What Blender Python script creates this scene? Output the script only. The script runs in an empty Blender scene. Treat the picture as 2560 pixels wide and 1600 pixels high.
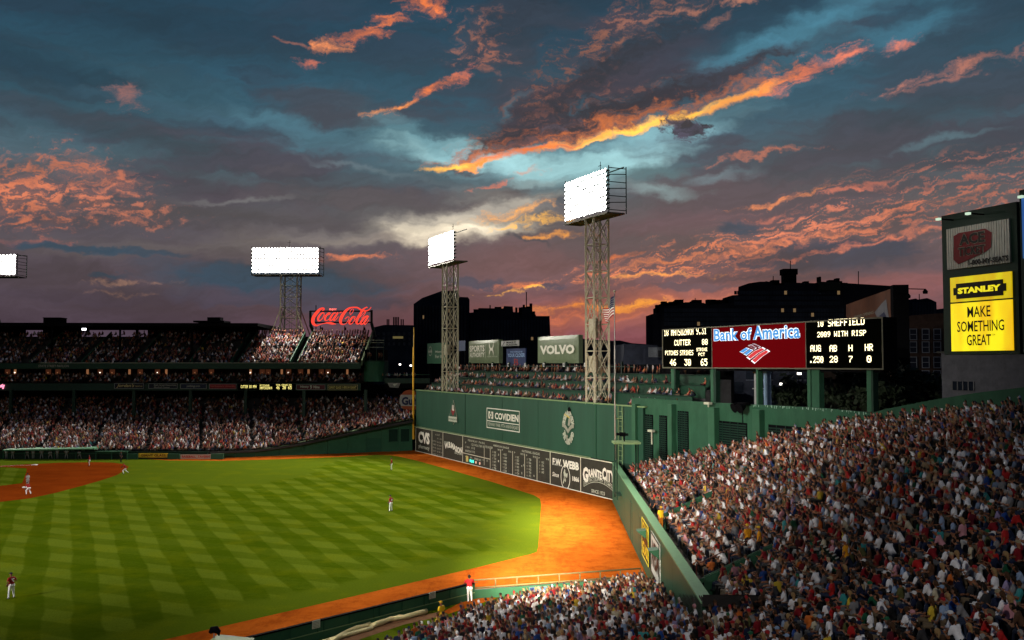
import bpy, bmesh, math, random
import numpy as np
from mathutils import Vector, Matrix, noise as mnoise
R = math.radians
random.seed(7)
rng = np.random.default_rng(7)
SC = bpy.context.scene
COL = SC.collection

# ------------------------------------------------------------------ camera
CAMZ, FPX, PITCH = 16.3, 2369.0, math.atan(110 / 2369.0)
cd = bpy.data.cameras.new('camera'); cam = bpy.data.objects.new('camera', cd); COL.objects.link(cam)
cd.sensor_width = 36.0; cd.lens = 36.0 * FPX / 2560.0; cd.clip_start = 0.5; cd.clip_end = 6000
cam.location = (0, 0, CAMZ); cam.rotation_euler = (math.pi / 2 + PITCH, 0, 0)
SC.camera = cam
SC.view_settings.view_transform = 'Standard'; SC.view_settings.look = 'None'
SC.view_settings.exposure = 0.0; SC.view_settings.gamma = 1.0
SC.cycles.max_bounces = 5; SC.cycles.diffuse_bounces = 2; SC.cycles.glossy_bounces = 2
SC.cycles.use_denoising = True
SC.cycles.caustics_reflective = False; SC.cycles.caustics_refractive = False
SC.cycles.sample_clamp_indirect = 3.0

def ray(px, py):
    """direction through a point measured on the photograph (2560 x 1600)"""
    a, b = (px - 1280.0), (800.0 - py)
    c, s = math.cos(PITCH), math.sin(PITCH)
    return Vector((a, FPX * c - b * s, FPX * s + b * c)).normalized()
def atY(px, py, Y):
    d = ray(px, py); t = Y / d.y
    return Vector((d.x * t, Y, CAMZ + d.z * t))
def atZ(px, py, z=0.0):
    d = ray(px, py); t = (z - CAMZ) / d.z
    return Vector((d.x * t, d.y * t, z))
def azel(px, py):
    d = ray(px, py)
    return math.degrees(math.atan2(d.x, d.y)), math.degrees(math.asin(d.z))

# ------------------------------------------------------------------ dusk sky, computed over azimuth and elevation
class Lattice:
    def __init__(self, seed):
        r = np.random.default_rng(seed); a = r.random((256, 256)) * 2 * np.pi
        self.gx = np.cos(a).astype(np.float32); self.gy = np.sin(a).astype(np.float32)
    def __call__(self, x, y):
        xi = np.floor(x); yi = np.floor(y); fx = (x - xi).astype(np.float32); fy = (y - yi).astype(np.float32)
        xi = xi.astype(np.int32); yi = yi.astype(np.int32)
        u = fx * fx * fx * (fx * (fx * 6 - 15) + 10); v = fy * fy * fy * (fy * (fy * 6 - 15) + 10)
        def g(i, j):
            I = (xi + i) & 255; J = (yi + j) & 255
            return self.gx[J, I] * (fx - i) + self.gy[J, I] * (fy - j)
        a = g(0, 0); a += (g(1, 0) - a) * u
        b = g(0, 1); b += (g(1, 1) - b) * u
        return a + (b - a) * v
def fbm(x, y, seed, octv, rough=0.55):
    s = 0; a = 1.0; t = 0
    for k in range(octv):
        s = s + a * Lattice(seed * 31 + k)(x * 2.03 ** k + 17.3 * k, y * 2.03 ** k + 5.1 * k); t += a; a *= rough
    return 0.5 + s / t * 1.15
def sstep(v, a, b):
    t = np.clip((v - a) / (b - a), 0, 1); return t * t * (3 - 2 * t)

def sky_rgb(az, el):
    A0, E0 = az, el
    X = az + (fbm(az * .3, el * .45, 1, 3) - .5) * 1.9 + (fbm(az * 1.2, el * 2.0, 2, 4, .6) - .5) * .75
    Y = el + (fbm(az * .3, el * .45, 3, 3) - .5) * .8 + (fbm(az * 1.2, el * 2.0, 4, 4, .6) - .5) * .36
    c14, s14 = math.cos(R(14)), math.sin(R(14))
    U = X * c14 + Y * s14; V = -X * s14 + Y * c14
    T = {}
    T['fine'] = fbm(U * .75, V * 2.2, 5, 6, .68)
    T['mott'] = fbm(X * 1.5, Y * 2.9, 6, 6, .66)
    T['puff'] = .5 + (fbm(U * 1.0 + .5 * V, V * 2.1, 7, 6, .66) - .5) * 3.2      # ridged: lit cauliflower edges
    T['streak'] = fbm(X * .11, Y * .50, 8, 6, .50)
    T['streak2'] = fbm(X * .12 + 31, Y * .7 + 7, 9, 6, .48)
    T['wisp'] = fbm(U * .35, V * 3.2, 10, 5, .6)
    T['rip'] = fbm(U * .8, V * 5.2, 12, 5, .6)
    broad = fbm(A0 * .08 + 9, E0 * .16 + 3, 11, 3, .5)
    # colour by height
    ks = np.array([0, 3.2, 6, 9, 11.5, 15, 19, 23, 40, 90.])
    cs = np.array([(.215, .062, .074), (.150, .066, .088), (.100, .068, .090), (.090, .088, .104), (.056, .104, .136), (.020, .084, .130), (.009, .050, .088), (.005, .030, .058), (.007, .030, .062), (.006, .022, .048)])
    C = np.stack([np.interp(el, ks, cs[:, i]) for i in range(3)], -1).astype(np.float32)
    def over(C, f, c):
        c = np.asarray(c, np.float32)
        return C + (c - C) * f[..., None]
    C = over(C, sstep(-az, -3, 20) * .9 * sstep(-el, -13, -3), (.050, .042, .066))
    C = over(C, sstep(az, 34, 90) * .85, (.022, .028, .048)); C = over(C, sstep(-az, 34, 80) * .85, (.020, .027, .048))
    def blob(C, px, py, rx, ry, ang, c, a=1.0, soft=.55, amp=.9, tex='mott', mottle=0.0):
        ca, ce = azel(px, py); ax, ay = rx / 41.3, ry / 41.3; t = R(ang); co, si = math.cos(t), math.sin(t)
        rad = max(ax, ay) * 1.9 + 2.5
        m = (np.abs(A0 - ca) < rad) & (np.abs(E0 - ce) < min(rad, abs(si) * ax * 1.9 + ay * 2.2 + 2.2))
        if not m.any(): return C
        r = np.where(m.any(1))[0]; k = np.where(m.any(0))[0]; sl = (slice(r[0], r[-1] + 1), slice(k[0], k[-1] + 1))
        qx, qy = X[sl] - ca, Y[sl] - ce
        ln = np.sqrt(((qx * co + qy * si) / ax) ** 2 + ((-qx * si + qy * co) / ay) ** 2)
        v = (T[tex][sl] - .5) * amp * 2.4 + 1.05 - ln
        f = sstep(v, -.15, soft + .25) * a
        if mottle:
            f = f * (1 - mottle + mottle * sstep(T['rip' if tex == 'wisp' else 'puff'][sl], .49 if tex == 'wisp' else .30, .66 if tex == 'wisp' else .95))
        out = C[sl]; cc = np.asarray(c, np.float32)
        if tex in ('fine', 'mott') and soft < .6:      # edges burn brighter or thin out
            pf = T['puff'][sl].clip(0, 1)[..., None]; sh = .42 + .95 * pf; cc = cc * sh * np.array([1, .92 + .16 * 1, 1])
        C[sl] = out + (cc - out) * f[..., None]
        return C
    # pale glow behind the thin high cloud
    for b in [(1230, 400, 420, 70, -9, (.20, .42, .47), .85), (1560, 350, 420, 50, 12, (.20, .43, .50), .8), (1500, 415, 190, 46, 8, (.34, .66, .70), .8), (1190, 405, 260, 42, -14, (.32, .58, .62), .8), (1700, 345, 150, 24, 14, (.30, .60, .68), .7),
              (700, 330, 420, 70, -14, (.060, .150, .200), .8), (1000, 330, 260, 60, -15, (.075, .19, .24), .7), (1950, 105, 430, 60, 14, (.060, .215, .30), .8), (2250, 60, 300, 60, 20, (.05, .18, .26), .7),
              (1120, 560, 330, 46, 4, (.36, .33, .29), .8), (1240, 500, 200, 34, 4, (.30, .30, .27), .7), (900, 590, 420, 40, 3, (.19, .17, .165), .7), (1170, 572, 150, 24, 2, (.95, .85, .62), .75), (1650, 440, 200, 36, -6, (.10, .21, .23), .7),
              (480, 620, 420, 40, 2, (.15, .13, .12), .55), (2420, 700, 260, 40, 5, (.24, .08, .095), .6), (2000, 740, 420, 46, 3, (.30, .09, .095), .7), (1620, 760, 380, 46, 2, (.46, .13, .085), .75), (1300, 640, 260, 60, 0, (.19, .09, .105), .7)]:
        C = blob(C, *b, soft=1.0, amp=.45, tex='streak2')
    # high streaky cloud, slate purple
    hi = lambda a, b, lo, hi_: np.asarray(lo, np.float32) + (np.asarray(hi_, np.float32) - np.asarray(lo, np.float32)) * sstep(el, a, b)[..., None]
    m1 = sstep(T['streak'] + (broad - .5) * .5, .46, .74) * .62 * sstep(el, 2, 9)
    C = C + (hi(6, 20, (.054, .046, .064), (.016, .032, .056)) - C) * m1[..., None]
    m2 = sstep(T['streak2'], .5, .78) * .5 * sstep(el, 3, 8)
    C = C + (hi(5, 18, (.075, .055, .07), (.016, .043, .070)) - C) * m2[..., None]
    SL = (.046, .042, .062); SLB = (.026, .042, .068); PUR = (.052, .036, .056); BL = (.016, .046, .084)
    dark = [(180, 190, 460, 80, -6, (.006, .026, .048), .75), (450, 70, 520, 80, -3, (.005, .026, .048), .65), (2450, 40, 260, 80, 10, (.008, .034, .058), .6), (220, 310, 420, 40, -10, SLB, .7), (420, 355, 480, 40, -12, (.03, .045, .062), .7),
            (700, 420, 420, 52, -8, SL, .9), (560, 470, 330, 40, -6, PUR, .7), (830, 260, 190, 50, 5, (.034, .046, .066), .8), (950, 300, 220, 34, 5, (.040, .044, .062), .7), (900, 500, 300, 46, -4, (.072, .06, .07), .8), (600, 540, 460, 30, -2, (.066, .056, .066), .7),
            (2260, 300, 420, 80, 10, (.026, .036, .054), .85), (2050, 400, 420, 70, 6, (.042, .042, .062), .85), (2420, 390, 330, 70, 8, (.030, .036, .056), .85), (1750, 490, 330, 70, 0, (.075, .056, .072), .85), (2100, 480, 420, 60, 6, (.062, .050, .068), .8),
            (2420, 230, 260, 30, 12, (.025, .045, .07), .8), (1600, 580, 330, 50, 0, (.105, .060, .078), .7), (1350, 660, 300, 36, 0, (.13, .066, .08), .6), (1300, 480, 140, 26, 10, (.09, .065, .07), .7),
            (1330, 60, 330, 100, 35, (.020, .032, .052), .85), (1640, 150, 330, 90, 24, (.030, .032, .052), .9), (1330, 290, 260, 80, 33, (.034, .026, .040), .97), (1420, 250, 200, 60, 32, (.028, .022, .034), .9), (1560, 268, 300, 46, 17, (.022, .018, .030), .98), (1720, 225, 230, 34, 18, (.024, .022, .036), .95), (1200, 370, 150, 34, 22, (.040, .026, .036), .9), (1900, 150, 240, 26, 17, (.030, .034, .055), .9), (1470, 170, 260, 90, 30, (.036, .030, .046), .9),
            (2340, 130, 200, 60, 10, (.018, .05, .08), .6), (1290, 170, 120, 70, 45, (.03, .04, .06), .6)]
    for b in dark: C = blob(C, *b, soft=.7, amp=.75, tex='streak')
    for b in [(1210, 398, 280, 34, -12, (.40, .72, .76), .9), (1500, 402, 190, 44, 8, (.40, .74, .78), .9), (1600, 345, 170, 20, 12, (.24, .50, .56), .8), (1090, 350, 170, 30, -22, (.16, .36, .42), .7), (1350, 455, 120, 16, 2, (.30, .40, .40), .6), (1650, 480, 130, 22, -8, (.20, .30, .31), .75), (1800, 440, 110, 16, 12, (.14, .22, .25), .6),
              (700, 300, 260, 22, -12, (.060, .17, .23), .65), (450, 270, 260, 18, -8, (.04, .12, .18), .5), (900, 420, 200, 12, -10, (.16, .22, .25), .5), (620, 500, 130, 8, 4, (.18, .18, .18), .5), (1150, 545, 240, 24, 6, (.42, .38, .32), .75), (1000, 600, 330, 18, 2, (.30, .25, .21), .6), (1170, 574, 190, 28, 2, (1.1, .95, .70), .9), (1330, 505, 150, 16, 8, (.50, .46, .38), .6),
              (1950, 95, 300, 30, 16, (.055, .21, .30), .7), (2350, 350, 160, 10, 6, (.10, .2, .24), .5), (2300, 60, 200, 40, 16, (.04, .17, .25), .6), (1280, 270, 50, 20, 40, (.10, .22, .28), .5)]:
        C = blob(C, *b, soft=.9, amp=.5, tex='streak2')
    # lit undersides
    OR, YL, PK, RD, DM = (1.0, .22, .048), (1.5, .72, .085), (.80, .20, .11), (.58, .14, .062), (.34, .12, .075)
    for b in [  # textured reddish undersides of the big cloud
              (1200, 372, 120, 34, 24, (.42, .12, .05), .8, .8), (1400, 260, 200, 50, 34, (.20, .07, .05), .7, .95), (1480, 110, 190, 40, 42, (.28, .10, .06), .75, .95), (1600, 70, 200, 34, 25, (.34, .13, .08), .7, .9), (1330, 215, 130, 36, 45, (.20, .075, .05), .7, .95), (1520, 310, 170, 30, 14, (.52, .15, .05), .8, .7),
              (1180, 90, 80, 44, 40, (.40, .15, .09), .7, .9), (1660, 20, 180, 26, 10, (.30, .12, .085), .6, .9), (1240, 130, 60, 50, 50, (.45, .15, .08), .6, .9), (1560, 235, 160, 22, 16, (.20, .075, .055), .6, .9),
              (120, 450, 180, 70, 5, (.56, .16, .085), .85, .92), (60, 500, 180, 60, 0, (.72, .19, .085), .9, .9), (270, 525, 190, 34, -3, (.56, .17, .10), .85, .92), (250, 440, 110, 40, -20, (.55, .16, .09), .7, .7), (60, 418, 110, 26, 0, (.42, .14, .085), .7, .8), (75, 604, 70, 9, 2, (.34, .10, .08), .7, .4),
              ]:
        *q, mo = b; C = blob(C, *q, soft=.8, amp=.8, tex='fine', mottle=mo)
    for b in [(2150, 560, 560, 80, 13, (.62, .17, .10), .9), (2450, 490, 280, 80, 12, (.50, .15, .10), .85), (1800, 632, 360, 44, 9, (.80, .22, .10), .95), (2300, 420, 280, 22, 8, (.42, .14, .10), .7), (1600, 690, 260, 22, 4, (.85, .24, .10), .9), (2000, 590, 300, 40, 12, (.72, .20, .11), .9)]:
        C = blob(C, *b, soft=1.1, amp=.6, tex='wisp', mottle=.98)
    # low blue banks against the glow
    for b in [(740, 702, 285, 46, -2, BL, 1), (700, 670, 150, 22, 2, BL, 1), (600, 740, 260, 20, 0, (.035, .045, .082), .8), (900, 760, 240, 24, 0, (.04, .045, .08), .8), (2040, 642, 250, 38, 0, (.020, .036, .068), 1), (2160, 622, 110, 22, 0, (.020, .036, .068), 1), (1960, 690, 200, 24, 0, (.045, .045, .075), .8), (1850, 574, 52, 17, 0, BL, .95), (170, 622, 120, 11, -3, BL, .9),
              (360, 636, 100, 9, -3, BL, .8), (265, 690, 70, 6, 0, BL, .8), (1190, 700, 75, 15, 0, (.045, .05, .085), .9), (1390, 715, 40, 8, 0, (.05, .05, .085), .9), (1320, 603, 70, 9, -14, (.05, .055, .08), .9), (1740, 715, 130, 8, 0, (.07, .06, .09), .8), (330, 745, 330, 22, 1, (.055, .042, .07), .7)]:
        C = blob(C, *b, soft=.34, amp=.45, tex='streak')
    for b in [(1500, 800, 380, 46, 2, (.44, .13, .088), .55), (1250, 780, 220, 36, 0, (.30, .095, .095), .5)]:
        C = blob(C, *b, soft=1.2, amp=.4, tex='streak2')
    DK = (.020, .018, .029)
    for b in [(1290, 335, 200, 40, 28, DK, .9), (1500, 282, 190, 34, 17, DK, .95), (1680, 236, 210, 30, 17, DK, .95), (1850, 178, 160, 20, 19, (.026, .028, .042), .9), (1450, 215, 150, 44, 30, DK, .75), (1560, 150, 220, 40, 28, (.018, .022, .034), .8), (1300, 20, 150, 50, 30, (.014, .024, .04), .7)]:
        C = blob(C, *b, soft=.9, amp=.6, tex='mott')
    for b in [(1330, 352, 180, 26, 14, (.50, .12, .035), .75), (1560, 300, 220, 24, 13, (.62, .15, .03), .8), (1800, 232, 180, 22, 19, (.55, .14, .035), .75), (1190, 396, 120, 20, 12, (.55, .13, .035), .7)]:
        C = blob(C, *b, soft=1.3, amp=.9, tex='fine')
    for b in [(1150, 416, 120, 10, 6, YL, 1), (1250, 398, 100, 12, 14, OR, .9), (1380, 372, 110, 12, 10, OR, 1), (1490, 346, 100, 12, 9, (1.1, .44, .07), 1), (1610, 316, 120, 13, 11, YL, 1), (1740, 279, 130, 15, 16, YL, 1), (1860, 238, 110, 15, 20, (1.1, .40, .07), 1)]:
        C = blob(C, *b, soft=.7, amp=.38, tex='fine')
    for b in [(1960, 192, 80, 24, 24, OR, 1),
              (2040, 165, 60, 26, 20, PK, .9), (2130, 138, 42, 18, 10, PK, .95), (2250, 112, 52, 14, 3, PK, .8), (1950, 226, 50, 12, 0, PK, .8), (1500, 352, 180, 5, 11, (1.2, .62, .14), .9),
              (1000, 270, 78, 12, 11, (1, .32, .07), 1), (1090, 228, 78, 15, 30, OR, .9), (1160, 190, 48, 16, 32, PK, .8), (1055, 12, 58, 26, -10, OR, .95), (970, 52, 42, 18, 10, OR, .9), (925, 92, 62, 16, 5, OR, .85), (835, 116, 52, 18, 5, (1, .30, .09), .9), (770, 158, 34, 11, 3, PK, .85), (745, 108, 40, 6, -5, DM, .8), (308, 238, 44, 26, -8, (.36, .15, .13), .85),
              (1290, 532, 120, 15, 12, (1, .42, .09), .95), (1340, 556, 110, 11, 9, YL, .95), (1390, 590, 90, 8, 5, (1, .38, .07), .9), (1230, 470, 60, 7, 16, PK, .8), (1325, 425, 60, 8, 14, (.7, .3, .2), .7), (885, 648, 78, 11, 6, (.85, .22, .08), .95), (300, 705, 100, 6, 2, (.36, .19, .13), .7), (290, 733, 90, 5, 0, (.26, .14, .11), .7),
              (1970, 496, 115, 9, 9, (.95, .28, .09), .95), (2140, 475, 90, 7, 10, PK, .8), (1900, 392, 110, 8, 6, (.70, .2, .10), .8), (1900, 545, 60, 8, 10, PK, .6), (1660, 655, 190, 8, 7, (.95, .26, .09), .85), (1640, 690, 130, 7, 2, (1, .36, .08), .9), (1540, 640, 60, 6, 5, OR, .8), (2120, 555, 340, 8, 11, (.8, .22, .11), .8), (2260, 590, 280, 7, 9, (.75, .2, .11), .8), (1960, 610, 260, 9, 9, (.80, .22, .10), .8),
              (1480, 772, 240, 13, 3, (1, .30, .055), .95), (1600, 762, 110, 12, 2, (1, .38, .06), .9), (1290, 712, 90, 10, 0, (.85, .22, .07), .85), (1270, 730, 80, 5, 3, (1, .45, .09), .9), (1370, 795, 130, 8, 2, (.75, .18, .07), .8), (1480, 800, 190, 6, 2, (.6, .16, .08), .7), (1740, 745, 160, 6, 0, (.6, .17, .11), .7), (1350, 720, 40, 6, 5, YL, .8),
              (2400, 172, 170, 11, 9, (.58, .2, .13), .8), (2350, 205, 120, 7, 8, (.4, .15, .11), .6), (1780, 50, 60, 9, 18, (.5, .2, .13), .7), (1860, 4, 70, 12, 0, (.8, .3, .16), .8), (1700, 22, 50, 8, 0, (.5, .2, .13), .6), (1960, 645, 70, 5, 0, PK, .6)]:
        C = blob(C, *b, soft=.95, amp=.85, tex='fine', mottle=.35)
    for b in [(1715, 315, 58, 26, -3, (.042, .032, .06), .97), (1400, 318, 60, 16, 16, (.05, .034, .05), .8), (1290, 362, 50, 12, 16, (.05, .034, .05), .7)]:
        C = blob(C, *b, soft=.22, amp=.6)
    tone = (0.84 + .34 * sstep(T['streak'], .25, .75)) * (0.95 + .10 * sstep(T['wisp'], .3, .7))
    C = C * tone[..., None]
    C = over(C, sstep(-el, 0.6, 4), (.015, .013, .018))
    return C

def build_world():
    W = bpy.data.worlds.new('World'); SC.world = W; W.use_nodes = True
    nt = W.node_tree; N = nt.nodes; L = nt.links; N.clear()
    def grid(name, a0, a1, e0, e1, w, h):
        az = np.linspace(a0, a1, w, endpoint=False) + (a1 - a0) / w / 2; el = np.linspace(e0, e1, h, endpoint=False) + (e1 - e0) / h / 2
        A, E = np.meshgrid(az.astype(np.float32), el.astype(np.float32))
        im = bpy.data.images.new(name, w, h, float_buffer=True); im.colorspace_settings.name = 'Linear Rec.709'
        px = np.ones((h, w, 4), np.float32); px[..., :3] = sky_rgb(A, E).clip(0, 4); im.pixels.foreach_set(px.ravel()); im.pack()
        return im
    front = grid('sky_clouds_ahead', -42, 42, -4, 38, 2048, 1024)
    allr = grid('sky_clouds_around', -180, 180, -90, 90, 720, 360)
    def n(t, **k):
        o = N.new(t)
        for a, b in k.items(): setattr(o, a, b)
        return o
    def m(op, a, b=None, c=None, clamp=False):
        o = n('ShaderNodeMath', operation=op, use_clamp=clamp)
        for i, v in enumerate((a, b, c)):
            if isinstance(v, bpy.types.NodeSocket): L.new(v, o.inputs[i])
            elif v is not None: o.inputs[i].default_value = v
        return o.outputs[0]
    tc = n('ShaderNodeTexCoord'); sp = n('ShaderNodeSeparateXYZ'); L.new(tc.outputs['Generated'], sp.inputs[0]); x, y, z = sp.outputs
    az = m('MULTIPLY', m('ARCTAN2', x, y), 57.29578); el = m('MULTIPLY', m('ARCSINE', z), 57.29578)
    def tex(im, a0, a1, e0, e1):
        cb = n('ShaderNodeCombineXYZ'); L.new(m('MULTIPLY_ADD', az, 1 / (a1 - a0), -a0 / (a1 - a0)), cb.inputs[0]); L.new(m('MULTIPLY_ADD', el, 1 / (e1 - e0), -e0 / (e1 - e0)), cb.inputs[1])
        t = n('ShaderNodeTexImage', image=im, extension='EXTEND'); L.new(cb.outputs[0], t.inputs[0]); return t.outputs[0]
    inside = m('MULTIPLY', m('MULTIPLY_ADD', m('ABSOLUTE', az), -.3, 12.3, True), m('MULTIPLY', m('MULTIPLY_ADD', el, .5, 1.5, True), m('MULTIPLY_ADD', el, -.3, 11.1, True)))
    mx = n('ShaderNodeMix', data_type='RGBA'); L.new(inside, mx.inputs[0]); L.new(tex(allr, -180, 180, -90, 90), mx.inputs[6]); L.new(tex(front, -42, 42, -4, 38), mx.inputs[7])
    sky = n('ShaderNodeTexSky', sky_type='NISHITA', sun_disc=False); sky.sun_elevation = R(-1.0); sky.sun_rotation = R(12); sky.dust_density = 3
    bg2 = n('ShaderNodeBackground'); L.new(sky.outputs[0], bg2.inputs[0]); bg2.inputs[1].default_value = 0.05
    bg = n('ShaderNodeBackground'); L.new(mx.outputs[2], bg.inputs[0]); bg.inputs[1].default_value = 1.0
    ad = n('ShaderNodeAddShader'); L.new(bg.outputs[0], ad.inputs[0]); L.new(bg2.outputs[0], ad.inputs[1])
    out = n('ShaderNodeOutputWorld'); L.new(ad.outputs[0], out.inputs[0])
    W.cycles.sampling_method = 'MANUAL'; W.cycles.sample_map_resolution = 512
build_world()
# ------------------------------------------------------------------ stadium floodlights (at lamp banks, with some added unseen spots)
def spot(name, loc, aim, power, cone, blend=.6, col=(1, .93, .80), rad=1.0):
    l = bpy.data.lights.new(name, 'SPOT'); l.energy = power; l.spot_size = R(cone); l.spot_blend = blend; l.color = col; l.shadow_soft_size = rad
    o = bpy.data.objects.new(name, l); COL.objects.link(o); o.location = loc
    o.rotation_euler = (Vector(aim) - Vector(loc)).to_track_quat('-Z', 'Y').to_euler(); return o
# banks in the picture
spot('floodlight', (-12.6, 160.2, 37), (-50, 118, 0), 110000, 115)
spot('floodlight', (8.0, 114.5, 38), (-30, 85, 0), 62000, 110)
spot('floodlight', (-48.5, 201, 38.5), (-50, 120, 0), 90000, 150)
spot('floodlight', (-112, 198, 37.5), (-60, 110, 0), 100000, 110)
# banks of the other roofs, outside the picture to the left and behind
spot('floodlight', (-150, 70, 40), (-45, 108, 0), 380000, 46, 1.0)
spot('floodlight', (-95, 5, 40), (-34, 104, 0), 430000, 42, 1.0)
spot('floodlight', (-95, 5, 40), (2, 118, 5), 190000, 30, 1.0)
spot('floodlight', (-60, 10, 42), (9, 95, 4), 440000, 31, 1.0)
spot('floodlight', (-95, 5, 40), (24, 86, 9), 240000, 24, 1.0)  # extra beam added to brighten the right bleacher crowd
spot('floodlight', (-95, 5, 40), (-78, 187, 16), 80000, 30, 1.0)  # extra beam added to lift the upper deck crowd
spot('floodlight', (-60, 10, 42), (1, 62, 1), 100000, 26, 1.0)
# narrow unseen spots added to make bright pools on the clay corner
spot('floodlight', (5, -22, 44), (4.4, 97, 0), 11000000, 5.5, 1.0, (1, .86, .60), 3.5)
spot('floodlight', (5, -22, 44), (.8, 74.5, 0), 9000000, 4.0, 1.0, (1, .86, .60), 3.5)
spot('floodlight', (5, -22, 44), (4.5, 84, 0), 900000, 11, 1.0, (1, .86, .62), 3.5)
spot('floodlight', (5, -22, 44), (0, 62, 0), 36000, 52, .9)  # wide fill added for the bullpen fence and front rows
# ------------------------------------------------------------------ materials
_M = {}
def mat(name, col=(.5, .5, .5), rough=.6, var=.18, scale=3.0, bump=0.0, emit=None, estr=1.0, metal=0.0, spec=.15, streak=None):
    if name in _M: return _M[name]
    m = bpy.data.materials.new(name); m.use_nodes = True; _M[name] = m
    nt = m.node_tree; N = nt.nodes; L = nt.links
    b = N['Principled BSDF']; b.inputs['Roughness'].default_value = rough; b.inputs['Metallic'].default_value = metal
    b.inputs['Specular IOR Level'].default_value = spec
    b.inputs['Base Color'].default_value = (*col, 1)
    if emit is not None:
        b.inputs['Emission Color'].default_value = (*emit, 1); b.inputs['Emission Strength'].default_value = estr
    if var:
        tc = N.new('ShaderNodeTexCoord'); mp = N.new('ShaderNodeMapping'); L.new(tc.outputs['Object'], mp.inputs[0])
        if streak: mp.inputs['Scale'].default_value = streak
        nz = N.new('ShaderNodeTexNoise'); L.new(mp.outputs[0], nz.inputs['Vector']); nz.inputs['Scale'].default_value = scale; nz.inputs['Detail'].default_value = 6; nz.inputs['Roughness'].default_value = .65
        mr = N.new('ShaderNodeMapRange'); L.new(nz.outputs['Fac'], mr.inputs[0]); mr.inputs['From Min'].default_value = .3; mr.inputs['From Max'].default_value = .7
        mr.inputs['To Min'].default_value = 1 - var; mr.inputs['To Max'].default_value = 1 + var
        hs = N.new('ShaderNodeHueSaturation'); hs.inputs['Color'].default_value = (*col, 1); L.new(mr.outputs[0], hs.inputs['Value']); L.new(hs.outputs[0], b.inputs['Base Color'])
        if bump:
            bp = N.new('ShaderNodeBump'); bp.inputs['Strength'].default_value = bump; bp.inputs['Distance'].default_value = .05; L.new(nz.outputs['Fac'], bp.inputs['Height']); L.new(bp.outputs[0], b.inputs['Normal'])
    return m

GREEN = mat('green_painted_wall', (.018, .070, .040), .55, .16, .6, 0, streak=(1, 1, .25))
GREENP = mat('green_padding', (.026, .090, .050), .5, .12, .8)
GREEND = mat('dark_green_steel', (.008, .028, .018), .5, .15, 2)
GREENC = mat('green_concrete', (.022, .078, .044), .7, .22, .9, .25, streak=(1, 1, .45))
GREENT = mat('pale_green_cap', (.18, .27, .13), .5, .15, 2)
SHUT = mat('slatted_shutter_green', (.005, .024, .016), .6, .2, 3)
SLATE = mat('scoreboard_slate', (.030, .029, .022), .6, .25, 1.2)
WLINE = mat('white_board_line', (.62, .60, .48), .6, .1)
LETTER = mat('white_lettering', (.70, .68, .60), .6, .08)
LETTERD = mat('faded_lettering', (.42, .44, .36), .6, .1)
LETTERG = mat('grey_lettering', (.26, .26, .21), .6, .15)
CREAM = mat('cream_steel', (.42, .39, .29), .5, .2, 4)
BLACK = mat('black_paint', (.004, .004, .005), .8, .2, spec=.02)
DARK = mat('dark_masonry', (.022, .021, .027), .8, .3, .2, spec=0)
DARK2 = mat('dark_blue_masonry', (.016, .022, .034), .8, .3, .2, spec=0)
BRICK = mat('brown_brick', (.045, .026, .020), .85, .35, 1.5)
DGLASS = mat('dark_window_glass', (.012, .016, .025), .15, 0)
FRAMEW = mat('pale_window_frame', (.16, .17, .20), .6, .1)
CONC = mat('concrete_steps', (.030, .028, .028), .85, .3, 1.5, .3)
CONCD = mat('dark_walkway', (.050, .048, .052), .8, .25, 1.2)
GREY = mat('grey_corrugated_metal', (.24, .24, .27), .7, .2, 1.5)
YELLOWP = mat('yellow_pole_paint', (.75, .42, .04), .45, .08)
RED = mat('red_paint', (.45, .03, .03), .5, .1)
REDRAIL = mat('red_brown_rail', (.09, .02, .015), .5, .1)
GOLDR = mat('tan_rail', (.13, .105, .045), .8, .1)
WHITE = mat('white_vinyl', (.80, .80, .80), .5, .06)
TARP = mat('cream_tarpaulin', (.75, .66, .36), .6, .15, 2, .4)
LEDW = mat('led_warm', (.02, .02, .02), .6, 0, emit=(1, .86, .50), estr=3.2)
LEDY = mat('led_yellow', (.02, .02, .02), .6, 0, emit=(1, .85, .25), estr=1.6)
LEDBOARD = mat('led_black_board', (.002, .002, .0015), .9, .2, 8, spec=0)

# ------------------------------------------------------------------ mesh building
def tag(o, label=None, cat=None, group=None, kind=None):
    if label: o['label'] = label
    if cat: o['category'] = cat
    if group: o['group'] = group
    if kind: o['kind'] = kind
    return o
def empty(name, loc, label=None, cat=None, group=None, kind=None, rz=0.0):
    o = bpy.data.objects.new(name, None); COL.objects.link(o); o.location = loc; o.rotation_euler = (0, 0, rz); o.empty_display_size = .3
    return tag(o, label, cat, group, kind)
def link(me, name, material, parent=None, label=None, cat=None, group=None, kind=None, smooth=False):
    """world-space mesh data linked as an object; a parent keeps its place"""
    o = bpy.data.objects.new(name, me); COL.objects.link(o)
    if material is not None and not me.materials:
        for m in (material if isinstance(material, (list, tuple)) else [material]): me.materials.append(m)
    if parent is not None:
        o.parent = parent; o.matrix_parent_inverse = Matrix.LocRotScale(parent.location, parent.rotation_euler, parent.scale).inverted()
    if smooth:
        for p in me.polygons: p.use_smooth = True
    return tag(o, label, cat, group, kind)
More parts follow.
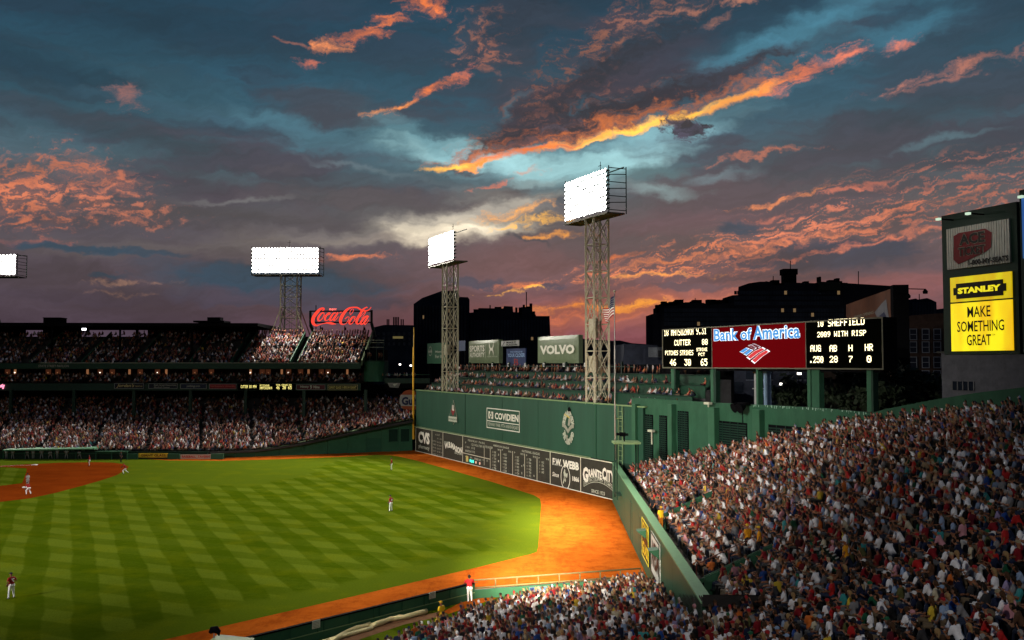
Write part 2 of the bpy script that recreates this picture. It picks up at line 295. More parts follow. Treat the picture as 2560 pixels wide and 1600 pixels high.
class MB:
    def __init__(s): s.v = []; s.f = []; s.m = []
    def quad(s, a, b, c, d, m=0): i = len(s.v); s.v += [tuple(a), tuple(b), tuple(c), tuple(d)]; s.f.append((i, i + 1, i + 2, i + 3)); s.m.append(m); return s
    def poly(s, pts, m=0): i = len(s.v); s.v += [tuple(p) for p in pts]; s.f.append(tuple(range(i, i + len(pts)))); s.m.append(m); return s
    def hexa(s, c8, m=0):
        i = len(s.v); s.v += [tuple(p) for p in c8]
        for f in ((0, 3, 2, 1), (4, 5, 6, 7), (0, 1, 5, 4), (1, 2, 6, 5), (2, 3, 7, 6), (3, 0, 4, 7)): s.f.append(tuple(i + k for k in f)); s.m.append(m)
        return s
    def box(s, x0, x1, y0, y1, z0, z1, m=0): return s.hexa([(x0, y0, z0), (x1, y0, z0), (x1, y1, z0), (x0, y1, z0), (x0, y0, z1), (x1, y0, z1), (x1, y1, z1), (x0, y1, z1)], m)
    def bar(s, p, q, w, w2=None, m=0):
        p, q = Vector(p), Vector(q); d = (q - p)
        if d.length < 1e-6: return s
        d.normalize(); u = d.cross(Vector((0, 0, 1)))
        if u.length < .1: u = Vector((1, 0, 0))
        u.normalize(); v = d.cross(u); w2 = w if w2 is None else w2; a, b = u * w / 2, v * w2 / 2
        return s.hexa([p - a - b, p + a - b, p + a + b, p - a + b, q - a - b, q + a - b, q + a + b, q - a + b], m)
    def prism(s, pts, h, m=0):
        """planar outline pts (3D) pushed along vector h"""
        n = len(pts); i = len(s.v); h = Vector(h); s.v += [tuple(p) for p in pts] + [tuple(Vector(p) + h) for p in pts]
        s.f.append(tuple(range(i, i + n))); s.f.append(tuple(range(i + 2 * n - 1, i + n - 1, -1))); s.m += [m, m]
        for k in range(n): s.f.append((i + k, i + n + k, i + n + (k + 1) % n, i + (k + 1) % n)); s.m.append(m)
        return s
    def tube(s, pts, r, seg=6, m=0):
        rings = []
        for k, p in enumerate(pts):
            p = Vector(p); d = (Vector(pts[min(k + 1, len(pts) - 1)]) - Vector(pts[max(k - 1, 0)])).normalized()
            u = d.cross(Vector((0, 0, 1)));
            if u.length < .1: u = Vector((1, 0, 0))
            u.normalize(); v = d.cross(u); rr = r[k] if isinstance(r, (list, tuple)) else r; i = len(s.v)
            for a in range(seg): t = 2 * math.pi * a / seg; s.v.append(tuple(p + u * rr * math.cos(t) + v * rr * math.sin(t)))
            rings.append(i)
        for a, b in zip(rings, rings[1:]):
            for k in range(seg): s.f.append((a + k, a + (k + 1) % seg, b + (k + 1) % seg, b + k)); s.m.append(m)
        s.f.append(tuple(range(rings[0] + seg - 1, rings[0] - 1, -1))); s.f.append(tuple(range(rings[-1], rings[-1] + seg))); s.m += [m, m]
        return s
    def me(s, name='m'):
        me = bpy.data.meshes.new(name); me.from_pydata(s.v, [], s.f); me.polygons.foreach_set('material_index', s.m); return me
    def build(s, name, material, parent=None, label=None, cat=None, group=None, kind=None, smooth=False, bevel=0):
        me = s.me(name)
        if isinstance(material, (list, tuple)):
            for m in material: me.materials.append(m)
        bm = bmesh.new(); bm.from_mesh(me); bmesh.ops.recalc_face_normals(bm, faces=bm.faces); bm.to_mesh(me); bm.free()
        return link(me, name, material, parent, label, cat, group, kind, smooth)

class Frame:
    """upright plane: s metres along, o metres behind its face, z up"""
    def __init__(f, o, e):
        f.o = Vector((o[0], o[1], 0)); f.e = Vector((e[0], e[1], 0)).normalized(); f.n = Vector((-f.e.y, f.e.x, 0))
    def p(f, s, o=0.0, z=0.0): q = f.o + f.e * s + f.n * o; return Vector((q.x, q.y, z))
    def sz(f, px, py, o=0.0):
        d = ray(px, py); b = f.o + f.n * o; t = (f.n.dot(Vector((b.x, b.y, 0)))) / f.n.dot(d); q = Vector((d.x * t, d.y * t, CAMZ + d.z * t))
        return (q - b).dot(f.e), q.z
    def px(f, px, py, o=0.0): s, z = f.sz(px, py, o); return f.p(s, o, z)
    def box(f, mb, s0, s1, o0, o1, z0, z1, m=0):
        return mb.hexa([f.p(s0, o0, z0), f.p(s1, o0, z0), f.p(s1, o1, z0), f.p(s0, o1, z0), f.p(s0, o0, z1), f.p(s1, o0, z1), f.p(s1, o1, z1), f.p(s0, o1, z1)], m)
    def sheet(f, mb, s0, s1, z0, z1, o, m=0): return mb.quad(f.p(s0, o, z0), f.p(s1, o, z0), f.p(s1, o, z1), f.p(s0, o, z1), m)

_TX = {}
def text_pts(txt, bold=0.0, res=2, shear=0.0, spacing=1.0):
    key = (txt, bold, res, shear, spacing)
    if key in _TX: return _TX[key]
    cu = bpy.data.curves.new('lettering', 'FONT'); cu.body = txt; cu.offset = bold; cu.resolution_u = res; cu.shear = shear; cu.space_character = spacing; cu.fill_mode = 'FRONT'
    ob = bpy.data.objects.new('lettering', cu)
    me = ob.to_mesh(); v = np.zeros(len(me.vertices) * 3); me.vertices.foreach_get('co', v); v = v.reshape(-1, 3)[:, :2]
    fs = [tuple(p.vertices) for p in me.polygons]; ob.to_mesh_clear(); bpy.data.objects.remove(ob); bpy.data.curves.remove(cu)
    if len(v): v = (v - v.min(0)) / np.maximum(v.max(0) - v.min(0), 1e-6)
    _TX[key] = (v, fs); return _TX[key]
def text_mb(mb, fr, txt, s0, s1, z0, z1, o, m=0, bold=.012, warp=None, **k):
    v, fs = text_pts(txt, bold, **k); i = len(mb.v)
    for a, b in v:
        dz0, dz1 = warp(a) if warp else (0, 0)
        mb.v.append(tuple(fr.p(s0 + (s1 - s0) * a, o, z0 + dz0 + (z1 + dz1 - z0 - dz0) * b)))
    for f in fs: mb.f.append(tuple(i + j for j in f)); mb.m.append(m)
    return mb
def letters(mb, fr, material, parent, name='letter'):
    """one mesh per letter: islands of the word joined when they overlap along the line"""
    n = len(mb.v); par = list(range(n))
    def find(a):
        while par[a] != a: par[a] = par[par[a]]; a = par[a]
        return a
    for f in mb.f:
        for a in f[1:]: par[find(a)] = find(f[0])
    ss = [(Vector((v[0], v[1], 0)) - fr.o).dot(fr.e) for v in mb.v]; rg = {}
    for f in mb.f:
        r_ = find(f[0])
        for a in f: lo, hi = rg.get(r_, (1e9, -1e9)); rg[r_] = (min(lo, ss[a]), max(hi, ss[a]))
    isl = sorted(rg.items(), key=lambda q: q[1][0]); grp = []
    for r_, (lo, hi) in isl:
        if grp and lo < grp[-1][1] - .25 * min(hi - lo, grp[-1][1] - grp[-1][0]): grp[-1][1] = max(grp[-1][1], hi); grp[-1][2].add(r_)
        else: grp.append([lo, hi, {r_}])
    for lo, hi, rs in grp:
        g = MB(); mp = {}
        for f in mb.f:
            if find(f[0]) in rs:
                q = []
                for a in f:
                    if a not in mp: mp[a] = len(g.v); g.v.append(mb.v[a])
                    q.append(mp[a])
                g.f.append(tuple(q)); g.m.append(0)
        link(g.me(name), name, material, parent)
def words(fr, txt, x0, x1, yt, yb, material, parent, o=-.03, bold=.012, name='lettering', warp=None, at=None, **k):
    """text laid on the plane; x0,x1 its ends, yt,yb its top and bottom as measured at x = at (or x0)"""
    xa = x0 if at is None else at
    s0 = fr.sz(x0, yt, o)[0]; s1 = fr.sz(x1, yt, o)[0]; zt = fr.sz(xa, yt, o)[1]; zb = fr.sz(xa, yb, o)[1]
    mb = MB(); text_mb(mb, fr, txt, s0, s1, zb, zt, o, 0, bold, warp, **k)
    if abs(yb - yt) >= 13: return letters(mb, fr, material, parent, 'letter' if name == 'lettering' else name)
    me = mb.me(name); return link(me, name, material, parent)

DOT = {'0': '0E11191513110E', '1': '040C040404040E', '2': '0E11010204081F', '3': '1F02040201110E', '4': '02060A121F0202', '5': '1F101E0101110E', '6': '0608101E11110E', '7': '1F010204080808', '8': '0E11110E11110E', '9': '0E11110F01020C', '.': '00000000000C0C',
       'A': '0E11111F111111', 'B': '1E11111E11111E', 'C': '0E11101010110E', 'D': '1E11111111111E', 'E': '1F10101E10101F', 'F': '1F10101E101010', 'G': '0E11101711110F', 'H': '1111111F111111', 'I': '0E04040404040E', 'K': '11121418141211', 'L': '1010101010101F', 'M': '111B1515111111', 'N': '11191513111111',
       'O': '0E11111111110E', 'P': '1E11111E101010', 'R': '1E11111E141211', 'S': '0F10100E01011E', 'T': '1F040404040404', 'U': '1111111111110E', 'V': '1111111111110A'[:14], 'W': '11111115151B11', 'Z': '1F01020408101F', 'Y': '11110A04040404', '|': '04040404040404'}
def led(mb, fr, txt, x0, x1, yt, yb, o, m=0, at=None):
    xa = x0 if at is None else at
    s0 = fr.sz(x0, yt, o)[0]; s1 = fr.sz(x1, yt, o)[0]; zt = fr.sz(xa, yt, o)[1]; zb = fr.sz(xa, yb, o)[1]
    n = len(txt) * 6 - 1; cw = (s1 - s0) / n; ch = (zt - zb) / 7
    for i, c in enumerate(txt):
        if c not in DOT: continue
        rows = [int(DOT[c][k * 2:k * 2 + 2], 16) for k in range(7)]
        for r_, bits in enumerate(rows):
            k = 0
            while k < 5:
                if bits >> (4 - k) & 1:
                    e = k
                    while e < 5 and bits >> (4 - e) & 1: e += 1
                    fr.sheet(mb, s0 + cw * (i * 6 + k), s0 + cw * (i * 6 + e), zt - ch * (r_ + 1), zt - ch * (r_ + .02), o, m); k = e
                else: k += 1
    return mb

A0 = atZ(1039, 1127); B0 = atZ(1528, 1249)
MON = Frame(A0, B0 - A0)                       # the tall left-field wall; the street wall behind the bleachers runs on along it
HOME = Vector((-103.6, 137.3, 0))
# ------------------------------------------------------------------ ground, track, grass, infield
def ground_mat(name, kind):
    m = bpy.data.materials.new(name); m.use_nodes = True; nt = m.node_tree; N = nt.nodes; L = nt.links; b = N['Principled BSDF']
    b.inputs['Roughness'].default_value = .95; b.inputs['Specular IOR Level'].default_value = 0
    tc = N.new('ShaderNodeTexCoord'); P = tc.outputs['Object']
    def nz(scale, det=5, rough=.6, vec=None):
        o = N.new('ShaderNodeTexNoise'); L.new(vec or P, o.inputs['Vector']); o.inputs['Scale'].default_value = scale; o.inputs['Detail'].default_value = det; o.inputs['Roughness'].default_value = rough; return o.outputs['Fac']
    def mp(v, a, b_, c, d, sm=True):
        o = N.new('ShaderNodeMapRange'); o.interpolation_type = 'SMOOTHSTEP' if sm else 'LINEAR'; L.new(v, o.inputs[0])
        for k, x in zip(('From Min', 'From Max', 'To Min', 'To Max'), (a, b_, c, d)): o.inputs[k].default_value = x
        return o.outputs[0]
    def ma(op, a, b_, c=None):
        o = N.new('ShaderNodeMath'); o.operation = op
        for i, x in enumerate((a, b_, c)):
            if isinstance(x, bpy.types.NodeSocket): L.new(x, o.inputs[i])
            elif x is not None: o.inputs[i].default_value = x
        return o.outputs[0]
    def mix(f, a, b_):
        o = N.new('ShaderNodeMix'); o.data_type = 'RGBA'; L.new(f, o.inputs[0])
        for s, v in ((6, a), (7, b_)):
            if isinstance(v, bpy.types.NodeSocket): L.new(v, o.inputs[s])
            else: o.inputs[s].default_value = (*v, 1)
        return o.outputs[2]
    if kind == 'grass':
        def stripes(dirx, diry, width, phase):
            # distance across a mowing direction, wobbled a little as a mower does
            d = N.new('ShaderNodeVectorMath'); d.operation = 'DOT_PRODUCT'; L.new(P, d.inputs[0]); d.inputs[1].default_value = (-diry, dirx, 0)
            w = ma('MULTIPLY_ADD', ma('SUBTRACT', nz(.12, 2), .5), .9, d.outputs['Value'])
            s = ma('SINE', ma('MULTIPLY_ADD', w, math.pi / width, phase), 0.0)
            return mp(s, -.35, .12, 0, 1) if width > 2 else mp(s, -.2, .2, 0, 1)
        e = MON.e
        a = stripes(e.x, e.y, GW1, GP1); c = stripes(-.917, .40, GW2, GP2)
        both = ma('MULTIPLY_ADD', a, .42, ma('MULTIPLY_ADD', c, .22, ma('MULTIPLY', ma('MULTIPLY', a, c), .42)))
        # rough edges: broken by wear
        both = ma('ADD', both, mp(nz(1.6, 8, .75), .25, .75, -.2, .2))
        both = ma('ADD', both, mp(nz(.07, 3), .3, .7, -.22, .22))
        f = mp(both, .0, 1.1, 0, 1, False)
        # no cross pattern in the border strip; edge attribute is 1 there
        at = N.new('ShaderNodeAttribute'); at.attribute_name = 'edge'
        ew = ma('ADD', at.outputs['Fac'], mp(nz(.5, 3), .3, .7, -.12, .12))
        f = ma('MULTIPLY_ADD', mp(ew, .35, .65, 0, 1), ma('SUBTRACT', .55, f), f)
        col = mix(f, (.047, .078, .002), (.100, .136, .011))
        col = mix(mp(nz(.30, 4), .45, .75, 0, .45), col, (.13, .145, .004))
        col = mix(mp(nz(7, 6, .8), .38, .72, 0, .45), col, (.025, .045, .0005))
        b.inputs['Specular IOR Level'].default_value = 0
        L.new(col, b.inputs['Base Color'])
        bp = N.new('ShaderNodeBump'); L.new(nz(30, 3, .7), bp.inputs['Height']); bp.inputs['Strength'].default_value = .5; bp.inputs['Distance'].default_value = .03; L.new(bp.outputs[0], b.inputs['Normal'])
    elif kind == 'dirt':
        col = mix(mp(nz(.25, 5), .3, .7, 0, 1), (.36, .080, .009), (.46, .110, .013))
        col = mix(mp(nz(.8, 9, .78), .42, .68, 0, .8), col, (.25, .048, .006))
        sm = N.new('ShaderNodeMapping'); sm.inputs['Scale'].default_value = (.5, .12, 1); L.new(P, sm.inputs[0])
        col = mix(mp(nz(.9, 8, .78, sm.outputs[0]), .45, .7, 0, .8), col, (.20, .040, .006))
        L.new(col, b.inputs['Base Color']); b.inputs['Roughness'].default_value = .8
        bp = N.new('ShaderNodeBump'); L.new(nz(6, 6, .75), bp.inputs['Height']); bp.inputs['Strength'].default_value = .5; bp.inputs['Distance'].default_value = .06; L.new(bp.outputs[0], b.inputs['Normal'])
    elif kind == 'infield':
        col = mix(mp(nz(.2, 5), .3, .7, 0, 1), (.145, .024, .003), (.185, .033, .004))
        col = mix(mp(nz(1.7, 6, .7), .5, .75, 0, .6), col, (.10, .017, .003)); L.new(col, b.inputs['Base Color'])
    else:
        col = mix(mp(nz(.05, 6), .3, .7, 0, 1), (.012, .012, .013), (.03, .028, .027)); L.new(col, b.inputs['Base Color'])
    return m
GW1, GP1, GW2, GP2 = 1.79, 2.09, 2.27, 1.36
def sheet(name, pts, z, material, label, cut=0, kind='structure'):
    bm = bmesh.new(); vs = [bm.verts.new((p.x, p.y, z)) for p in pts]; f = bm.faces.new(vs); bmesh.ops.triangulate(bm, faces=[f])
    for _ in range(cut): bmesh.ops.subdivide_edges(bm, edges=[e for e in bm.edges if e.calc_length() > 2.2], cuts=1, use_grid_fill=True)
    bmesh.ops.recalc_face_normals(bm, faces=bm.faces)
    for f in bm.faces:
        if f.normal.z < 0: f.normal_flip()
    me = bpy.data.meshes.new(name); bm.to_mesh(me); bm.free()
    return link(me, name, material, None, label, kind=kind)
gr = MB().quad((-1500, -300, -.02), (1500, -300, -.02), (1500, 3000, -.02), (-1500, 3000, -.02)).build('ground', ground_mat('city_ground', 'city'), label='dark ground of the city round the ballpark', kind='structure')
DIRT = ground_mat('warning_track_clay', 'dirt')
Z = atZ
MDIR = MON.e
dirt_pts = [MON.p(-1.5, .3), MON.p(72, .3), Z(1528, 1249) , Z(1568, 1342), Z(1598, 1402), Vector((9.6, 58, 0)), Vector((2, 48, 0)), Vector((-14, 40, 0)), Vector((-45, 20, 0)), Vector((-110, 40, 0)), Vector((-150, 130, 0)), Vector((-105, 168, 0)), Z(-300, 1130), Z(180, 1130), Z(530, 1130), Z(1035, 1122)]
dirt_pts = [MON.p(-1.5, .3), MON.p(71, .3), Vector((12.6, 110, 0)), Vector((9.9, 58, 0)), Vector((2, 48, 0)), Vector((-14, 40, 0)), Vector((-45, 20, 0)), Vector((-110, 40, 0)), Vector((-150, 130, 0)), Vector((-112, 172, 0)), Z(180, 1128), Z(530, 1132)]
track = sheet('warning_track', dirt_pts, .0, DIRT, 'orange clay warning track round the outfield grass')
# grass outline, following the track edge seen in the photograph
ge = [(300, 1627), (407, 1600), (900, 1487), (1200, 1417), (1325, 1386), (1342, 1380), (1346, 1366), (1350, 1310), (1353, 1262), (1350, 1247), (1335, 1238), (1231, 1205), (1116, 1172), (1040, 1151), (1000, 1142), (975, 1138), (940, 1137), (866, 1142), (700, 1148), (560, 1152), (420, 1151), (340, 1146), (200, 1141), (100, 1143), (0, 1147), (-400, 1160)]
gp = [Z(*q) for q in ge] + [Vector((-125, 60, 0)), Vector((-60, 36, 0))]
bm = bmesh.new(); vs = [bm.verts.new((p.x, p.y, .004)) for p in gp]; bm.faces.new(vs); bmesh.ops.triangulate(bm, faces=bm.faces[:])
for _ in range(7):
    ed = [e for e in bm.edges if e.calc_length() > 2.5]
    if not ed: break
    bmesh.ops.subdivide_edges(bm, edges=ed, cuts=1)
bmesh.ops.triangulate(bm, faces=bm.faces[:])
for f in bm.faces:
    f.normal_update()
    if f.normal.z < 0: f.normal_flip()
me = bpy.data.meshes.new('outfield_grass'); bm.to_mesh(me); bm.free()
co = np.zeros(len(me.vertices) * 3); me.vertices.foreach_get('co', co); co = co.reshape(-1, 3)[:, :2]
E = np.array([(p.x, p.y) for p in gp[:24]]); dmin = np.full(len(co), 1e9)
for a, b in zip(E, E[1:]):
    t = np.clip(((co - a) @ (b - a)) / ((b - a) @ (b - a)), 0, 1); dmin = np.minimum(dmin, np.linalg.norm(co - (a + t[:, None] * (b - a)), axis=1))
infield_c = np.array([-78., 150.]); ecc = np.clip(1 - (dmin - 1.5) / 5.0, 0, 1); ecc = np.maximum(ecc, np.clip((co[:, 1] - 127 + (co[:, 0] + 60) * .15) / 8, 0, 1) * (co[:, 0] < -30))
at = me.attributes.new('edge', 'FLOAT', 'POINT'); at.data.foreach_set('value', ecc.astype(np.float32))
grass = link(me, 'outfield_grass', ground_mat('mown_grass', 'grass'), None, 'green outfield grass mown in crossing light and dark stripes', kind='structure')
# infield clay with its grass square
INF = ground_mat('infield_clay', 'infield')
ic = [(-300, 1262), (0, 1255), (75, 1246), (140, 1232), (200, 1216), (250, 1202), (292, 1188), (316, 1174), (322, 1167), (312, 1161), (285, 1157), (240, 1155.5), (150, 1157), (60, 1161), (0, 1164.5), (-300, 1180)]
sheet('infield_clay', [Z(*q) for q in ic], .008, INF, 'rust brown clay of the infield')
ig = ground_mat('infield_grass', 'grass')
g2 = sheet('infield_grass', [Z(*q) for q in [(-300, 1178), (0, 1167.5), (67, 1171), (66, 1180), (55, 1208), (0, 1215), (-300, 1235)]], .012, ig, 'green grass square inside the infield clay')
mb = MB(); p, q = Z(-300, 1178.5), Z(96, 1161.5); d = (q - p).normalized(); nn = Vector((-d.y, d.x, 0)) * .06; zz = Vector((0, 0, .016)); mb.quad(p - nn + zz, q - nn + zz, q + nn + zz, p + nn + zz)
mb.build('foul_line', WHITE, label='white chalk foul line towards third base', kind='structure')
for (px, py), lb in (((86, 1163), 'white third base bag on the far side of the infield clay'), ((65, 1219), 'white second base bag beside the runner in grey')):
    c = Z(px, py); mb = MB().box(c.x - .36, c.x + .36, c.y - .3, c.y + .3, .0, .12); mb.build('base_bag', WHITE, None, lb, 'base bag', 'bases of the infield')
# ------------------------------------------------------------------ the tall left-field wall with its hand-operated scoreboard
SB = MON.sz(1039, 1068)[1]            # top of the scoreboard strip (4.4 m)
TOPZ = 11.33
def msz(x, y, o=0.0): return MON.sz(x, y, o)
sA, sB = 0.0, 78.0
wall = empty('left_field_wall', MON.p(0, 0, 0), 'towering green left-field wall with a slate scoreboard along its foot', 'wall')
seams = [0, msz(1163, 1000)[0], msz(1256, 1000)[0], msz(1345, 1000)[0], msz(1420, 1000)[0], msz(1491, 1000)[0], 78.0]
PANEL = mat('green_wall_panel', (.018, .064, .040), .5, .16, .5, 0, streak=(1, 1, .15))
for a, b in zip(seams, seams[1:]):
    mb = MB(); MON.box(mb, a + .05, b - .05, 0, .5, SB + .22, TOPZ); mb.build('wall_panel', PANEL, wall)
mb = MB(); MON.box(mb, 0, 78, .06, .6, 0, TOPZ - .05); mb.build('backing', GREEND, wall)
mb = MB(); MON.box(mb, 0, 78.4, -.12, .7, TOPZ, TOPZ + .14); mb.build('top_rail', GREENT, wall)
mb = MB(); MON.box(mb, -.2, 66, -.16, .02, SB + .06, SB + .24); mb.build('ledge', mat('pale_ledge', (.13, .19, .10), .5, .15, 2), wall)
mb = MB(); MON.box(mb, msz(1163, 1000)[0] - .06, msz(1163, 1000)[0] + .12, -.05, -.0, SB + .3, TOPZ); mb.build('dark_seam', GREEND, wall)  # raised dark strip marking a seam between wall panels
mb = MB(); MON.box(mb, msz(1488, 1000)[0], msz(1488, 1000)[0] + .14, -.05, -.0, SB + .3, TOPZ); mb.build('pale_seam', GREENC, wall)  # raised paler strip marking a seam between wall panels
# scoreboard strip: one panel between each pair of white lines
bx = [1039.5, 1080, 1107.5, 1157, 1376, 1452, 1545]
bs = [msz(x, 1150)[0] for x in bx]
for a, b in zip(bs, bs[1:]):
    mb = MB(); MON.box(mb, a + .04, b - .04, -.02, .05, .06, SB); mb.build('scoreboard_panel', SLATE, wall)
mb = MB()
for x in bs: MON.box(mb, x - .07, x + .07, -.045, .0, .0, SB + .02)
MON.box(mb, bs[0], bs[-1], -.05, .0, SB - .04, SB + .07); MON.box(mb, bs[0], bs[-1], -.05, .0, 0.0, .09)
def thin(x, y0, y1, w=.05):      # thin upright white rule on the board
    s, z0 = msz(x, y0); z1 = msz(x, y1)[1]; MON.box(mb, s - w, s + w, -.04, .0, z1, z0)
thin(1211, 1114, 1163); thin(1226, 1118, 1171); thin(1252, 1125, 1178); thin(1282, 1128, 1187); thin(1312, 1134, 1193); thin(1343, 1141, 1201)
s0, z0 = msz(1158, 1132); s1, z1 = msz(1226, 1148); mb.hexa([MON.p(s0, -.04, z0 - .05), MON.p(s1, -.04, z1 - .05), MON.p(s1, 0, z1 - .05), MON.p(s0, 0, z0 - .05), MON.p(s0, -.04, z0 + .05), MON.p(s1, -.04, z1 + .05), MON.p(s1, 0, z1 + .05), MON.p(s0, 0, z0 + .05)])
mb.build('board_lines', WLINE, wall)
# lettering on the strip. Slopes follow by themselves: everything lies on the wall plane.
WD = lambda t, x0, x1, yt, yb, m=LETTER, bold=.02, **k: words(MON, t, x0, x1, yt, yb, m, wall, k.pop('o', -.05), bold, **k)
WD('CVS', 1046, 1074, 1077.5, 1106, bold=.05); WD('pharmacy', 1046.5, 1073.5, 1110, 1122, LETTERD, .03)
WD('AL EAST', 1088, 1100, 1084, 1088, LETTERG)
for k, (t, a) in enumerate((('BOSTON', '56 36 -'), ('TAMPA', '50 44 7'), ('NEW YORK', '54 37 1'), ('TORONTO', '47 49 13'), ('BALTIMORE', '41 53 16'))):
    y = 1099.5 + k * 8.1; WD(t, 1081.5, 1090.5, y, y + 4.6, LETTERG, .01); WD(a, 1092.5, 1105, y + 3.0, y + 7.6, LETTERG, .01)
WD('W  L  GB', 1092.5, 1104, 1094, 1098, LETTERG)
WD('WHO BUT', 1110, 1122, 1102, 1108, LETTERD, .02)
wv = lambda a: (-.0 + .55 * math.sin(2 * math.pi * (a - .08)) * .55 + .2, .55 * math.sin(2 * math.pi * (a - .08)) * .55 + .2)
WD('W.B.MASON', 1111.5, 1155.5, 1109, 1124, bold=.05, warp=wv); WD('SINCE 1898', 1136.5, 1154.5, 1129, 1134.5, LETTERD)
WD('FENWAY PARK', 1170, 1212, 1098, 1103, LETTERD, spacing=1.5)
WD('P', 1163, 1165.5, 1104, 1108.5, LETTERD)
WD('1 2 3 4 5 6 7 8 9 10', 1178, 1211, 1108, 1114, LETTERD); WD('R H E P', 1214, 1231, 1113.5, 1120, LETTERD)
WD('17 MIN', 1163, 1174, 1114, 1119, LETTERG); WD('18 BOSTON', 1163, 1177, 1123.5, 1129, LETTERD)
WD('0 1 0', 1179, 1187, 1117, 1122.5, LETTERD); WD('0 0 2', 1179, 1187, 1126, 1131.5, LETTERD)
mbr = MB()                                                             # empty number slots
for r_ in range(2):
    for c in range(10):
        x = 1188.5 + c * 2.55 + (8 if c > 8 else 0); y = 1119.5 + r_ * 9.4 + c * .62
        a, zt = msz(x, y); b, _ = msz(x + 1.7, y); MON.box(mbr, a, b, -.03, .0, zt - .42, zt)
for (x, y0, n_) in ((1247, 1134, 6), (1266, 1136, 6), (1274, 1139, 6), (1300, 1145, 6), (1306, 1148, 6), (1331, 1152, 6), (1337, 1155, 5), (1365, 1160, 5), (1371, 1163, 5)):
    for r_ in range(n_):
        a, zt = msz(x, y0 + r_ * 8.1); b, _ = msz(x + 4, y0); MON.box(mbr, a, b, -.03, .0, zt - .42, zt)
mbr.build('number_slots', mat('slot_dark_green', (.028, .030, .024), .7), wall, kind='stuff')
WD('AT BAT', 1163, 1170.5, 1139, 1142, LETTERD); WD('BALL', 1175, 1181, 1141, 1145, LETTERD); WD('STRIKE', 1185.5, 1195.5, 1144, 1149, LETTERD); WD('OUT', 1197, 1203, 1147, 1152, LETTERD)
WD('H', 1206.5, 1210, 1147, 1152, LETTERG); WD('E', 1216.5, 1220.5, 1149, 1154, LETTERG)
def plate(x0, x1, y0, y1, m, name, emit=False):
    a, zt = msz(x0, y0); b, zb = msz(x1, y1); mb = MB(); MON.box(mb, a, b, -.06, 0, zb, zt); mb.build(name, m, wall)
plate(1165.5, 1171, 1139, 1155, mat('yellow_number_plate', (.55, .45, .15), .5, .2), 'number_plate')
def disc(fr, x, y, rad, o, m, parent, name, seg=14, ring=0, ry=None):
    s, z = fr.sz(x, y, o); ry = ry or rad; P_ = lambda r1, r2, oo: [fr.p(s + r1 * math.cos(2 * math.pi * k / seg), oo, z + r2 * math.sin(2 * math.pi * k / seg)) for k in range(seg)]
    mb = MB()
    if ring:
        a = P_(rad, ry, o); b = P_(rad - ring, ry - ring, o)
        for k in range(seg): mb.quad(a[k], a[(k + 1) % seg], b[(k + 1) % seg], b[k])
    else: mb.prism(P_(rad, ry, o), fr.n * .05)
    return link(mb.me(name), name, m, parent)
GL = mat('green_ball_lamp', (.01, .1, .08), .3, 0, emit=(.10, .95, .75), estr=1.3); RL = mat('red_count_lamp', (.2, .05, .03), .3, 0, emit=(1, .62, .45), estr=.9)
DKT = mat('teal_lamp_plate', (.01, .12, .11), .4, .1)
plate(1173.5, 1184.5, 1147, 1158, DKT, 'lamp_plate')
for x, y in ((1175.3, 1151.5), (1179, 1153.3), (1182.7, 1153.6)): disc(MON, x, y, .26, -.1, GL, wall, 'ball_lamp')
for x, y in ((1189.5, 1156), (1199, 1158.5)): disc(MON, x, y, .22, -.1, RL, wall, 'strike_lamp')
WD('AMERICAN LEAGUE', 1233, 1272.5, 1110.5, 1115.5, LETTERD, spacing=1.1); WD('NATIONAL LEAGUE', 1305, 1349, 1124, 1130, LETTERD, spacing=1.1)
for x, y in ((1229, 1118), (1254.5, 1122.5), (1285.5, 1129), (1315.5, 1136), (1346.5, 1142.5)): WD('P', x, x + 2.6, y, y + 4.5, LETTERD)
for x, y in ((1244, 1121.5), (1270.5, 1126), (1301, 1132), (1332, 1139), (1364.5, 1145)): WD('W R', x, x + 8, y, y + 5, LETTERD)
cols = [((1230, 1234.5), 1127, ('OAK', 'DET', 'TOR', 'NYY', 'BAL', 'TB')), ((1257, 1261), 1133, ('KC', 'CHI', 'MIN', 'OAK', 'CLE', 'SEA')), ((1287, 1291.5), 1139.5, ('CHC', 'SD', 'PHI', 'WAS', 'CLE', 'CIN')), ((1316.5, 1322), 1145.5, ('TB', 'FLA', 'TEX', 'HOU', 'TOR', 'ATL')), ((1347.5, 1354), 1152.5, ('NYC', 'STL', 'LAA', 'LAD'))]
for (xa, xb), y, ts in cols:
    for k, t in enumerate(ts):
        yy = y + k * 8.05; WD(str(random.randint(10, 59)), xa, xa + 2.8, yy, yy + 5, LETTERG, .01); WD(t, xb, xb + 6, yy + .4, yy + 6, LETTERD, .02)
for x, y, t in ((1245, 1134, '3'), (1245, 1150, '1'), (1303, 1162, '4'), (1303, 1180, '2'), (1308, 1160, '2'), (1334, 1187, 'R')): WD(t, x, x + 2.6, y, y + 5, LETTERD, .03)
WD('F.W.', 1381.5, 1404, 1144.5, 1162, bold=.04); WD('WEBB', 1407, 1447, 1149, 1168.5, bold=.045)
WD('Since', 1381, 1397, 1179, 1190, LETTER, .02, shear=.2); WD('1866', 1431, 1447.5, 1190, 1202, LETTER, .03)
disc(MON, 1413.5, 1193.5, 1.30, -.05, LETTER, wall, 'oval_ring', 24, .14, 1.62)
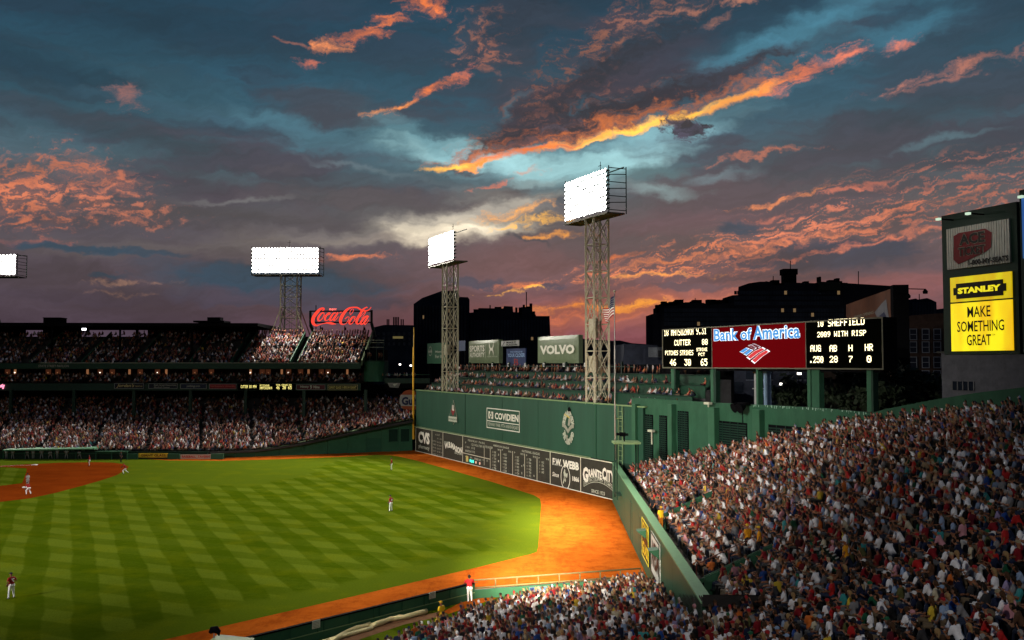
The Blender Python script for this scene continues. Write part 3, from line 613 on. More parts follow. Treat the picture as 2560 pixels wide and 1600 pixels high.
# pipe-valve emblem inside the oval
s, z = msz(1413.5, 1193.5); em = MB()
pts = [(-.62, -.75), (-.28, -.05), (-.42, .62), (-.12, 1.12), (.08, .98), (.04, .72), (.30, .52), (.72, .62), (.62, .12), (.32, -.12), (.12, -.62), (-.22, -.42), (-.42, -.9)]
em.poly([MON.p(s + a, -.055, z + b) for a, b in pts]); em.build('valve_emblem', LETTERD, wall)
WD('W', 1410, 1417, 1190, 1199, SLATE, .03, o=-.075)
arc = lambda a: (.75 * (1 - (2 * a - 1) ** 2) * .8, .75 * (1 - (2 * a - 1) ** 2) * .5)
WD('G', 1457, 1470, 1166, 1204, bold=.05); WD('RANITE', 1471, 1504, 1174, 1194, bold=.04, warp=lambda a: (.25 * math.sin(math.pi * a), .25 * math.sin(math.pi * a)))
WD('C', 1505.5, 1515, 1168, 1200, bold=.05); WD('ITY', 1516, 1536, 1174.5, 1203, bold=.04)
bn = MB(); s0 = msz(1460, 1200)[0]; s1 = msz(1540, 1200)[0]; zb = msz(1460, 1214)[1]; K = 14
ban = lambda t, h: MON.p(s0 + (s1 - s0) * t, -.05, zb + h + .95 * (1 - (2 * t - 1) ** 2) - .15)
for k in range(K):
    t, u = k / K, (k + 1) / K
    for h in (0, .62): bn.quad(ban(t, h), ban(u, h), ban(u, h + .07), ban(t, h + .07))
for t in (0, .33, .66, 1): bn.quad(ban(t, 0), ban(min(1, t + .012), 0), ban(min(1, t + .012), .69), ban(t, .69))
bn.build('banner_outline', LETTERD, wall)
wb = lambda t0, t1: (lambda a: (lambda t: (.95 * (1 - (2 * t - 1) ** 2),) * 2)(t0 + (t1 - t0) * a))
def banner(txt, t0, t1):
    mb = MB(); text_mb(mb, MON, txt, s0 + (s1 - s0) * t0, s0 + (s1 - s0) * t1, zb + .02, zb + .38, -.05, 0, .01, wb(t0, t1)); link(mb.me('lettering'), 'lettering', LETTERD, wall)
banner('ELECTRIC', .03, .30); banner('SUPPLY', .36, .63); banner('COMPANY', .69, .97)
WD('SINCE 1923', 1478.5, 1512, 1222, 1231, LETTERD, .02)
# signs on the upper wall, each mounted board a thing of its own
def outline(mb, fr, s0, s1, z0, z1, o, w=.09):
    fr.box(mb, s0, s1, o, o + .04, z0, z0 + w); fr.box(mb, s0, s1, o, o + .04, z1 - w, z1); fr.box(mb, s0, s0 + w, o, o + .04, z0 + w, z1 - w); fr.box(mb, s1 - w, s1, o, o + .04, z0 + w, z1 - w)
s0, zt = msz(1218, 1019); s1, _ = msz(1300, 1028); zb = msz(1218, 1069)[1]; zm = msz(1218, 1052)[1]
t = empty('wall_sign', MON.p(s0, 0, zb), 'white outlined medical company sign painted box in the middle of the tall green wall', 'sign')
mb = MB(); outline(mb, MON, s0, s1, zb, zt, -.09, .12); MON.box(mb, s0, s1, -.09, -.05, zm, zm + .1); mb.build('sign_frame', LETTER, t)
words(MON, 'COVIDIEN', 1237, 1296, 1031, 1048, LETTER, t, -.07, .03); words(MON, 'FENWAY PARK 97TH ANNIVERSARY', 1221, 1297, 1055.5, 1064, LETTERD, t, -.07, .0)
mb = MB(); a, z2 = msz(1222, 1028); b, _ = msz(1234, 1028); z1 = msz(1222, 1046)[1]; w = (b - a)
for (p0, p1, q0, q1) in ((0, .38, .72, 1), (0, .22, 0, 1), (0, .38, 0, .28), (.62, 1, .72, 1), (.78, 1, 0, 1), (.62, 1, 0, .28), (.38, .62, .36, .64)): MON.sheet(mb, a + w * p0, a + w * p1, z1 + (z2 - z1) * q0, z1 + (z2 - z1) * q1, -.07)
mb.build('cross_emblem', LETTER, t)
s, zc = msz(1134, 1030); t = empty('wall_sign', MON.p(s, 0, zc - 3), 'tall diamond charity emblem with dark red centre near the left end of the green wall', 'sign')
mb = MB(); zt = msz(1134, 1000)[1]; zb = msz(1134, 1062)[1]; zm = msz(1134, 1040)[1]; hw = 1.75
D = [(0, zt), (hw, zm), (0, zb), (-hw, zm)]; mb.prism([MON.p(s + a, -.07, b) for a, b in D], MON.n * .05); mb.build('diamond_edge', LETTERG, t)
mb = MB(); mb.prism([MON.p(s + a * .88, -.11, zm + (b - zm) * .92) for a, b in D], MON.n * .03); mb.build('diamond_face', PANEL, t)
mb = MB(); D2 = [(0, zt - .8), (.85, zm + .8), (0, zm - .0), (-.85, zm + .8)]; mb.prism([MON.p(s + a, -.13, b) for a, b in D2], MON.n * .015); mb.build('red_diamond', mat('dull_red', (.20, .02, .025), .6), t)
zz = zm + 1.35
for dx in (-.2, .22):                                           # pair of socks
    mb = MB(); mb.poly([MON.p(s + dx + a, -.14, zz + b) for a, b in ((-.14, .5), (.14, .5), (.14, -.1), (.34, -.35), (.2, -.5), (-.12, -.25))]); mb.build('sock_emblem', LETTER, t)
mb = MB(); MON.box(mb, s - 1.95, s + 1.95, -.16, -.12, zm - .95, zm - .1); mb.build('name_band', LETTERD, t)
words(MON, 'FOUNDATION', 1122, 1147, 1044.5, 1049.5, PANEL, t, -.175, .02)
s, zc = msz(1421.5, 1068); t = empty('wall_sign', MON.p(s, 0, zc - 3), 'round emblem with ringed lettering, ribbon and batter near the green wall right end', 'sign')
zt = msz(1421.5, 1034)[1]; zb = msz(1421.5, 1104)[1]; rr = (zt - zb) / 2; zc = (zt + zb) / 2; rx = rr * .62 * 1.12
def ringtext(txt, a0, a1, flip=False):
    mb = MB(); n = len(txt)
    for i, c in enumerate(txt):
        if c == ' ': continue
        v, fs = text_pts(c, .06); th = R(a0 + (a1 - a0) * (i + .5) / n); i0 = len(mb.v); h = .78; wd = .56
        up = (-1 if flip else 1); cx, cz = rx * math.cos(th), rr * math.sin(th); ux, uz = math.cos(th) * up, math.sin(th) * up; tx, tz = uz, -ux
        for a, b in v: mb.v.append(tuple(MON.p(s + cx + tx * (a - .5) * wd + ux * (b - .5) * h, -.06, zc + cz + tz * (a - .5) * wd + uz * (b - .5) * h)))
        for f in fs: mb.f.append(tuple(i0 + j for j in f)); mb.m.append(0)
    link(mb.me('lettering'), 'lettering', LETTERD, t)
ringtext('BOSTON RED SOX', 165, 15); ringtext('THE JIMMY FUND', 200, 340, True)
mb = MB()
for sg in (-1, 1):
    K = 7; f_ = lambda q: (sg * q * 1.6, zc - .5 + .8 * math.sin(q * 1.75) )
    for k in range(K):
        a, b = f_(k / K), f_((k + 1) / K); mb.quad(MON.p(s + a[0], -.1, a[1] - .28), MON.p(s + b[0], -.1, b[1] - .28), MON.p(s + b[0], -.1, b[1] + .28), MON.p(s + a[0], -.1, a[1] + .28))
mb.build('ribbon', LETTERG, t)
mb = MB()
for pts in ([(-.1, .3), (.25, 1.5), (.65, 1.55), (.8, .9), (.35, .2)], [(.05, 1.75), (.0, 2.25), (.35, 2.4), (.62, 2.1), (.5, 1.75)], [(-.55, -1.2), (-.35, -.9), (-.05, -1.1), (-.3, -1.6)], [(.55, -1.0), (.85, -1.1), (1.05, -1.9), (.75, -1.9)]):
    mb.poly([MON.p(s + a, -.085, zc + b) for a, b in pts])
mb.build('batter_figure', LETTERG, t, kind='stuff')
mb = MB(); mb.poly([MON.p(s + a, -.087, zc + b) for a, b in ((-1.0, 1.62), (-.95, 1.8), (.5, 1.35), (.45, 1.2))]); mb.build('bat_emblem', mat('bat_yellow', (.5, .4, .1), .6), t)
mb = MB(); mb.poly([MON.p(s + a, -.095, zc + b) for a, b in ((-.05, 2.1), (.0, 2.6), (.4, 2.75), (.85, 2.4), (.7, 2.15))]); mb.build('cap_emblem', BLACK, t)
# yellow foul pole
t = empty('foul_pole', MON.p(-.5, -.3, 1.5), 'tall yellow foul pole at the far corner of the left-field wall', 'pole')
zt = atY(1036, 818, 177)[2]; MB().tube([MON.p(-.3, -.35, TOPZ + .2), MON.p(-.3, -.35, zt)], .10, 8).build('upper_pole', YELLOWP, t, smooth=True)
mb = MB(); MON.box(mb, -.85, -.45, -.4, -.33, TOPZ + .1, TOPZ + 8.2); mb.build('side_screen', YELLOWP, t)
mb = MB(); MON.box(mb, -.68, -.42, -.45, -.15, msz(1036, 1098)[1], TOPZ); mb.build('lower_pole', YELLOWP, t)
# flag and pole
fpx = MON.sz(1537.5, 1000, -1.0)[0]; base = MON.p(fpx, -1.0, 5.0); t = empty('flagpole', base, 'slim white flagpole flying a flag beside the nearest light tower', 'flagpole')
zt = MON.sz(1537.5, 730, -1.0)[1]; MB().tube([base, MON.p(fpx, -1.0, zt)], [.11, .05], 8).build('pole', mat('grey_pole', (.35, .34, .32), .4), t, smooth=True)
mb = MB(); MON.box(mb, fpx - .05, fpx + .05, -1.0, .0, 9.8, 9.95); mb.build('wall_bracket', GREENT, t)
bmx = bmesh.new(); bmesh.ops.create_icosphere(bmx, subdivisions=2, radius=.17, matrix=Matrix.Translation(MON.p(fpx, -1.0, zt + .1))); me = bpy.data.meshes.new('ball'); bmx.to_mesh(me); bmx.free(); link(me, 'finial_ball', CREAM, t, smooth=True)
zf1 = MON.sz(1537, 741, -1)[1]; zf0 = MON.sz(1537, 791, -1)[1]
t = empty('flag', MON.p(fpx, -1.0, zf0), 'red, white and blue striped flag with starred blue corner, blowing to the left', 'flag')
NU, NV = 30, 26; V = []; hgt = zf1 - zf0; H = {}
def fpt(u, v):      # u along the fly, v from the bottom hoist
    droop = -.62 * u ** 1.1 * hgt + .10 * hgt * math.sin(u * 7)
    squeeze = 1 - .30 * u
    return MON.p(fpx - .06 - u * 2.15, -1.0 + .28 * math.sin(u * 9 + v * 2.2) * (u + .1), zf1 - hgt * (1 - v) * squeeze + droop)
for kind_, nm, m_ in ((0, 'red_stripes', mat('flag_red', (.30, .02, .03), .7, .05)), (1, 'white_stripes', mat('flag_white', (.75, .73, .70), .7, .05)), (2, 'blue_canton', mat('flag_blue', (.012, .018, .07), .7, .05))):
    mb = MB()
    for i in range(NU):
        for j in range(NV):
            st = j // 2; can = (i < 12 and st >= 6); k_ = 2 if can else (0 if st % 2 == 0 else 1)
            if k_ == kind_: mb.quad(fpt(i / NU, j / NV), fpt((i + 1) / NU, j / NV), fpt((i + 1) / NU, (j + 1) / NV), fpt(i / NU, (j + 1) / NV))
    mb.build(nm, m_, t)
mb = MB()
for i in range(5):
    for j in range(4): u = (i + .6) / 15; v = .54 + j * .11; p = fpt(u, v) - MON.n * .03; mb.poly([p + MON.e * .05 * math.cos(a) + Vector((0, 0, .05 * math.sin(a))) for a in (0, 1.26, 2.51, 3.77, 5.03)])
mb.build('stars', LETTER, t, kind='stuff')
# seating tiers on top of the wall
t = empty('wall_top_stand', MON.p(0, 1, TOPZ), 'stepped green terraces of seats on top of the left-field wall', 'grandstand')
TIERS = []
for k in range(4):
    o0 = .75 + k * 1.75; zf = TOPZ - .25 + k * 1.15; TIERS.append((o0 + .7, zf))
    mb = MB(); MON.box(mb, -1 if k < 3 else 2, 84, o0, o0 + 1.75, TOPZ - 2.2, zf); mb.build('terrace_step', CONCD, t)
    if k: mb = MB(); MON.box(mb, 2, 84, o0 - .06, o0 + .04, zf - .9, zf + .50); mb.build('terrace_front', mat('terrace_green', (.012, .044, .026), .6, .2, 1), t)
    if k: mb = MB(); MON.box(mb, 2, 84, o0 - .3, o0 + .12, zf + .50, zf + .57); mb.build('counter', GREEND, t)
mb = MB(); MON.box(mb, -2, 84, 7.8, 8.2, TOPZ - 2, TOPZ + 4.9); mb.build('rear_wall', BLACK, t)
for x in (1138, 1178, 1235, 1277, 1320, 1366, 1420, 1476, 1560):
    s, _ = MON.sz(x, 930, 7); mb = MB(); MON.box(mb, s - .12, s + .12, 6.6, 6.85, TOPZ + 1, TOPZ + 5.3); mb.build('post', GREEND, t)
mb = MB(); MON.box(mb, 8, 66, 6.5, 6.6, TOPZ + 4.55, TOPZ + 4.7); mb.build('rear_rail', GREEND, t)
# small numbered boards at the rear rail
for k, x in enumerate((1231, 1271, 1313, 1359.5, 1409.5, 1463)):
    s, z = MON.sz(x, 912, 6.4); t = empty('row_number_board', MON.p(s, 6.4, z), ['first', 'second', 'third', 'fourth', 'fifth', 'sixth'][k] + ' from the left of the little white number boards above the wall-top crowd', 'sign', 'small white boards over the wall-top seats')
    mb = MB(); MON.box(mb, s - .27, s + .27, 6.36, 6.40, z - .28, z + .28); mb.build('board', mat('number_board', (.55, .55, .55), .6), t)
    words(MON, str(9 - k), x - 1.6, x + 1.6, 909, 915, BLACK, t, 6.33, .02)
    mb = MB(); MON.box(mb, s - .03, s + .03, 6.41, 6.47, TOPZ + 2.3, z - .28); mb.build('stem', BLACK, t)
# inflated billboards over the terraces
def pillow(name, x0, x1, yt, yb, o, m, label, depth=.7, bulge=.22, frame=None):
    fr = frame or MON; s0, zt = fr.sz(x0, yt, o); s1, _ = fr.sz(x1, yt, o); zb = fr.sz(x0, yb, o)[1]; t = empty(name, fr.p((s0 + s1) / 2, o, zb), label, 'billboard', 'advertising boards over the wall-top seats')
    mb = MB(); n1, n2 = 12, 8; P_ = lambda i, j: fr.p(s0 + (s1 - s0) * (i / n1) + 0, o - bulge * (max(0, math.sin(math.pi * i / n1)) ** .4) * (max(0, math.sin(math.pi * j / n2)) ** .4), zb + (zt - zb) * j / n2)
    for i in range(n1):
        for j in range(n2): mb.quad(P_(i, j), P_(i + 1, j), P_(i + 1, j + 1), P_(i, j + 1))
    fr.box(mb, s0, s1, o + .002, o + depth, zb, zt); mb.build('board', m, t, smooth=False)
    for s in (s0 + .4, s1 - .4): mb = MB(); fr.box(mb, s - .1, s + .1, o + depth, o + depth + .2, TOPZ, zb + .5); mb.build('post', BLACK, t)
    return t, s0, s1, zb, zt
PB = mat('olive_vinyl_board', (.13, .17, .10), .35, .15, 1.2)
t, *_ = pillow('billboard', 1068, 1117, 859, 909, 7.2, mat('dark_green_vinyl', (.035, .10, .06), .4, .15, 1.5), 'dark green auto club board reading Member for life, half behind a light tower', .3, .05)
disc(MON, 1075.5, 878, .95, 7.1, LETTERD, t, 'oval_ring', 16, .12, .95); words(MON, 'AAA', 1070.5, 1080.5, 873.5, 882.5, LETTERD, t, 7.08, .04)
words(MON, 'Member', 1088.5, 1114, 876.5, 882, LETTERD, t, 7.1, .02); words(MON, 'For life', 1088.5, 1108, 887, 895, LETTERD, t, 7.1, .02)
t, s0, s1, zb, zt = pillow('billboard', 1172, 1247.5, 853, 908, 7.2, PB, 'olive green sports shop board with a crossed arc logo beside the lettering')
words(MON, 'SPORTS', 1174, 1211, 864.5, 880, LETTER, t, 6.9, .03); words(MON, 'AUTHORITY', 1174, 1211, 882.5, 893.5, LETTER, t, 6.9, .02)
mb = MB(); s, z = MON.sz(1214.5, 880, 6.9); MON.box(mb, s - .04, s + .04, 6.86, 6.9, z - 1.0, z + 1.3); MON.box(mb, MON.sz(1174, 881, 6.9)[0], s - .2, 6.86, 6.9, MON.sz(1174, 881.7, 6.9)[1] - .05, MON.sz(1174, 881.7, 6.9)[1]); mb.build('divider', LETTERD, t)
s, z = MON.sz(1228.5, 873, 6.9); mb = MB(); K = 12                               # crossed arcs
for sg in (1, -1):
    for k in range(K):
        f_ = lambda q, w: MON.p(s + (q - .5) * 1.9, 6.88 + .004 * sg, z + sg * (1.05 * (abs(2 * q - 1) ** 2.2) - .12 + w) * .98)
        a, b = k / K, (k + 1) / K; wd = lambda q: .12 + .22 * abs(2 * q - 1)
        mb.quad(f_(a, -wd(a)), f_(b, -wd(b)), f_(b, wd(b)), f_(a, wd(a)))
mb.build('arc_emblem', LETTER, t); words(MON, 'UNDER ARMOUR', 1217, 1243, 890, 893, LETTERD, t, 6.9, .0)
t, *_ = pillow('billboard', 1344.5, 1446.5, 842.5, 908, 7.2, PB, 'large olive green car maker board with wide white capitals, right of the other boards')
words(MON, 'VOLVO', 1350, 1436, 864, 886.5, LETTER, t, 6.9, .05)
t, *_ = pillow('billboard', 1253, 1297, 853, 866, 7.4, mat('white_sign_board', (.34, .34, .34), .5), 'small white sign board with black arrow above the blue closer board', .15, .0)
words(MON, 'MAKE IT', 1266, 1290, 854.5, 858.8, BLACK, t, 7.35, .03); words(MON, 'FLAGON', 1266, 1293, 860, 864.6, BLACK, t, 7.35, .03)
mb = MB(); s, z = MON.sz(1259, 860, 7.35); mb.poly([MON.p(s + a, 7.33, z + b) for a, b in ((-.55, -.35), (-.35, -.4), (.25, .18), (.4, .05), (.42, .4), (.05, .42), (.15, .3))]); mb.build('arrow_emblem', BLACK, t)
t, *_ = pillow('billboard', 1266, 1313.5, 872, 918, 7.2, mat('deep_blue_vinyl', (.016, .030, .10), .5, .2), 'dark blue board with pale blue capitals and a red letter emblem', .2, .0)
BLT = mat('pale_blue_lettering', (.25, .38, .62), .6, .05)
words(MON, 'YOU COULD BE', 1275, 1306, 878, 882, BLT, t, 7.15, .01); words(MON, 'YOUR CLOSER', 1269, 1312, 884, 893, BLT, t, 7.15, .02); words(MON, 'B', 1285, 1296, 897, 914, mat('dull_red', (.20, .02, .025), .6), t, 7.15, .02)
t, *_ = pillow('billboard', 1147, 1163, 852, 877, 7.4, mat('blue_grey_board', (.05, .07, .13), .6), 'small plain blue grey board between the first light tower and the sports shop board', .1, .0)
# television camera stand at the wall end
s0 = atY(1533, 1099, 100); s1 = atY(1599, 1106, 100)
t = empty('camera_stand', atY(1566, 1150, 100), 'small flat-roofed stand with a television camera on top by the wall end', 'camera stand')
MB().box(s0.x, s1.x, 99, 101.6, s1.z - .12, s1.z + .08).build('roof', GREENT, t)
for x in (s0.x + .3, s1.x - .25):
    for y in (99.2, 101.4): MB().box(x - .06, x + .06, y - .06, y + .06, 2.2, s1.z - .12).build('post', GREEND, t)
MB().box(s0.x + .2, s1.x - .2, 99.1, 101.5, 2.6, 2.75).build('platform', GREEND, t)
t = empty('television_camera', (s0.x + 1.2, 100, s1.z + .08), 'dark television camera on a pedestal on the small stand roof', 'camera')
x, y, z = s0.x + 1.2, 100.2, s1.z + .08
MB().tube([(x, y, z), (x, y, z + .55)], .07).build('pedestal', BLACK, t); MB().box(x - .5, x + .12, y - .16, y + .16, z + .55, z + .95).build('camera_body', BLACK, t); MB().tube([(x - .5, y, z + .75), (x - .85, y, z + .78)], [.12, .15], 10).build('lens', BLACK, t); MB().box(x + .14, x + .4, y - .1, y + .1, z + .6, z + .85).build('viewfinder', BLACK, t)
# ladder on the wall end
t = empty('wall_ladder', MON.p(MON.sz(1546, 1100, -.3)[0], -.3, 4), 'narrow steel ladder fixed to the right end of the tall green wall', 'ladder')
sl = MON.sz(1546, 1080, -.3)[0]
for d in (0, .9): mb = MB(); MON.box(mb, sl + d - .05, sl + d + .05, -.35, -.27, 4, TOPZ); mb.build('rail', GREENT, t)
for k in range(12): mb = MB(); MON.box(mb, sl + .06, sl + .84, -.33, -.29, 4.3 + k * .58, 4.36 + k * .58); mb.build('rung', GREENT, t)
# ------------------------------------------------------------------ third-base side: low wall, dugout, grandstand
LW = Frame(Z(530, 1146), Z(1031, 1126.5) - Z(530, 1146))
t = empty('side_wall', LW.p(0, 0, 0), 'green padded foul-side wall rising in a slope towards the tall wall corner', 'wall')
prof = [(530, 1135), (582, 1133), (640, 1126), (727, 1112), (810, 1094), (904, 1073), (1031, 1047)]
pz = [LW.sz(*q) for q in prof]
def topz(s): return float(np.interp(s, [a for a, b in pz], [b for a, b in pz]))
ends = [LW.sz(x, 1100)[0] for x in (530, 558, 590, 640, 700, 760, 820, 870, 916, 953, 998, 1031)]
for a, b in zip(ends, ends[1:]):
    mb = MB(); z0 = 2.55 if abs(a - LW.sz(916, 1100)[0]) < .1 else 0
    mb.hexa([LW.p(a + .03, 0, z0), LW.p(b - .03, 0, z0), LW.p(b - .03, .4, z0), LW.p(a + .03, .4, z0), LW.p(a + .03, 0, topz(a)), LW.p(b - .03, 0, topz(b)), LW.p(b - .03, .4, topz(b)), LW.p(a + .03, .4, topz(a))]); mb.build('wall_panel', GREENP, t)
mb = MB()
for a, b in zip(pz, pz[1:]): mb.hexa([LW.p(a[0], -.08, a[1]), LW.p(b[0], -.08, b[1]), LW.p(b[0], .5, b[1]), LW.p(a[0], .5, a[1]), LW.p(a[0], -.08, a[1] + .12), LW.p(b[0], -.08, b[1] + .12), LW.p(b[0], .5, b[1] + .12), LW.p(a[0], .5, a[1] + .12)])
mb.build('top_cap', GREENT, t)
mb = MB(); LW.box(mb, LW.sz(916, 1100)[0], LW.sz(953, 1100)[0], .1, .2, 0, 2.55)
mb.build('roller_door', mat('roller_door_green', (.02, .075, .045), .5, .15, 2, streak=(.1, .1, 6)), t)
for x0, x1 in ((972, 994), (1002, 1023)):
    a, z1 = LW.sz(x0, 1073); b, _ = LW.sz(x1, 1073); z0 = LW.sz(x0, 1104)[1]; mb = MB(); LW.box(mb, a, b, -.04, .02, z0, z1); mb.build('mesh_window', SHUT, t)
    mb = MB(); outline(mb, LW, a - .08, b + .08, z0 - .08, z1 + .08, -.06, .08); mb.build('window_frame', GREENP, t)
# advertising boards and low wall further left
def board(x0, x1, yt, yb, Y, m, name, label, cat='sign', group=None, parent=None, th=.15):
    a = atY(x0, yb, Y); b = atY(x1, yt, Y); o = MB().box(a.x, b.x, Y - th, Y, a.z, b.z).build(name, m, parent, label, cat, group); return a, b, o
FY = 163.6; GS = Frame((0, FY), (1, 0))
YB = mat('yellow_ad_board', (.75, .48, .04), .5, .25, 1.5)
e1 = empty('field_side_board', atY(383, 1144, FY), 'yellow advertising board on the low wall right of the dugout', 'sign'); board(347, 420, 1133, 1143.5, FY - .2, YB, 'panel', None, None, parent=e1)
words(Frame((0, FY - .4), (1, 0)), 'GIANT GLASS', 352, 414, 1135.5, 1141.5, mat('maroon_lettering', (.20, .04, .01), .6), e1, 0, .03)
e1 = empty('field_side_board', atY(490, 1146, FY), 'pale board with dark red lettering on the low wall, right of the yellow board', 'sign'); board(452, 528, 1136, 1147, FY - .2, mat('pale_ad_board', (.55, .42, .36), .5, .2, 2), 'panel', None, None, parent=e1)
words(Frame((0, FY - .4), (1, 0)), 'BASEBALL  TAVERN', 455, 524, 1138.5, 1144.5, RED, e1, 0, .03)
t = empty('low_field_wall', (-70, FY, 0), 'low green padded wall between the dugout and the foul-side wall', 'wall')
for x0, x1 in ((318, 346), (421, 451), (529, 560)): board(x0, x1, 1134, 1147, FY, GREENP, 'wall_pad', None, None, parent=t, th=.5)
MB().box(-100, -52.3, FY + .1, FY + .5, 0, 1.3).build('backing', GREEND, t)
# dugout
t = empty('dugout', (-82, 163, 0), 'long dark dugout with a green roof edge and team members standing inside', 'dugout')
a = atY(8, 1124, 162.6); b = atY(240, 1120, 163.4)
mb = MB(); mb.hexa([(a.x, 162.4, a.z - .22), (b.x, 162.8, b.z - .22), (b.x, 165.4, b.z - .15), (a.x, 165.4, a.z - .15), (a.x, 162.4, a.z), (b.x, 162.8, b.z), (b.x, 165.4, b.z + .1), (a.x, 165.4, a.z + .1)]); mb.build('roof', mat('dugout_roof_green', (.10, .26, .15), .5, .15), t)
MB().box(a.x, b.x + 5.6, 165.5, 165.7, 0, b.z).build('rear_wall', BLACK, t)
a2 = atY(240, 1128, 163.2); b2 = atY(318, 1131, 163.2); MB().box(a2.x, b2.x, 162.9, 165.4, a2.z - .2, a2.z).build('side_roof', GREENP, t)
for x in (8, 62, 136, 190, 240, 279, 318):
    q = atY(x, 1140, 163); MB().box(q.x - .06, q.x + .06, 162.9, 163.05, 0, a2.z - .1).build('post', GREENP, t)
mb = MB()
MB().box(a.x, b2.x, 162.75, 162.82, .95, 1.02).build('front_rail', GREENP, t)
# tiers of the lower stand
def lowfront(X): return float(np.interp(X, [-130, -52, -18.6], [163.9, 164.2, 178.2]))
def lowz0(X):
    if X < -51.8: return 1.0
    s = (Vector((X, lowfront(X), 0)) - LW.o).dot(LW.e); return max(1.0, topz(s) - .25)
def lowz(X, Y): f = lowfront(X); z0 = lowz0(X); return z0 + (9.2 - z0) * (Y - f) / (199 - f)
st = empty('lower_grandstand', (-70, 180, 0), 'crowded lower grandstand sloping up into the dark under the upper deck', 'grandstand')
nrow = 40
for i in range(nrow):
    mb = MB(); xs = [-128, -100, -75, -52, -45, -38, -30, -24, -18.6]
    for xa, xb in zip(xs, xs[1:]):
        f = lambda X, k: lowfront(X) + (199 - lowfront(X)) * k / nrow
        ya, yb, ya2, yb2 = f(xa, i), f(xb, i), f(xa, i + 1), f(xb, i + 1); za, zb = lowz(xa, ya2), lowz(xb, yb2)
        mb.quad((xa, ya, za), (xb, yb, zb), (xb, yb2, zb), (xa, ya2, za)); mb.quad((xa, ya, za - .35), (xb, yb, zb - .35), (xb, yb, zb), (xa, ya, za))
    mb.build('seat_step', CONC, st)
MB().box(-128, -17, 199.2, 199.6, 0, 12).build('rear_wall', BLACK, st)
for x in (27, 185, 335, 476, 614, 760, 914):
    q = atY(x, 1030, 184.5); MB().box(q.x - .28, q.x + .28, 184.2, 184.8, 4, 11.3).build('column', GREEND, st)
# decks
dk = empty('upper_deck', (-70, 187, 11), 'long dark upper deck with a club level, open pavilion seats and a flat roof', 'grandstand')
XR = -29.7
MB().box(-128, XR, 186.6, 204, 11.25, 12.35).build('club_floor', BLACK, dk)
MB().box(-128, XR, 186.3, 186.6, 11.1, 12.5).build('club_fascia', mat('dark_club_fascia', (.012, .035, .024), .5, .15), dk)
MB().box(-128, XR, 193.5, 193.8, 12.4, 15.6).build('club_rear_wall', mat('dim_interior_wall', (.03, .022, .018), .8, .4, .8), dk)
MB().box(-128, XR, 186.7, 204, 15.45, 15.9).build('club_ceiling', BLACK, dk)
MB().box(-128, XR, 186.25, 186.65, 15.35, 16.45).build('pavilion_fascia', mat('pavilion_green', (.012, .042, .026), .5, .15), dk)
MB().box(atY(100, 905, 186).x - 100 + 100, XR - .4, 186.1, 186.24, 16.48, 16.56).build('front_rail', mat('pale_rail', (.35, .38, .30), .5), dk)
def upz(Y): return 15.9 + (22.3 - 15.9) * (Y - 187) / 14.0
for i in range(17):
    y0 = 187 + i * 14 / 17; MB().box(-128, XR, y0, y0 + 14 / 17, upz(y0) - .5, upz(y0)).build('seat_step', CONC, dk)
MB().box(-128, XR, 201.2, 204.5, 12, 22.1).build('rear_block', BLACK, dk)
AISLE = [(x - 1280) / 2369 * 187 for x in (66, 196, 331, 465, 587, 735)]
for k, X in enumerate(AISLE):
    for d in ((-.75, .75) if k > 3 else (.75,)):
        mb = MB(); mb.hexa([(X + d - .09, 187, 15.95), (X + d + .09, 187, 15.95), (X + d + .09, 200.6, upz(200.6)), (X + d - .09, 200.6, upz(200.6)), (X + d - .09, 187, 16.95), (X + d + .09, 187, 16.95), (X + d + .09, 200.6, upz(200.6) + 1.05), (X + d - .09, 200.6, upz(200.6) + 1.05)]); mb.build('aisle_wall', GREENC, dk)
X = XR + .1; mb = MB(); mb.hexa([(X - .12, 186.7, 15.9), (X + .12, 186.7, 15.9), (X + .12, 201, 22), (X - .12, 201, 22), (X - .12, 186.7, 17), (X + .12, 186.7, 17), (X + .12, 201, 23.4), (X - .12, 201, 23.4)]); mb.build('end_parapet', mat('pale_green_parapet', (.10, .14, .075), .6, .2), dk)
# roof with openings behind
XE = -51.0
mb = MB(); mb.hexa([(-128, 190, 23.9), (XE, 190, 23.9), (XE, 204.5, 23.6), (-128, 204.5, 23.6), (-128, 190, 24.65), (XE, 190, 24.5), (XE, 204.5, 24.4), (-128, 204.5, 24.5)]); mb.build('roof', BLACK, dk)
op = [(64, 108), (203, 340), (346, 370), (645, 686)]; edges = [-130] + [v for o_ in op for v in o_] + [690]
for a, b in zip(edges[::2], edges[1::2]):
    xa = (a - 1280) / 2369 * 203.5; xb = (b - 1280) / 2369 * 203.5; MB().box(xa, min(xb, XE), 203.2, 203.6, 22, 23.7).build('rear_screen', BLACK, dk)
for x in (415, 490, 545, 575, 620): 
    q = atY(x, 830, 202); MB().box(q.x - .07, q.x + .07, 201.9, 202.1, 22, 23.7).build('booth_mullion', mat('dim_mullion', (.06, .055, .05), .6), dk)
for x in (130, 300, 480, 610): q = atY(x, 830, 190.5); MB().box(q.x - .16, q.x + .16, 190.4, 190.7, 17.3, 23.9).build('roof_post', BLACK, dk)
t = empty('roof_plant', atY(129, 806, 198), 'dark plant room box on the stadium roof at far left', 'roof box'); a, b = atY(108, 808, 197), atY(150, 795, 197); MB().box(a.x, b.x, 197, 200, a.z, b.z).build('housing', BLACK, t); MB().box(a.x - .1, b.x + .1, 196.9, 200.1, b.z, b.z + .12).build('lid', BLACK, t)
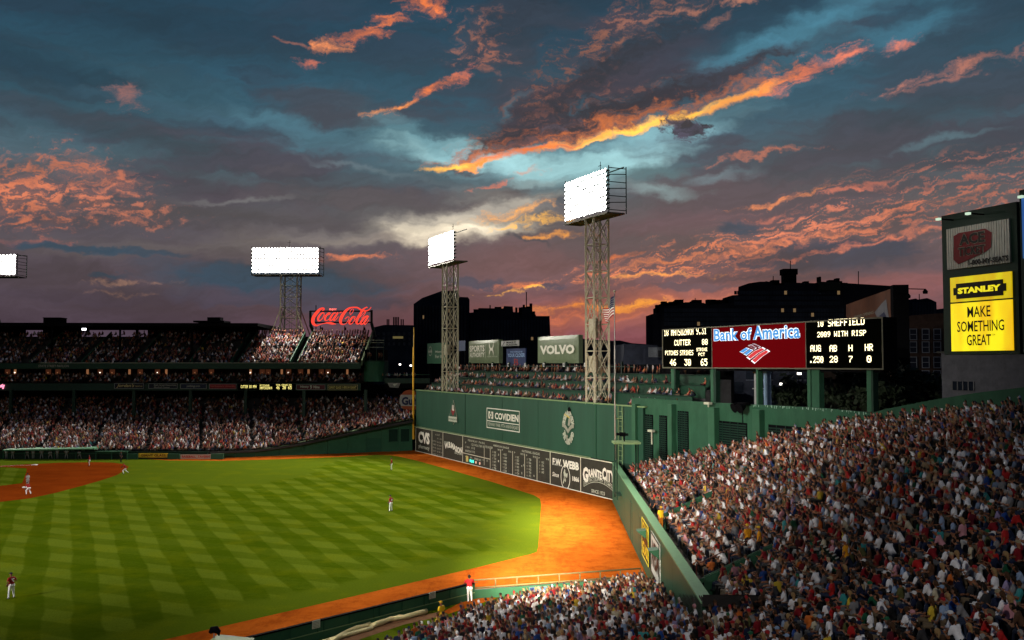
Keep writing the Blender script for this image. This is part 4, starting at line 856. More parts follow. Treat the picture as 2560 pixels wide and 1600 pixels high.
t = empty('roof_plant', atY(530, 806, 198), 'dark stepped plant room on the stadium roof, left of the first light tower', 'roof box'); a, b = atY(518, 803, 197), atY(551, 793, 197); MB().box(a.x, b.x, 197, 199, a.z, b.z).build('housing', BLACK, t); a, b = atY(487, 806, 197), atY(564, 802, 197); MB().box(a.x, b.x, 196, 200.5, a.z, b.z).build('slab', BLACK, t)
t = empty('roof_lamp', atY(210, 822, 189.5), 'small bright lamp under the edge of the stadium roof', 'lamp'); q = atY(209, 823, 189.5)
MB().box(q.x - .35, q.x + .35, 189.5, 189.9, q.z - .2, q.z + .2).build('lamp_head', mat('bright_lamp', (.5, .5, .5), .5, 0, emit=(.95, .95, 1), estr=5), t); MB().box(q.x - .8, q.x - .4, 189.6, 189.9, q.z - .3, q.z + .2).build('bracket', BLACK, t)
# club level lamps
wl = mat('warm_club_lamp', (.4, .2, .1), .5, 0, emit=(1, .42, .18), estr=.22); wl2 = mat('white_club_lamp', (.5, .5, .5), .5, 0, emit=(1, .85, .7), estr=2.2); wd_ = mat('dim_club_panel', (.25, .10, .05), .6, .3, 2, emit=(.6, .18, .08), estr=.07)
G2 = Frame((0, 193.3), (1, 0))
for k, x in enumerate((18, 37, 120, 144, 218, 250, 280, 323, 350, 393, 415, 487, 528, 626, 655, 670, 704, 721, 751, 771, 803, 820, 868)):
    q = atY(x, 929, 193.2); big = k % 3 != 1
    ref = min(((abs(x - a), n_, x - a) for a, n_ in ((323, 'furniture sign'), (408, 'hospital sign'), (484, 'web address sign'), (557, 'crimson university sign'), (666, 'pitch count display'), (777, 'maroon sign'), (857, 'glass company sign'), (134, 'pavilion lettering'), (20, 'left picture edge'), (235, 'dark fascia gap'))))
    if k in (2, 3, 15, 16, 6, 7): ref = (ref[0], ref[1] + (', left one' if k in (2, 15, 6) else ', right one'), ref[2])
    t = empty('club_lamp', q, f"{'wide dim orange lamp' if k % 3 != 1 else 'tiny warm lamp'} on club level rear wall {'right of' if ref[2] > 12 else 'left of' if ref[2] < -12 else 'over'} {ref[1]}", 'wall lamp', 'warm lamps on the rear wall of the club level')
    MB().box(q.x - (.5 if big else .2), q.x + (.5 if big else .2), 193.25, 193.45, q.z - .55, q.z + .45).build('glow_panel', wd_ if big else wl, t)
    MB().box(q.x - .1, q.x + .1, 193.1, 193.24, q.z - .3, q.z - .1).build('bulb', wl2 if k % 4 == 1 else wl, t)
words(Frame((0, 186.2), (1, 0)), 'STATE STREET PAVILION', 96, 172, 912, 918, LETTERG, dk, 0, .02)
# signs on the club fascia
FF = Frame((0, 186.0), (1, 0))
def fsign(x0, x1, yt, yb, face, edge, txt, tm, label, inset=4, tb=.02, ty=(3.5, 3.5)):
    a, z1 = FF.sz(x0, yt); b, _ = FF.sz(x1, yt); z0 = FF.sz(x0, yb)[1]; t = empty('fascia_sign', FF.p((a + b) / 2, 0, z0), label, 'sign', 'long signs along the club level fascia')
    mb = MB(); FF.box(mb, a, b, 0, .2, z0, z1); mb.build('panel', face, t); mb = MB(); outline(mb, FF, a, b, z0, z1, -.05, .08); mb.build('sign_frame', edge, t)
    for (s_, xx0, xx1, y0_, y1_, kw) in txt: words(FF, s_, xx0, xx1, y0_, y1_, tm, t, -.06, tb, **kw)
    return t
EDG = mat('pale_sign_edge', (.20, .22, .20), .5); NAVY = mat('navy_sign', (.010, .012, .022), .5)
fsign(286, 360, 958, 971.5, NAVY, EDG, [("Jordan's", 291, 336, 959.5, 970, dict(shear=.35)), ('FURNITURE', 338, 356, 964, 967, {})], mat('gold_lettering', (.45, .36, .14), .5, 0), 'black fascia sign with gold slanted furniture store lettering')
fsign(371.5, 444, 958.5, 971.5, NAVY, EDG, [('Beth Israel Deaconess', 385, 441, 960.5, 964.5, {}), ('Medical Center', 385, 425, 966, 970, {})], LETTERG, 'black fascia sign with two lines of grey hospital lettering')
fsign(451, 517, 959, 972, mat('blue_black_sign', (.010, .016, .04), .5), EDG, [('petthings.com', 467, 500, 962, 969.5, {})], LETTERG, 'dark blue fascia sign with one short grey web address')
fsign(523, 591, 959.5, 972.5, mat('crimson_sign', (.20, .012, .02), .5), EDG, [('Northeastern University', 526, 588, 962.5, 969.5, {})], mat('dusky_red_lettering', (.40, .08, .06), .5, 0), 'crimson university sign left of the lit yellow fascia display')
fsign(740.5, 813, 961.5, 974.5, mat('maroon_sign', (.075, .012, .018), .5), EDG, [('Ninety', 751, 772, 964, 971, {}), ('Nine', 784, 799, 964, 971, {}), ('9', 775, 780, 963, 973, {})], LETTERD, 'maroon fascia sign reading Ninety Nine right of the lit display')
fsign(819.5, 894, 962, 975, mat('olive_black_sign', (.02, .02, .008), .5), mat('gold_edge', (.30, .27, .12), .5), [('GIANT GLASS 1-800-54 GIANT', 822, 891, 965, 972, {})], mat('gold_sign_lettering', (.45, .38, .10), .5, 0), 'black fascia sign with gold glass company lettering at the right end')
t = fsign(595, 738, 959.5, 975, LEDBOARD, BLACK, [], LETTERG, 'lit black fascia display with yellow pitch count lettering')
mb = MB(); led(mb, FF, 'CUTTER 88 MPH', 602, 641, 963, 970, -.06); led(mb, FF, 'PITCHING', 651, 673, 961.5, 966, -.06); led(mb, FF, 'MATSUZAKA', 651, 680, 967, 973, -.06)
led(mb, FF, 'TOTAL STRIKES PCT', 690, 729, 960.5, 964.5, -.06); led(mb, FF, '46', 691, 699, 965, 973, -.06); led(mb, FF, '30', 706, 714.5, 965, 973, -.06); led(mb, FF, '65', 720.5, 729, 965, 973, -.06); led(mb, FF, '|', 649, 651, 961, 973.5, -.06)
mb.build('led_lettering', LEDY, t, kind='stuff')
t = empty('neon_emblem', atY(4, 966, 186), 'pink neon script fragment on the club fascia at the left edge', 'neon sign'); NP = mat('pink_neon', (.3, .05, .1), .4, 0, emit=(1, .30, .45), estr=1.6)
MB().tube([atY(x, y, 186) for x, y in ((-6, 972), (1, 965), (6, 961), (3, 968), (8, 966), (10, 962), (7, 972))], .14, 6).build('tube', NP, t)
# curved concrete end of the deck
t = empty('deck_end_drum', atY(935, 950, 191), 'rounded green concrete end of the upper deck with people on its balcony', 'balcony')
cx = atY(936, 900, 190.5).x; mb = MB(); pts = []
for k in range(13): a = math.pi + math.pi * k / 12; pts.append((cx + 2.1 * math.cos(a), 190.5 + 2.1 * math.sin(a)))
for zA, zB, r_, nm, m_ in ((12.8, 16.8, 1.0, 'drum', GREENC), (16.8, 17.0, 1.03, 'rim', GREEND)):
    mb = MB(); ring = [(cx + (x - cx) * r_, 190.5 + (y - 190.5) * r_, zA) for x, y in pts] + [(cx + 2.1, 196, zA), (cx - 2.1, 196, zA)]; mb.prism(ring, (0, 0, zB - zA)); mb.build(nm, m_, t)
for z in (20.5, 21.0, 19.6): MB().box(cx - 2, cx + 2.2, 188.4, 188.46, z, z + .07).build('rail', mat('pale_rail', (.35, .38, .30), .5), t)
for x in (-2, -.7, .7, 2.1): MB().box(cx + x - .05, cx + x + .05, 188.4, 188.5, 16.9, 21).build('post', GREEND, t)
MB().box(cx - 1.9, cx + 2, 190, 195.5, 17, 19.2).build('rear_block', BLACK, t)
t = empty('link_gallery', atY(996, 960, 186), 'dark gallery with a rail between the deck end and the yellow foul pole', 'balcony')
a, b = atY(962, 952, 188), atY(1036, 944, 188); MB().box(a.x, b.x + 3, 188, 194, 11.6, a.z + .2).build('gallery_floor', BLACK, t); MB().box(a.x, b.x + 3, 187.8, 187.95, a.z - .5, a.z + .5).build('gallery_front', GREEND, t); MB().box(a.x, b.x + 3, 187.8, 187.86, a.z + 1.2, a.z + 1.28).build('rail', GREENP, t)
t = empty('gallery_sign', atY(985, 964, 187.5), 'small grey and white tilted sign under the gallery left of the round orange sign', 'sign')
mb = MB(); mb.poly([atY(*q, 187.5) for q in ((969, 957), (1001, 957.5), (996, 970), (974, 968))]); mb.build('panel', mat('grey_sign', (.16, .16, .15), .6, .3, 3), t)
mb = MB(); mb.poly([atY(*q, 187.4) for q in ((982, 960), (994, 958.5), (986, 966.5))]); mb.build('pennant', LETTERD, t)
# round orange petrol sign
t = empty('round_sign', atY(1024, 1026, 184), 'round orange and white fuel sign with dark blue lettering behind the foul pole', 'sign')
DF = Frame((0, 184.0), (1, 0)); disc(DF, 1025, 1001, 2.05, 0, mat('orange_disc', (.22, .040, .010), .5, .1), t, 'disc', 28)
mb = MB(); s, z = DF.sz(1025, 1001); pts = [DF.p(s + 2.05 * math.cos(a), -.03, z + 2.05 * math.sin(a)) for a in [R(d) for d in range(-32, 33, 8)] + [R(d) for d in range(148, 213, 8)]]; mb.poly(pts); mb.build('white_band', mat('white_band', (.22, .22, .21), .5), t)
words(DF, 'Gulf', 1004, 1046, 992, 1013, mat('deep_blue_lettering', (.010, .014, .05), .5), t, -.06, .05)
mb = MB(); DF.box(mb, s - .15, s + .15, .1, .3, 5, z); mb.build('post', BLACK, t)
# script neon sign on the roof
t = empty('script_neon_sign', atY(854, 838, 203), 'glowing red script soft drink sign in a dark frame above the upper deck crowd', 'neon sign')
NF = Frame((0, 203.0), (1, 0)); REDN = mat('red_neon', (.35, .01, .01), .4, 0, emit=(1, .060, .035), estr=1.15); PKN = mat('pink_white_neon', (.4, .1, .1), .4, 0, emit=(1, .16, .13), estr=1.3)
cpx = lambda x, y: (765 + x / 13.444, 750 + y / 13.444)
def stroke(pts, o, m, name, closed=False, wscale=1.0):
    P_ = [np.array(p, float) for p in pts]; out = []
    n = len(P_)
    for i in range(n if closed else n - 1):
        g = lambda k: P_[k % n] if closed else P_[min(max(k, 0), n - 1)]
        a, b, c, d = g(i - 1), g(i), g(i + 1), g(i + 2)
        for q in range(4):
            u = q / 4; out.append(.5 * ((2 * b) + (c - a) * u + (2 * a - 5 * b + 4 * c - d) * u * u + (3 * b - a - 3 * c + d) * u ** 3))
    out.append(P_[0] if closed else P_[-1]); L_, R_ = [], []
    for k, p in enumerate(out):
        q0 = out[max(k - 1, 0)]; q1 = out[min(k + 1, len(out) - 1)]; d = q1[:2] - q0[:2]; d /= (np.linalg.norm(d) + 1e-6); nn = np.array([-d[1], d[0]]) * max(p[2], 5) * wscale
        L_.append(NF.px(*cpx(*(p[:2] + nn)), o)); R_.append(NF.px(*cpx(*(p[:2] - nn)), o))
    mb = MB(); k = len(L_)
    for i in range(k - 1):
        mb.quad(L_[i], L_[i + 1], R_[i + 1], R_[i]); h = Vector((0, .18, 0)); mb.quad(L_[i], L_[i] + h, L_[i + 1] + h, L_[i + 1]); mb.quad(R_[i], R_[i + 1], R_[i + 1] + h, R_[i] + h)
    link(mb.me(name), name, m, t)
ST = [([(540, 345, 14), (590, 330, 20), (600, 280, 18), (540, 275, 24), (460, 320, 38), (380, 400, 46), (300, 500, 50), (240, 610, 52), (225, 720, 52), (260, 810, 42), (340, 855, 28), (420, 840, 14), (520, 805, 10), (620, 785, 12), (700, 770, 22), (800, 775, 36), (880, 790, 36), (950, 800, 18), (1010, 812, 6)], 0),
      ([(590, 430, 14), (520, 450, 22), (440, 540, 28), (400, 640, 30), (430, 700, 20), (500, 670, 11), (560, 600, 10), (605, 500, 10)], 1),
      ([(590, 520, 8), (660, 530, 8), (800, 455, 20), (760, 430, 12), (700, 490, 24), (640, 590, 30), (640, 670, 26), (690, 690, 13), (760, 650, 8), (830, 580, 7)], 0),
      ([(1010, 430, 14), (920, 450, 22), (840, 560, 28), (800, 660, 28), (840, 690, 18), (900, 640, 14), (980, 540, 20)], 0), ([(1075, 415, 24), (1000, 530, 26), (930, 650, 26), (950, 690, 14), (1020, 640, 7), (1085, 550, 6)], 0), ([(1125, 435, 14), (1195, 405, 14)], 0),
      ([(1860, 345, 24), (1740, 262, 24), (1640, 248, 22), (1540, 250, 20), (1440, 280, 28), (1340, 360, 40), (1250, 470, 48), (1180, 600, 50), (1155, 720, 46), (1185, 800, 30), (1250, 822, 12), (1340, 790, 7), (1410, 700, 7), (1445, 590, 7), (1400, 565, 9), (1310, 635, 14)], 0),
      ([(1500, 500, 7), (1470, 430, 7), (1500, 350, 7), (1560, 300, 7), (1595, 330, 7), (1560, 420, 7), (1490, 500, 7)], 0),
      ([(1640, 560, 12), (1560, 580, 24), (1480, 690, 28), (1450, 770, 28), (1490, 815, 14), (1560, 770, 9), (1620, 690, 9), (1645, 600, 9)], 1),
      ([(1600, 620, 8), (1720, 640, 8), (1990, 400, 7), (1940, 520, 7), (1860, 620, 7)], 0), ([(2055, 270, 10), (2040, 240, 14), (1980, 270, 18), (1900, 340, 32), (1800, 500, 36), (1720, 650, 38), (1695, 760, 34), (1740, 810, 18), (1820, 760, 10)], 0), ([(2190, 240, 7), (2110, 330, 12), (2000, 370, 20), (1930, 360, 24), (1860, 345, 24)], 0),
      ([(2080, 530, 14), (1980, 570, 24), (1880, 690, 28), (1830, 780, 28), (1870, 820, 16), (1940, 760, 14), (2020, 650, 18)], 0), ([(2095, 530, 22), (2030, 640, 26), (1955, 770, 26), (1985, 820, 12), (2060, 740, 7), (2115, 660, 6)], 0)]
for k, (pts, cl) in enumerate(ST): stroke(pts, -.3 - .03 * k, REDN, 'neon_stroke', bool(cl))
words(NF, 'ENJOY', cpx(780, 280)[0], cpx(1040, 280)[0], cpx(0, 280)[1], cpx(0, 362)[1], PKN, t, -.3, .08)
for (x0, y0), (x1, y1), w in (((776, 777), (776, 812), .45), ((776, 812), (789, 842), .6), ((929, 775), (929, 808), .45), ((929, 808), (937, 842), .6)): MB().bar(NF.px(x0, y0), NF.px(x1, y1), w).build('frame_leg', GREEND, t)
for y in (778, 806): MB().bar(NF.px(775, y), NF.px(930, y), .28).build('frame_bar', BLACK, t)
for x, y0, y1 in ((790, 763, 842), (801, 815, 842), (862, 815, 842), (910, 815, 842)): MB().bar(NF.px(x, y0, .4), NF.px(x, y1, .4), .16).build('mast', BLACK, t)
for x in (803, 861, 909): MB().box(*(lambda q: (q.x - .1, q.x + .3, 203.2, 203.6, q.z - .3, q.z + .3))(NF.px(x, 822))).build('lamp_box', BLACK, t)
# ------------------------------------------------------------------ centre field: bleacher wall, street wall, boards, city
CWP = [Vector((11.95, 113.6, 0)), Vector((10.5, 78.5, 0)), Vector((9.35, 47.2, 0))]
CW = Frame(CWP[0], CWP[2] - CWP[0]); CWZ = 4.5; CWL = (CWP[2] - CWP[0]).length
def wallX(Y): return 11.95 + (113.6 - Y) * (CWP[2].x - CWP[0].x) / (113.6 - CWP[2].y)
t = empty('bleacher_wall', CW.p(0, 0, 0), 'green padded centre-field wall running towards the camera beside the bleachers', 'wall')
def cws(x, y): return CW.sz(x, y)[0]
cuts = [0, 9, 18, 26, 33, 41, 48, 55, CWL]
for a, b in zip(cuts, cuts[1:]): mb = MB(); CW.box(mb, a + .025, b - .025, 0, .5, 0, CWZ); mb.build('wall_panel', GREENP, t)
mb = MB(); CW.box(mb, 0, CWL, -.05, .62, CWZ, CWZ + .1); mb.build('top_cap', mat('mint_cap', (.16, .34, .19), .5, .1), t)
for s in (24.3, 33.5):                                            # gates: recessed dark panels
    mb = MB(); CW.box(mb, s, s + 2.6, -.03, 0, .1, 3.7); mb.build('gate', mat('gate_green', (.022, .085, .050), .5, .15), t)
    mb = MB(); CW.box(mb, s + 1.28, s + 1.34, -.05, -.03, .1, 3.7); mb.build('gate_seam', GREEND, t)
def cwsign(s0, s1, z0, z1, face, edge, lines, tm, label):
    q = empty('bleacher_wall_sign', CW.p(s0, 0, z0), label, 'sign'); mb = MB(); CW.box(mb, s0, s1, -.07, 0, z0, z1); mb.build('panel', face, q); mb = MB(); outline(mb, CW, s0, s1, z0, z1, -.12, .08); mb.build('sign_frame', edge, q)
    n = len(lines)
    for i, l in enumerate(lines):
        h = (z1 - z0) / n; mb = MB(); text_mb(mb, CW, l, s0 + .4, s1 - .4, z1 - (i + 1) * h + h * .2, z1 - i * h - h * .15, -.09, 0, .04); letters(mb, CW, tm, q)
sa, sb = CW.sz(1608, 1335)[0], CW.sz(1624, 1335)[0]
cwsign(sa, sb, 1.1, 4.1, mat('brown_black_sign', (.03, .015, .01), .5), mat('yellow_edge', (.7, .6, .05), .5), ['GIANT', 'GLASS'], mat('yellow_lettering', (.75, .55, .04), .5), 'black sign with yellow lettering and yellow edge on the bleacher wall')
sa, sb = CW.sz(1630, 1370)[0], CW.sz(1651, 1370)[0]
cwsign(sa, sb, 1.2, 4.1, mat('white_ad_board', (.6, .62, .58), .5), mat('black_edge', (.02, .02, .02), .5), ['AVEDA'], mat('black_lettering', (.02, .02, .02), .5), 'white sign with black capitals nearest the bullpen on the bleacher wall')
for k, (x, y) in enumerate(((1617, 1333), (1649, 1382))):
    s, z = CW.sz(x, y); q = empty('wall_speaker', CW.p(s, -.3, z), ('green wedge speaker in front of the yellow lettered sign', 'green wedge speaker in front of the white sign')[k], 'speaker')
    mb = MB(); mb.prism([CW.p(s - .55, -.1, z + .3), CW.p(s - .55, -.8, z + .22), CW.p(s - .55, -.1, z - .35)], CW.e * 1.1); mb.build('housing', GREENP, q); mb = MB(); CW.box(mb, s - .1, s + .1, -.1, .1, z - .5, z - .35); mb.build('bracket', GREEND, q)
# bleacher steps
def slopeH(off): return 3.45 + .47 * (off - 1) if off < 16 else 3.45 + .47 * 15 + .29 * (off - 16)
WP, WD_ = MON.p(0, -.6), MON.e                                    # street wall line
def wall_Y(X): return WP.y + (X - WP.x) / WD_.x * WD_.y
bl = empty('bleachers', (25, 70, 3), 'steep centre-field bleachers packed with spectators', 'grandstand')
NB = 42; YEND = 20.0
def cf_row(i): return 1.7 + i * .82
for i in range(-1, NB):
    off = cf_row(i); z = slopeH(off); x_ = lambda Y, o_: wallX(Y) + o_
    a0, a1 = (off, off + .82) if i >= 0 else (.3, off + .82); y_top = min(112.5, wall_Y(x_(90, a1)) + 0) if off > 1 else 112.5
    for _ in range(5): y_top = min(112.5, wall_Y(x_(y_top, a1)))
    mb = MB(); mb.hexa([(x_(YEND, a0), YEND, z - .9), (x_(YEND, a1), YEND, z - .9), (x_(y_top, a1), y_top, z - .9), (x_(y_top, a0), y_top, z - .9), (x_(YEND, a0), YEND, z), (x_(YEND, a1), YEND, z), (x_(y_top, a1), y_top, z), (x_(y_top, a0), y_top, z)]); mb.build('step' if i >= 0 else 'walkway', CONC if i >= 0 else mat('walkway_concrete', (.15, .125, .11), .85, .25, 1.5), bl)
# right-field bleachers below the camera
FR = np.array([(-14.5, 40.5), (-8.2, 50), (-4.6, 56.2), (-.6, 61.6), (5.0, 65.6), (9.0, 67.6)])
def fr_pt(t):
    n = len(FR) - 1; t = min(max(t, 0), 1) * n; i = min(int(t), n - 1); u = t - i; g = lambda k: FR[min(max(k, 0), n)]
    a, b, c, d = g(i - 1), g(i), g(i + 1), g(i + 2); return .5 * ((2 * b) + (c - a) * u + (2 * a - 5 * b + 4 * c - d) * u * u + (3 * b - a - 3 * c + d) * u ** 3)
FRN = np.array([.66, -.75]); FRN /= np.linalg.norm(FRN)
def rf_h(off): return .35 + .17 * off
def rf_row_pts(off, n=14): return [fr_pt(k / n) + FRN * off * (1.0) for k in range(n + 1)]
def cf_surf(X, Y): return slopeH(X - wallX(Y))
rb = empty('right_field_bleachers', (0, 50, 1), 'lower bleachers in front of the bullpen, seen from behind', 'grandstand')
for i in range(46):
    o0 = -.2 + i * .84; o1 = o0 + .84; z = rf_h(o0); P0 = rf_row_pts(o0); P1 = rf_row_pts(o1); mb = MB(); ok = 0
    for k in range(14):
        q = [P0[k], P0[k + 1], P1[k + 1], P1[k]]
        q = [(min(p[0], wallX(p[1])) if p[1] > 46.8 else p[0], p[1]) for p in q]
        if abs(q[0][0] - q[1][0]) + abs(q[0][1] - q[1][1]) < .02: continue
        if min(p[1] for p in q) < 14 or min(cf_surf(p[0], p[1]) for p in q) > z + .6: continue
        mb.quad(*[(p[0], p[1], z) for p in q]); mb.quad((q[0][0], q[0][1], z - .3), (q[1][0], q[1][1], z - .3), (q[1][0], q[1][1], z), (q[0][0], q[0][1], z)); ok = 1
    if ok: mb.build('step', CONC, rb)
# walkway and low front wall of these bleachers
mb = MB(); P0 = rf_row_pts(-.2); P1 = rf_row_pts(-2.6)
for k in range(14): mb.quad(*[(p[0], p[1], .06) for p in (P0[k], P0[k + 1], P1[k + 1], P1[k])])
mb.build('bullpen_walkway', CONCD, None, 'dark paved walkway between the bullpen and the front row of spectators', kind='structure')
t = empty('front_row_wall', (*rf_row_pts(-.25)[6], 0), 'low green wall with a pale rail in front of the first row of the lower bleachers', 'wall')
P0 = rf_row_pts(-.25)
for k in range(13):
    a, b = P0[k], P0[k + 1]; MB().bar((a[0], a[1], .45), (b[0], b[1], .45), .1, .8).build('wall_panel', GREENP, t); MB().bar((a[0], a[1], .92), (b[0], b[1], .92), .07, .07).build('rail', GREENT, t)
# bullpen fence
F0, F1, F2 = atZ(480, 1628, 1.12), atZ(1185, 1457, 1.12), atZ(1602, 1421, 1.3)
F0.z = F1.z = F2.z = 0
BF = Frame(F0, F1 - F0); L1 = (F1 - F0).length; t = empty('bullpen_fence', F0, 'low green bullpen fence with framed panels and a dark top rail along the clay track', 'fence')
ds = [0]
while ds[-1] < L1 - 1.6: ds.append(ds[-1] + (1.9 if len(ds) % 3 else .45))
ds.append(L1)
for a, b in zip(ds, ds[1:]): mb = MB(); BF.box(mb, a + .02, b - .02, .0, .05, .48, 1.05); mb.build('panel', GREENP, t)
mb = MB(); BF.box(mb, 0, L1, -.06, .12, 0, .44); mb.build('base_wall', GREENP, t); mb = MB(); BF.box(mb, 0, L1, -.08, .14, .44, .48); mb.build('ledge', GREENT, t); mb = MB(); BF.box(mb, 0, L1, -.08, .16, 1.06, 1.15); mb.build('top_rail', BLACK, t)
for a in ds: mb = MB(); BF.box(mb, a - .03, a + .03, -.05, -.001, .48, 1.06); mb.build('post', GREENC, t)
for x, y0, y1, lb in ((788.5, 1550, 1570, 'white notice with fine print on the bullpen fence, left one'), (1079, 1480, 1496, 'white notice with fine print on the bullpen fence, right one')):
    s, z1 = BF.sz(x, y0); z0 = BF.sz(x, y1)[1]; q = empty('fence_notice', BF.p(s, -.1, z0), lb, 'sign', 'notices on the bullpen fence'); mb = MB(); BF.box(mb, s - .28, s + .28, -.09, -.06, z0, z1); mb.build('sheet', mat('notice_white', (.55, .55, .46), .6), q)
    mb = MB()
    for k in range(5): BF.sheet(mb, s - .22, s + .2, z1 - .07 - k * .085, z1 - .045 - k * .085, -.1)
    mb.build('print', mat('notice_print', (.12, .12, .10), .6), q, kind='stuff')
BG = Frame(F1, F2 - F1); L2 = (F2 - F1).length
t2 = empty('bullpen_rail', F1, 'tan pipe rail above a low green wall at the far end of the bullpen', 'fence')
mb = MB(); BG.box(mb, 0, L2, 0, .25, 0, .62); mb.build('base_wall', GREENP, t2)
for z in (.74, 1.28): MB().tube([BG.p(0, .1, z), BG.p(L2, .1, z)], .06, 6).build('rail', GOLDR, t2, smooth=True)
for k in range(9): MB().tube([BG.p(L2 * k / 8, .1, .6), BG.p(L2 * k / 8, .1, 1.3)], .05, 6).build('post', GOLDR, t2, smooth=True)
s0 = BG.sz(1322, 1462)[0]; s1 = BG.sz(1367, 1462)[0]; q = empty('bullpen_sign', BG.p(s0, -.1, .2), 'white sign with a blue block and lettering on the low wall behind the bullpen', 'sign')
mb = MB(); BG.box(mb, s0, s1, -.12, -.06, .18, .56); mb.build('panel', mat('white_panel', (.10, .14, .14), .7), q); mb = MB(); BG.box(mb, s0 + .05, s0 + .35, -.13, -.121, .22, .52); mb.build('blue_block', mat('blue_block', (.01, .03, .12), .7), q)
mb = MB(); text_mb(mb, BG, 'BULLPEN', s0 + .42, s1 - .05, .27, .48, -.135, 0, .03); link(mb.me('lettering'), 'lettering', mat('blue_lettering', (.04, .10, .3), .5), q)
# a second low wall dividing the bullpens
W0, W1 = atZ(1600, 1432, .3), atZ(1205, 1500, .3)
# bullpen ground
mb = MB(); pts = [F0, F1, F2] + [Vector((*p, 0)) for p in reversed(rf_row_pts(-2.6))]; mb.poly([(p.x, p.y, .012) for p in pts]); mb.build('bullpen_grass', ground_mat('bullpen_grass_material', 'grass'), None, 'strip of grass inside the bullpen', kind='structure')
mb = MB(); pts = [Z(*q_) for q_ in ((1108, 1529), (1150, 1508), (1190, 1496), (1225, 1494), (1243, 1496), (1180, 1516), (1120, 1536))]; mb.poly([(p.x, p.y, .02) for p in pts]); mb.build('bullpen_mound_clay', DIRT, None, 'patch of orange clay under the leaning player in the bullpen', kind='structure')
mb = MB(); pts = [Z(*q_) for q_ in ((820, 1602), (900, 1577), (1000, 1548), (1108, 1529), (1118, 1538), (1010, 1562), (905, 1597), (890, 1604))]; mb.poly([(p.x, p.y, .018) for p in pts]); mb.build('bullpen_gravel_edge', mat('brown_clay_edge', (.16, .075, .035), .9, .3, 2), None, 'brown worn clay edge beside the rolled tarpaulins', kind='structure')
for k, (pts, r_, lb) in enumerate((([(830, 1608), (880, 1580), (925, 1567)], .16, 'left cream rolled tarpaulin lying along the bullpen fence'), ([(800, 1612), (870, 1592), (930, 1575)], .13, 'thin cream roll in front of the left tarpaulin'), ([(930, 1570), (975, 1555), (1020, 1547), (1066, 1534)], .17, 'long cream rolled tarpaulin ending near the leaning player'))):
    P_ = [Z(*p) + Vector((0, 0, r_)) for p in pts]; P2 = []
    for a, b in zip(P_, P_[1:]):
        for u in (0, .25, .5, .75): q_ = a.lerp(b, u); P2.append(q_ + Vector((0, 0, random.uniform(-.02, .02))))
    P2.append(P_[-1]); MB().tube(P2, [r_ * random.uniform(.85, 1.1) for _ in P2], 8).build('rolled_tarpaulin', TARP, None, lb, 'tarpaulin', 'rolled tarpaulins in the bullpen', smooth=True)
# covered camera in the lower left corner
q = atY(535, 1583, 49.5); t = empty('covered_camera', (q.x, 49.5, 0), 'camera under a black rain cover on a tripod at the bottom of the clay track', 'camera')
MB().tube([(q.x - .22, 49.5, q.z + .02), (q.x - .1, 49.5, q.z + .17), (q.x + .1, 49.5, q.z + .19), (q.x + .24, 49.5, q.z + .05), (q.x + .25, 49.5, q.z - .12)], [.08, .17, .19, .13, .05], 10).build('rain_cover', BLACK, t, smooth=True)
for dx, dy in ((-.25, 0), (.2, .15), (.15, -.2)): MB().bar((q.x, 49.5, q.z), (q.x + dx, 49.5 + dy, 0), .035).build('tripod_leg', mat('grey_leg', (.25, .25, .25), .4), t)
t = empty('booth_roof', atY(575, 1595, 49), 'corner of a green booth roof at the lower end of the bullpen fence', 'booth'); a = atY(548, 1588, 50); b = atY(608, 1602, 48.5)
mb = MB(); mb.hexa([(a.x, 50, 0), (b.x, 50.2, 0), (b.x, 47.5, 0), (a.x - .2, 47.5, 0), (a.x, 50, a.z), (b.x, 50.2, a.z - .25), (b.x, 47.5, a.z - .3), (a.x - .2, 47.5, a.z)]); mb.build('shell', GREENC, t); mb = MB(); mb.quad((a.x - .1, 50.1, a.z + .02), (b.x + .1, 50.3, a.z - .23), (b.x + .1, 47.4, a.z - .27), (a.x - .3, 47.4, a.z + .03)); mb.build('roof_sheet', GREENT, t)
# street wall behind the bleachers
t = empty('street_wall', MON.p(71, 0, 0), 'high green concrete wall with pilasters and shuttered openings behind the bleachers', 'wall')
tp = [(1578, 994), (1700, 1001), (1790, 1007), (1918, 1013), (2050, 1020), (2181, 1032), (2215, 1022), (2330, 1000), (2440, 982), (2560, 968), (2700, 950)]
tz = [MON.sz(x, y, .3) for x, y in tp]
for (a, za), (b, zb) in zip(tz, tz[1:]):
    mb = MB(); mb.hexa([MON.p(a, .3, 0), MON.p(b, .3, 0), MON.p(b, .8, 0), MON.p(a, .8, 0), MON.p(a, .3, za), MON.p(b, .3, zb), MON.p(b, .8, zb), MON.p(a, .8, za)]); mb.build('wall_bay', GREENC, t)
mb = MB(); rngw = random.Random(3)
for k in range(60):      # flaked, streaked paint along the top edge
    s = rngw.uniform(MON.sz(1880, 1010, .3)[0], MON.sz(2170, 1030, .3)[0]); z = float(np.interp(s, [a for a, b in tz], [b for a, b in tz])); h = rngw.uniform(.03, .28); w = rngw.uniform(.02, .12); MON.sheet(mb, s, s + w, z - h, z - .01, .29)
mb.build('flaked_paint', mat('flaked_paint', (.25, .36, .30), .8), t, kind='stuff')
for x, yt in ((1586, 1010), (1676, 1010), (1777, 1018), (1888, 1024)):
    s, z = MON.sz(x, yt, 0); mb = MB(); MON.box(mb, s - .05, s + 1.0 * (1 if x > 1700 else .7), -.35, .3, 0, z); mb.build('pilaster', GREENP, t)
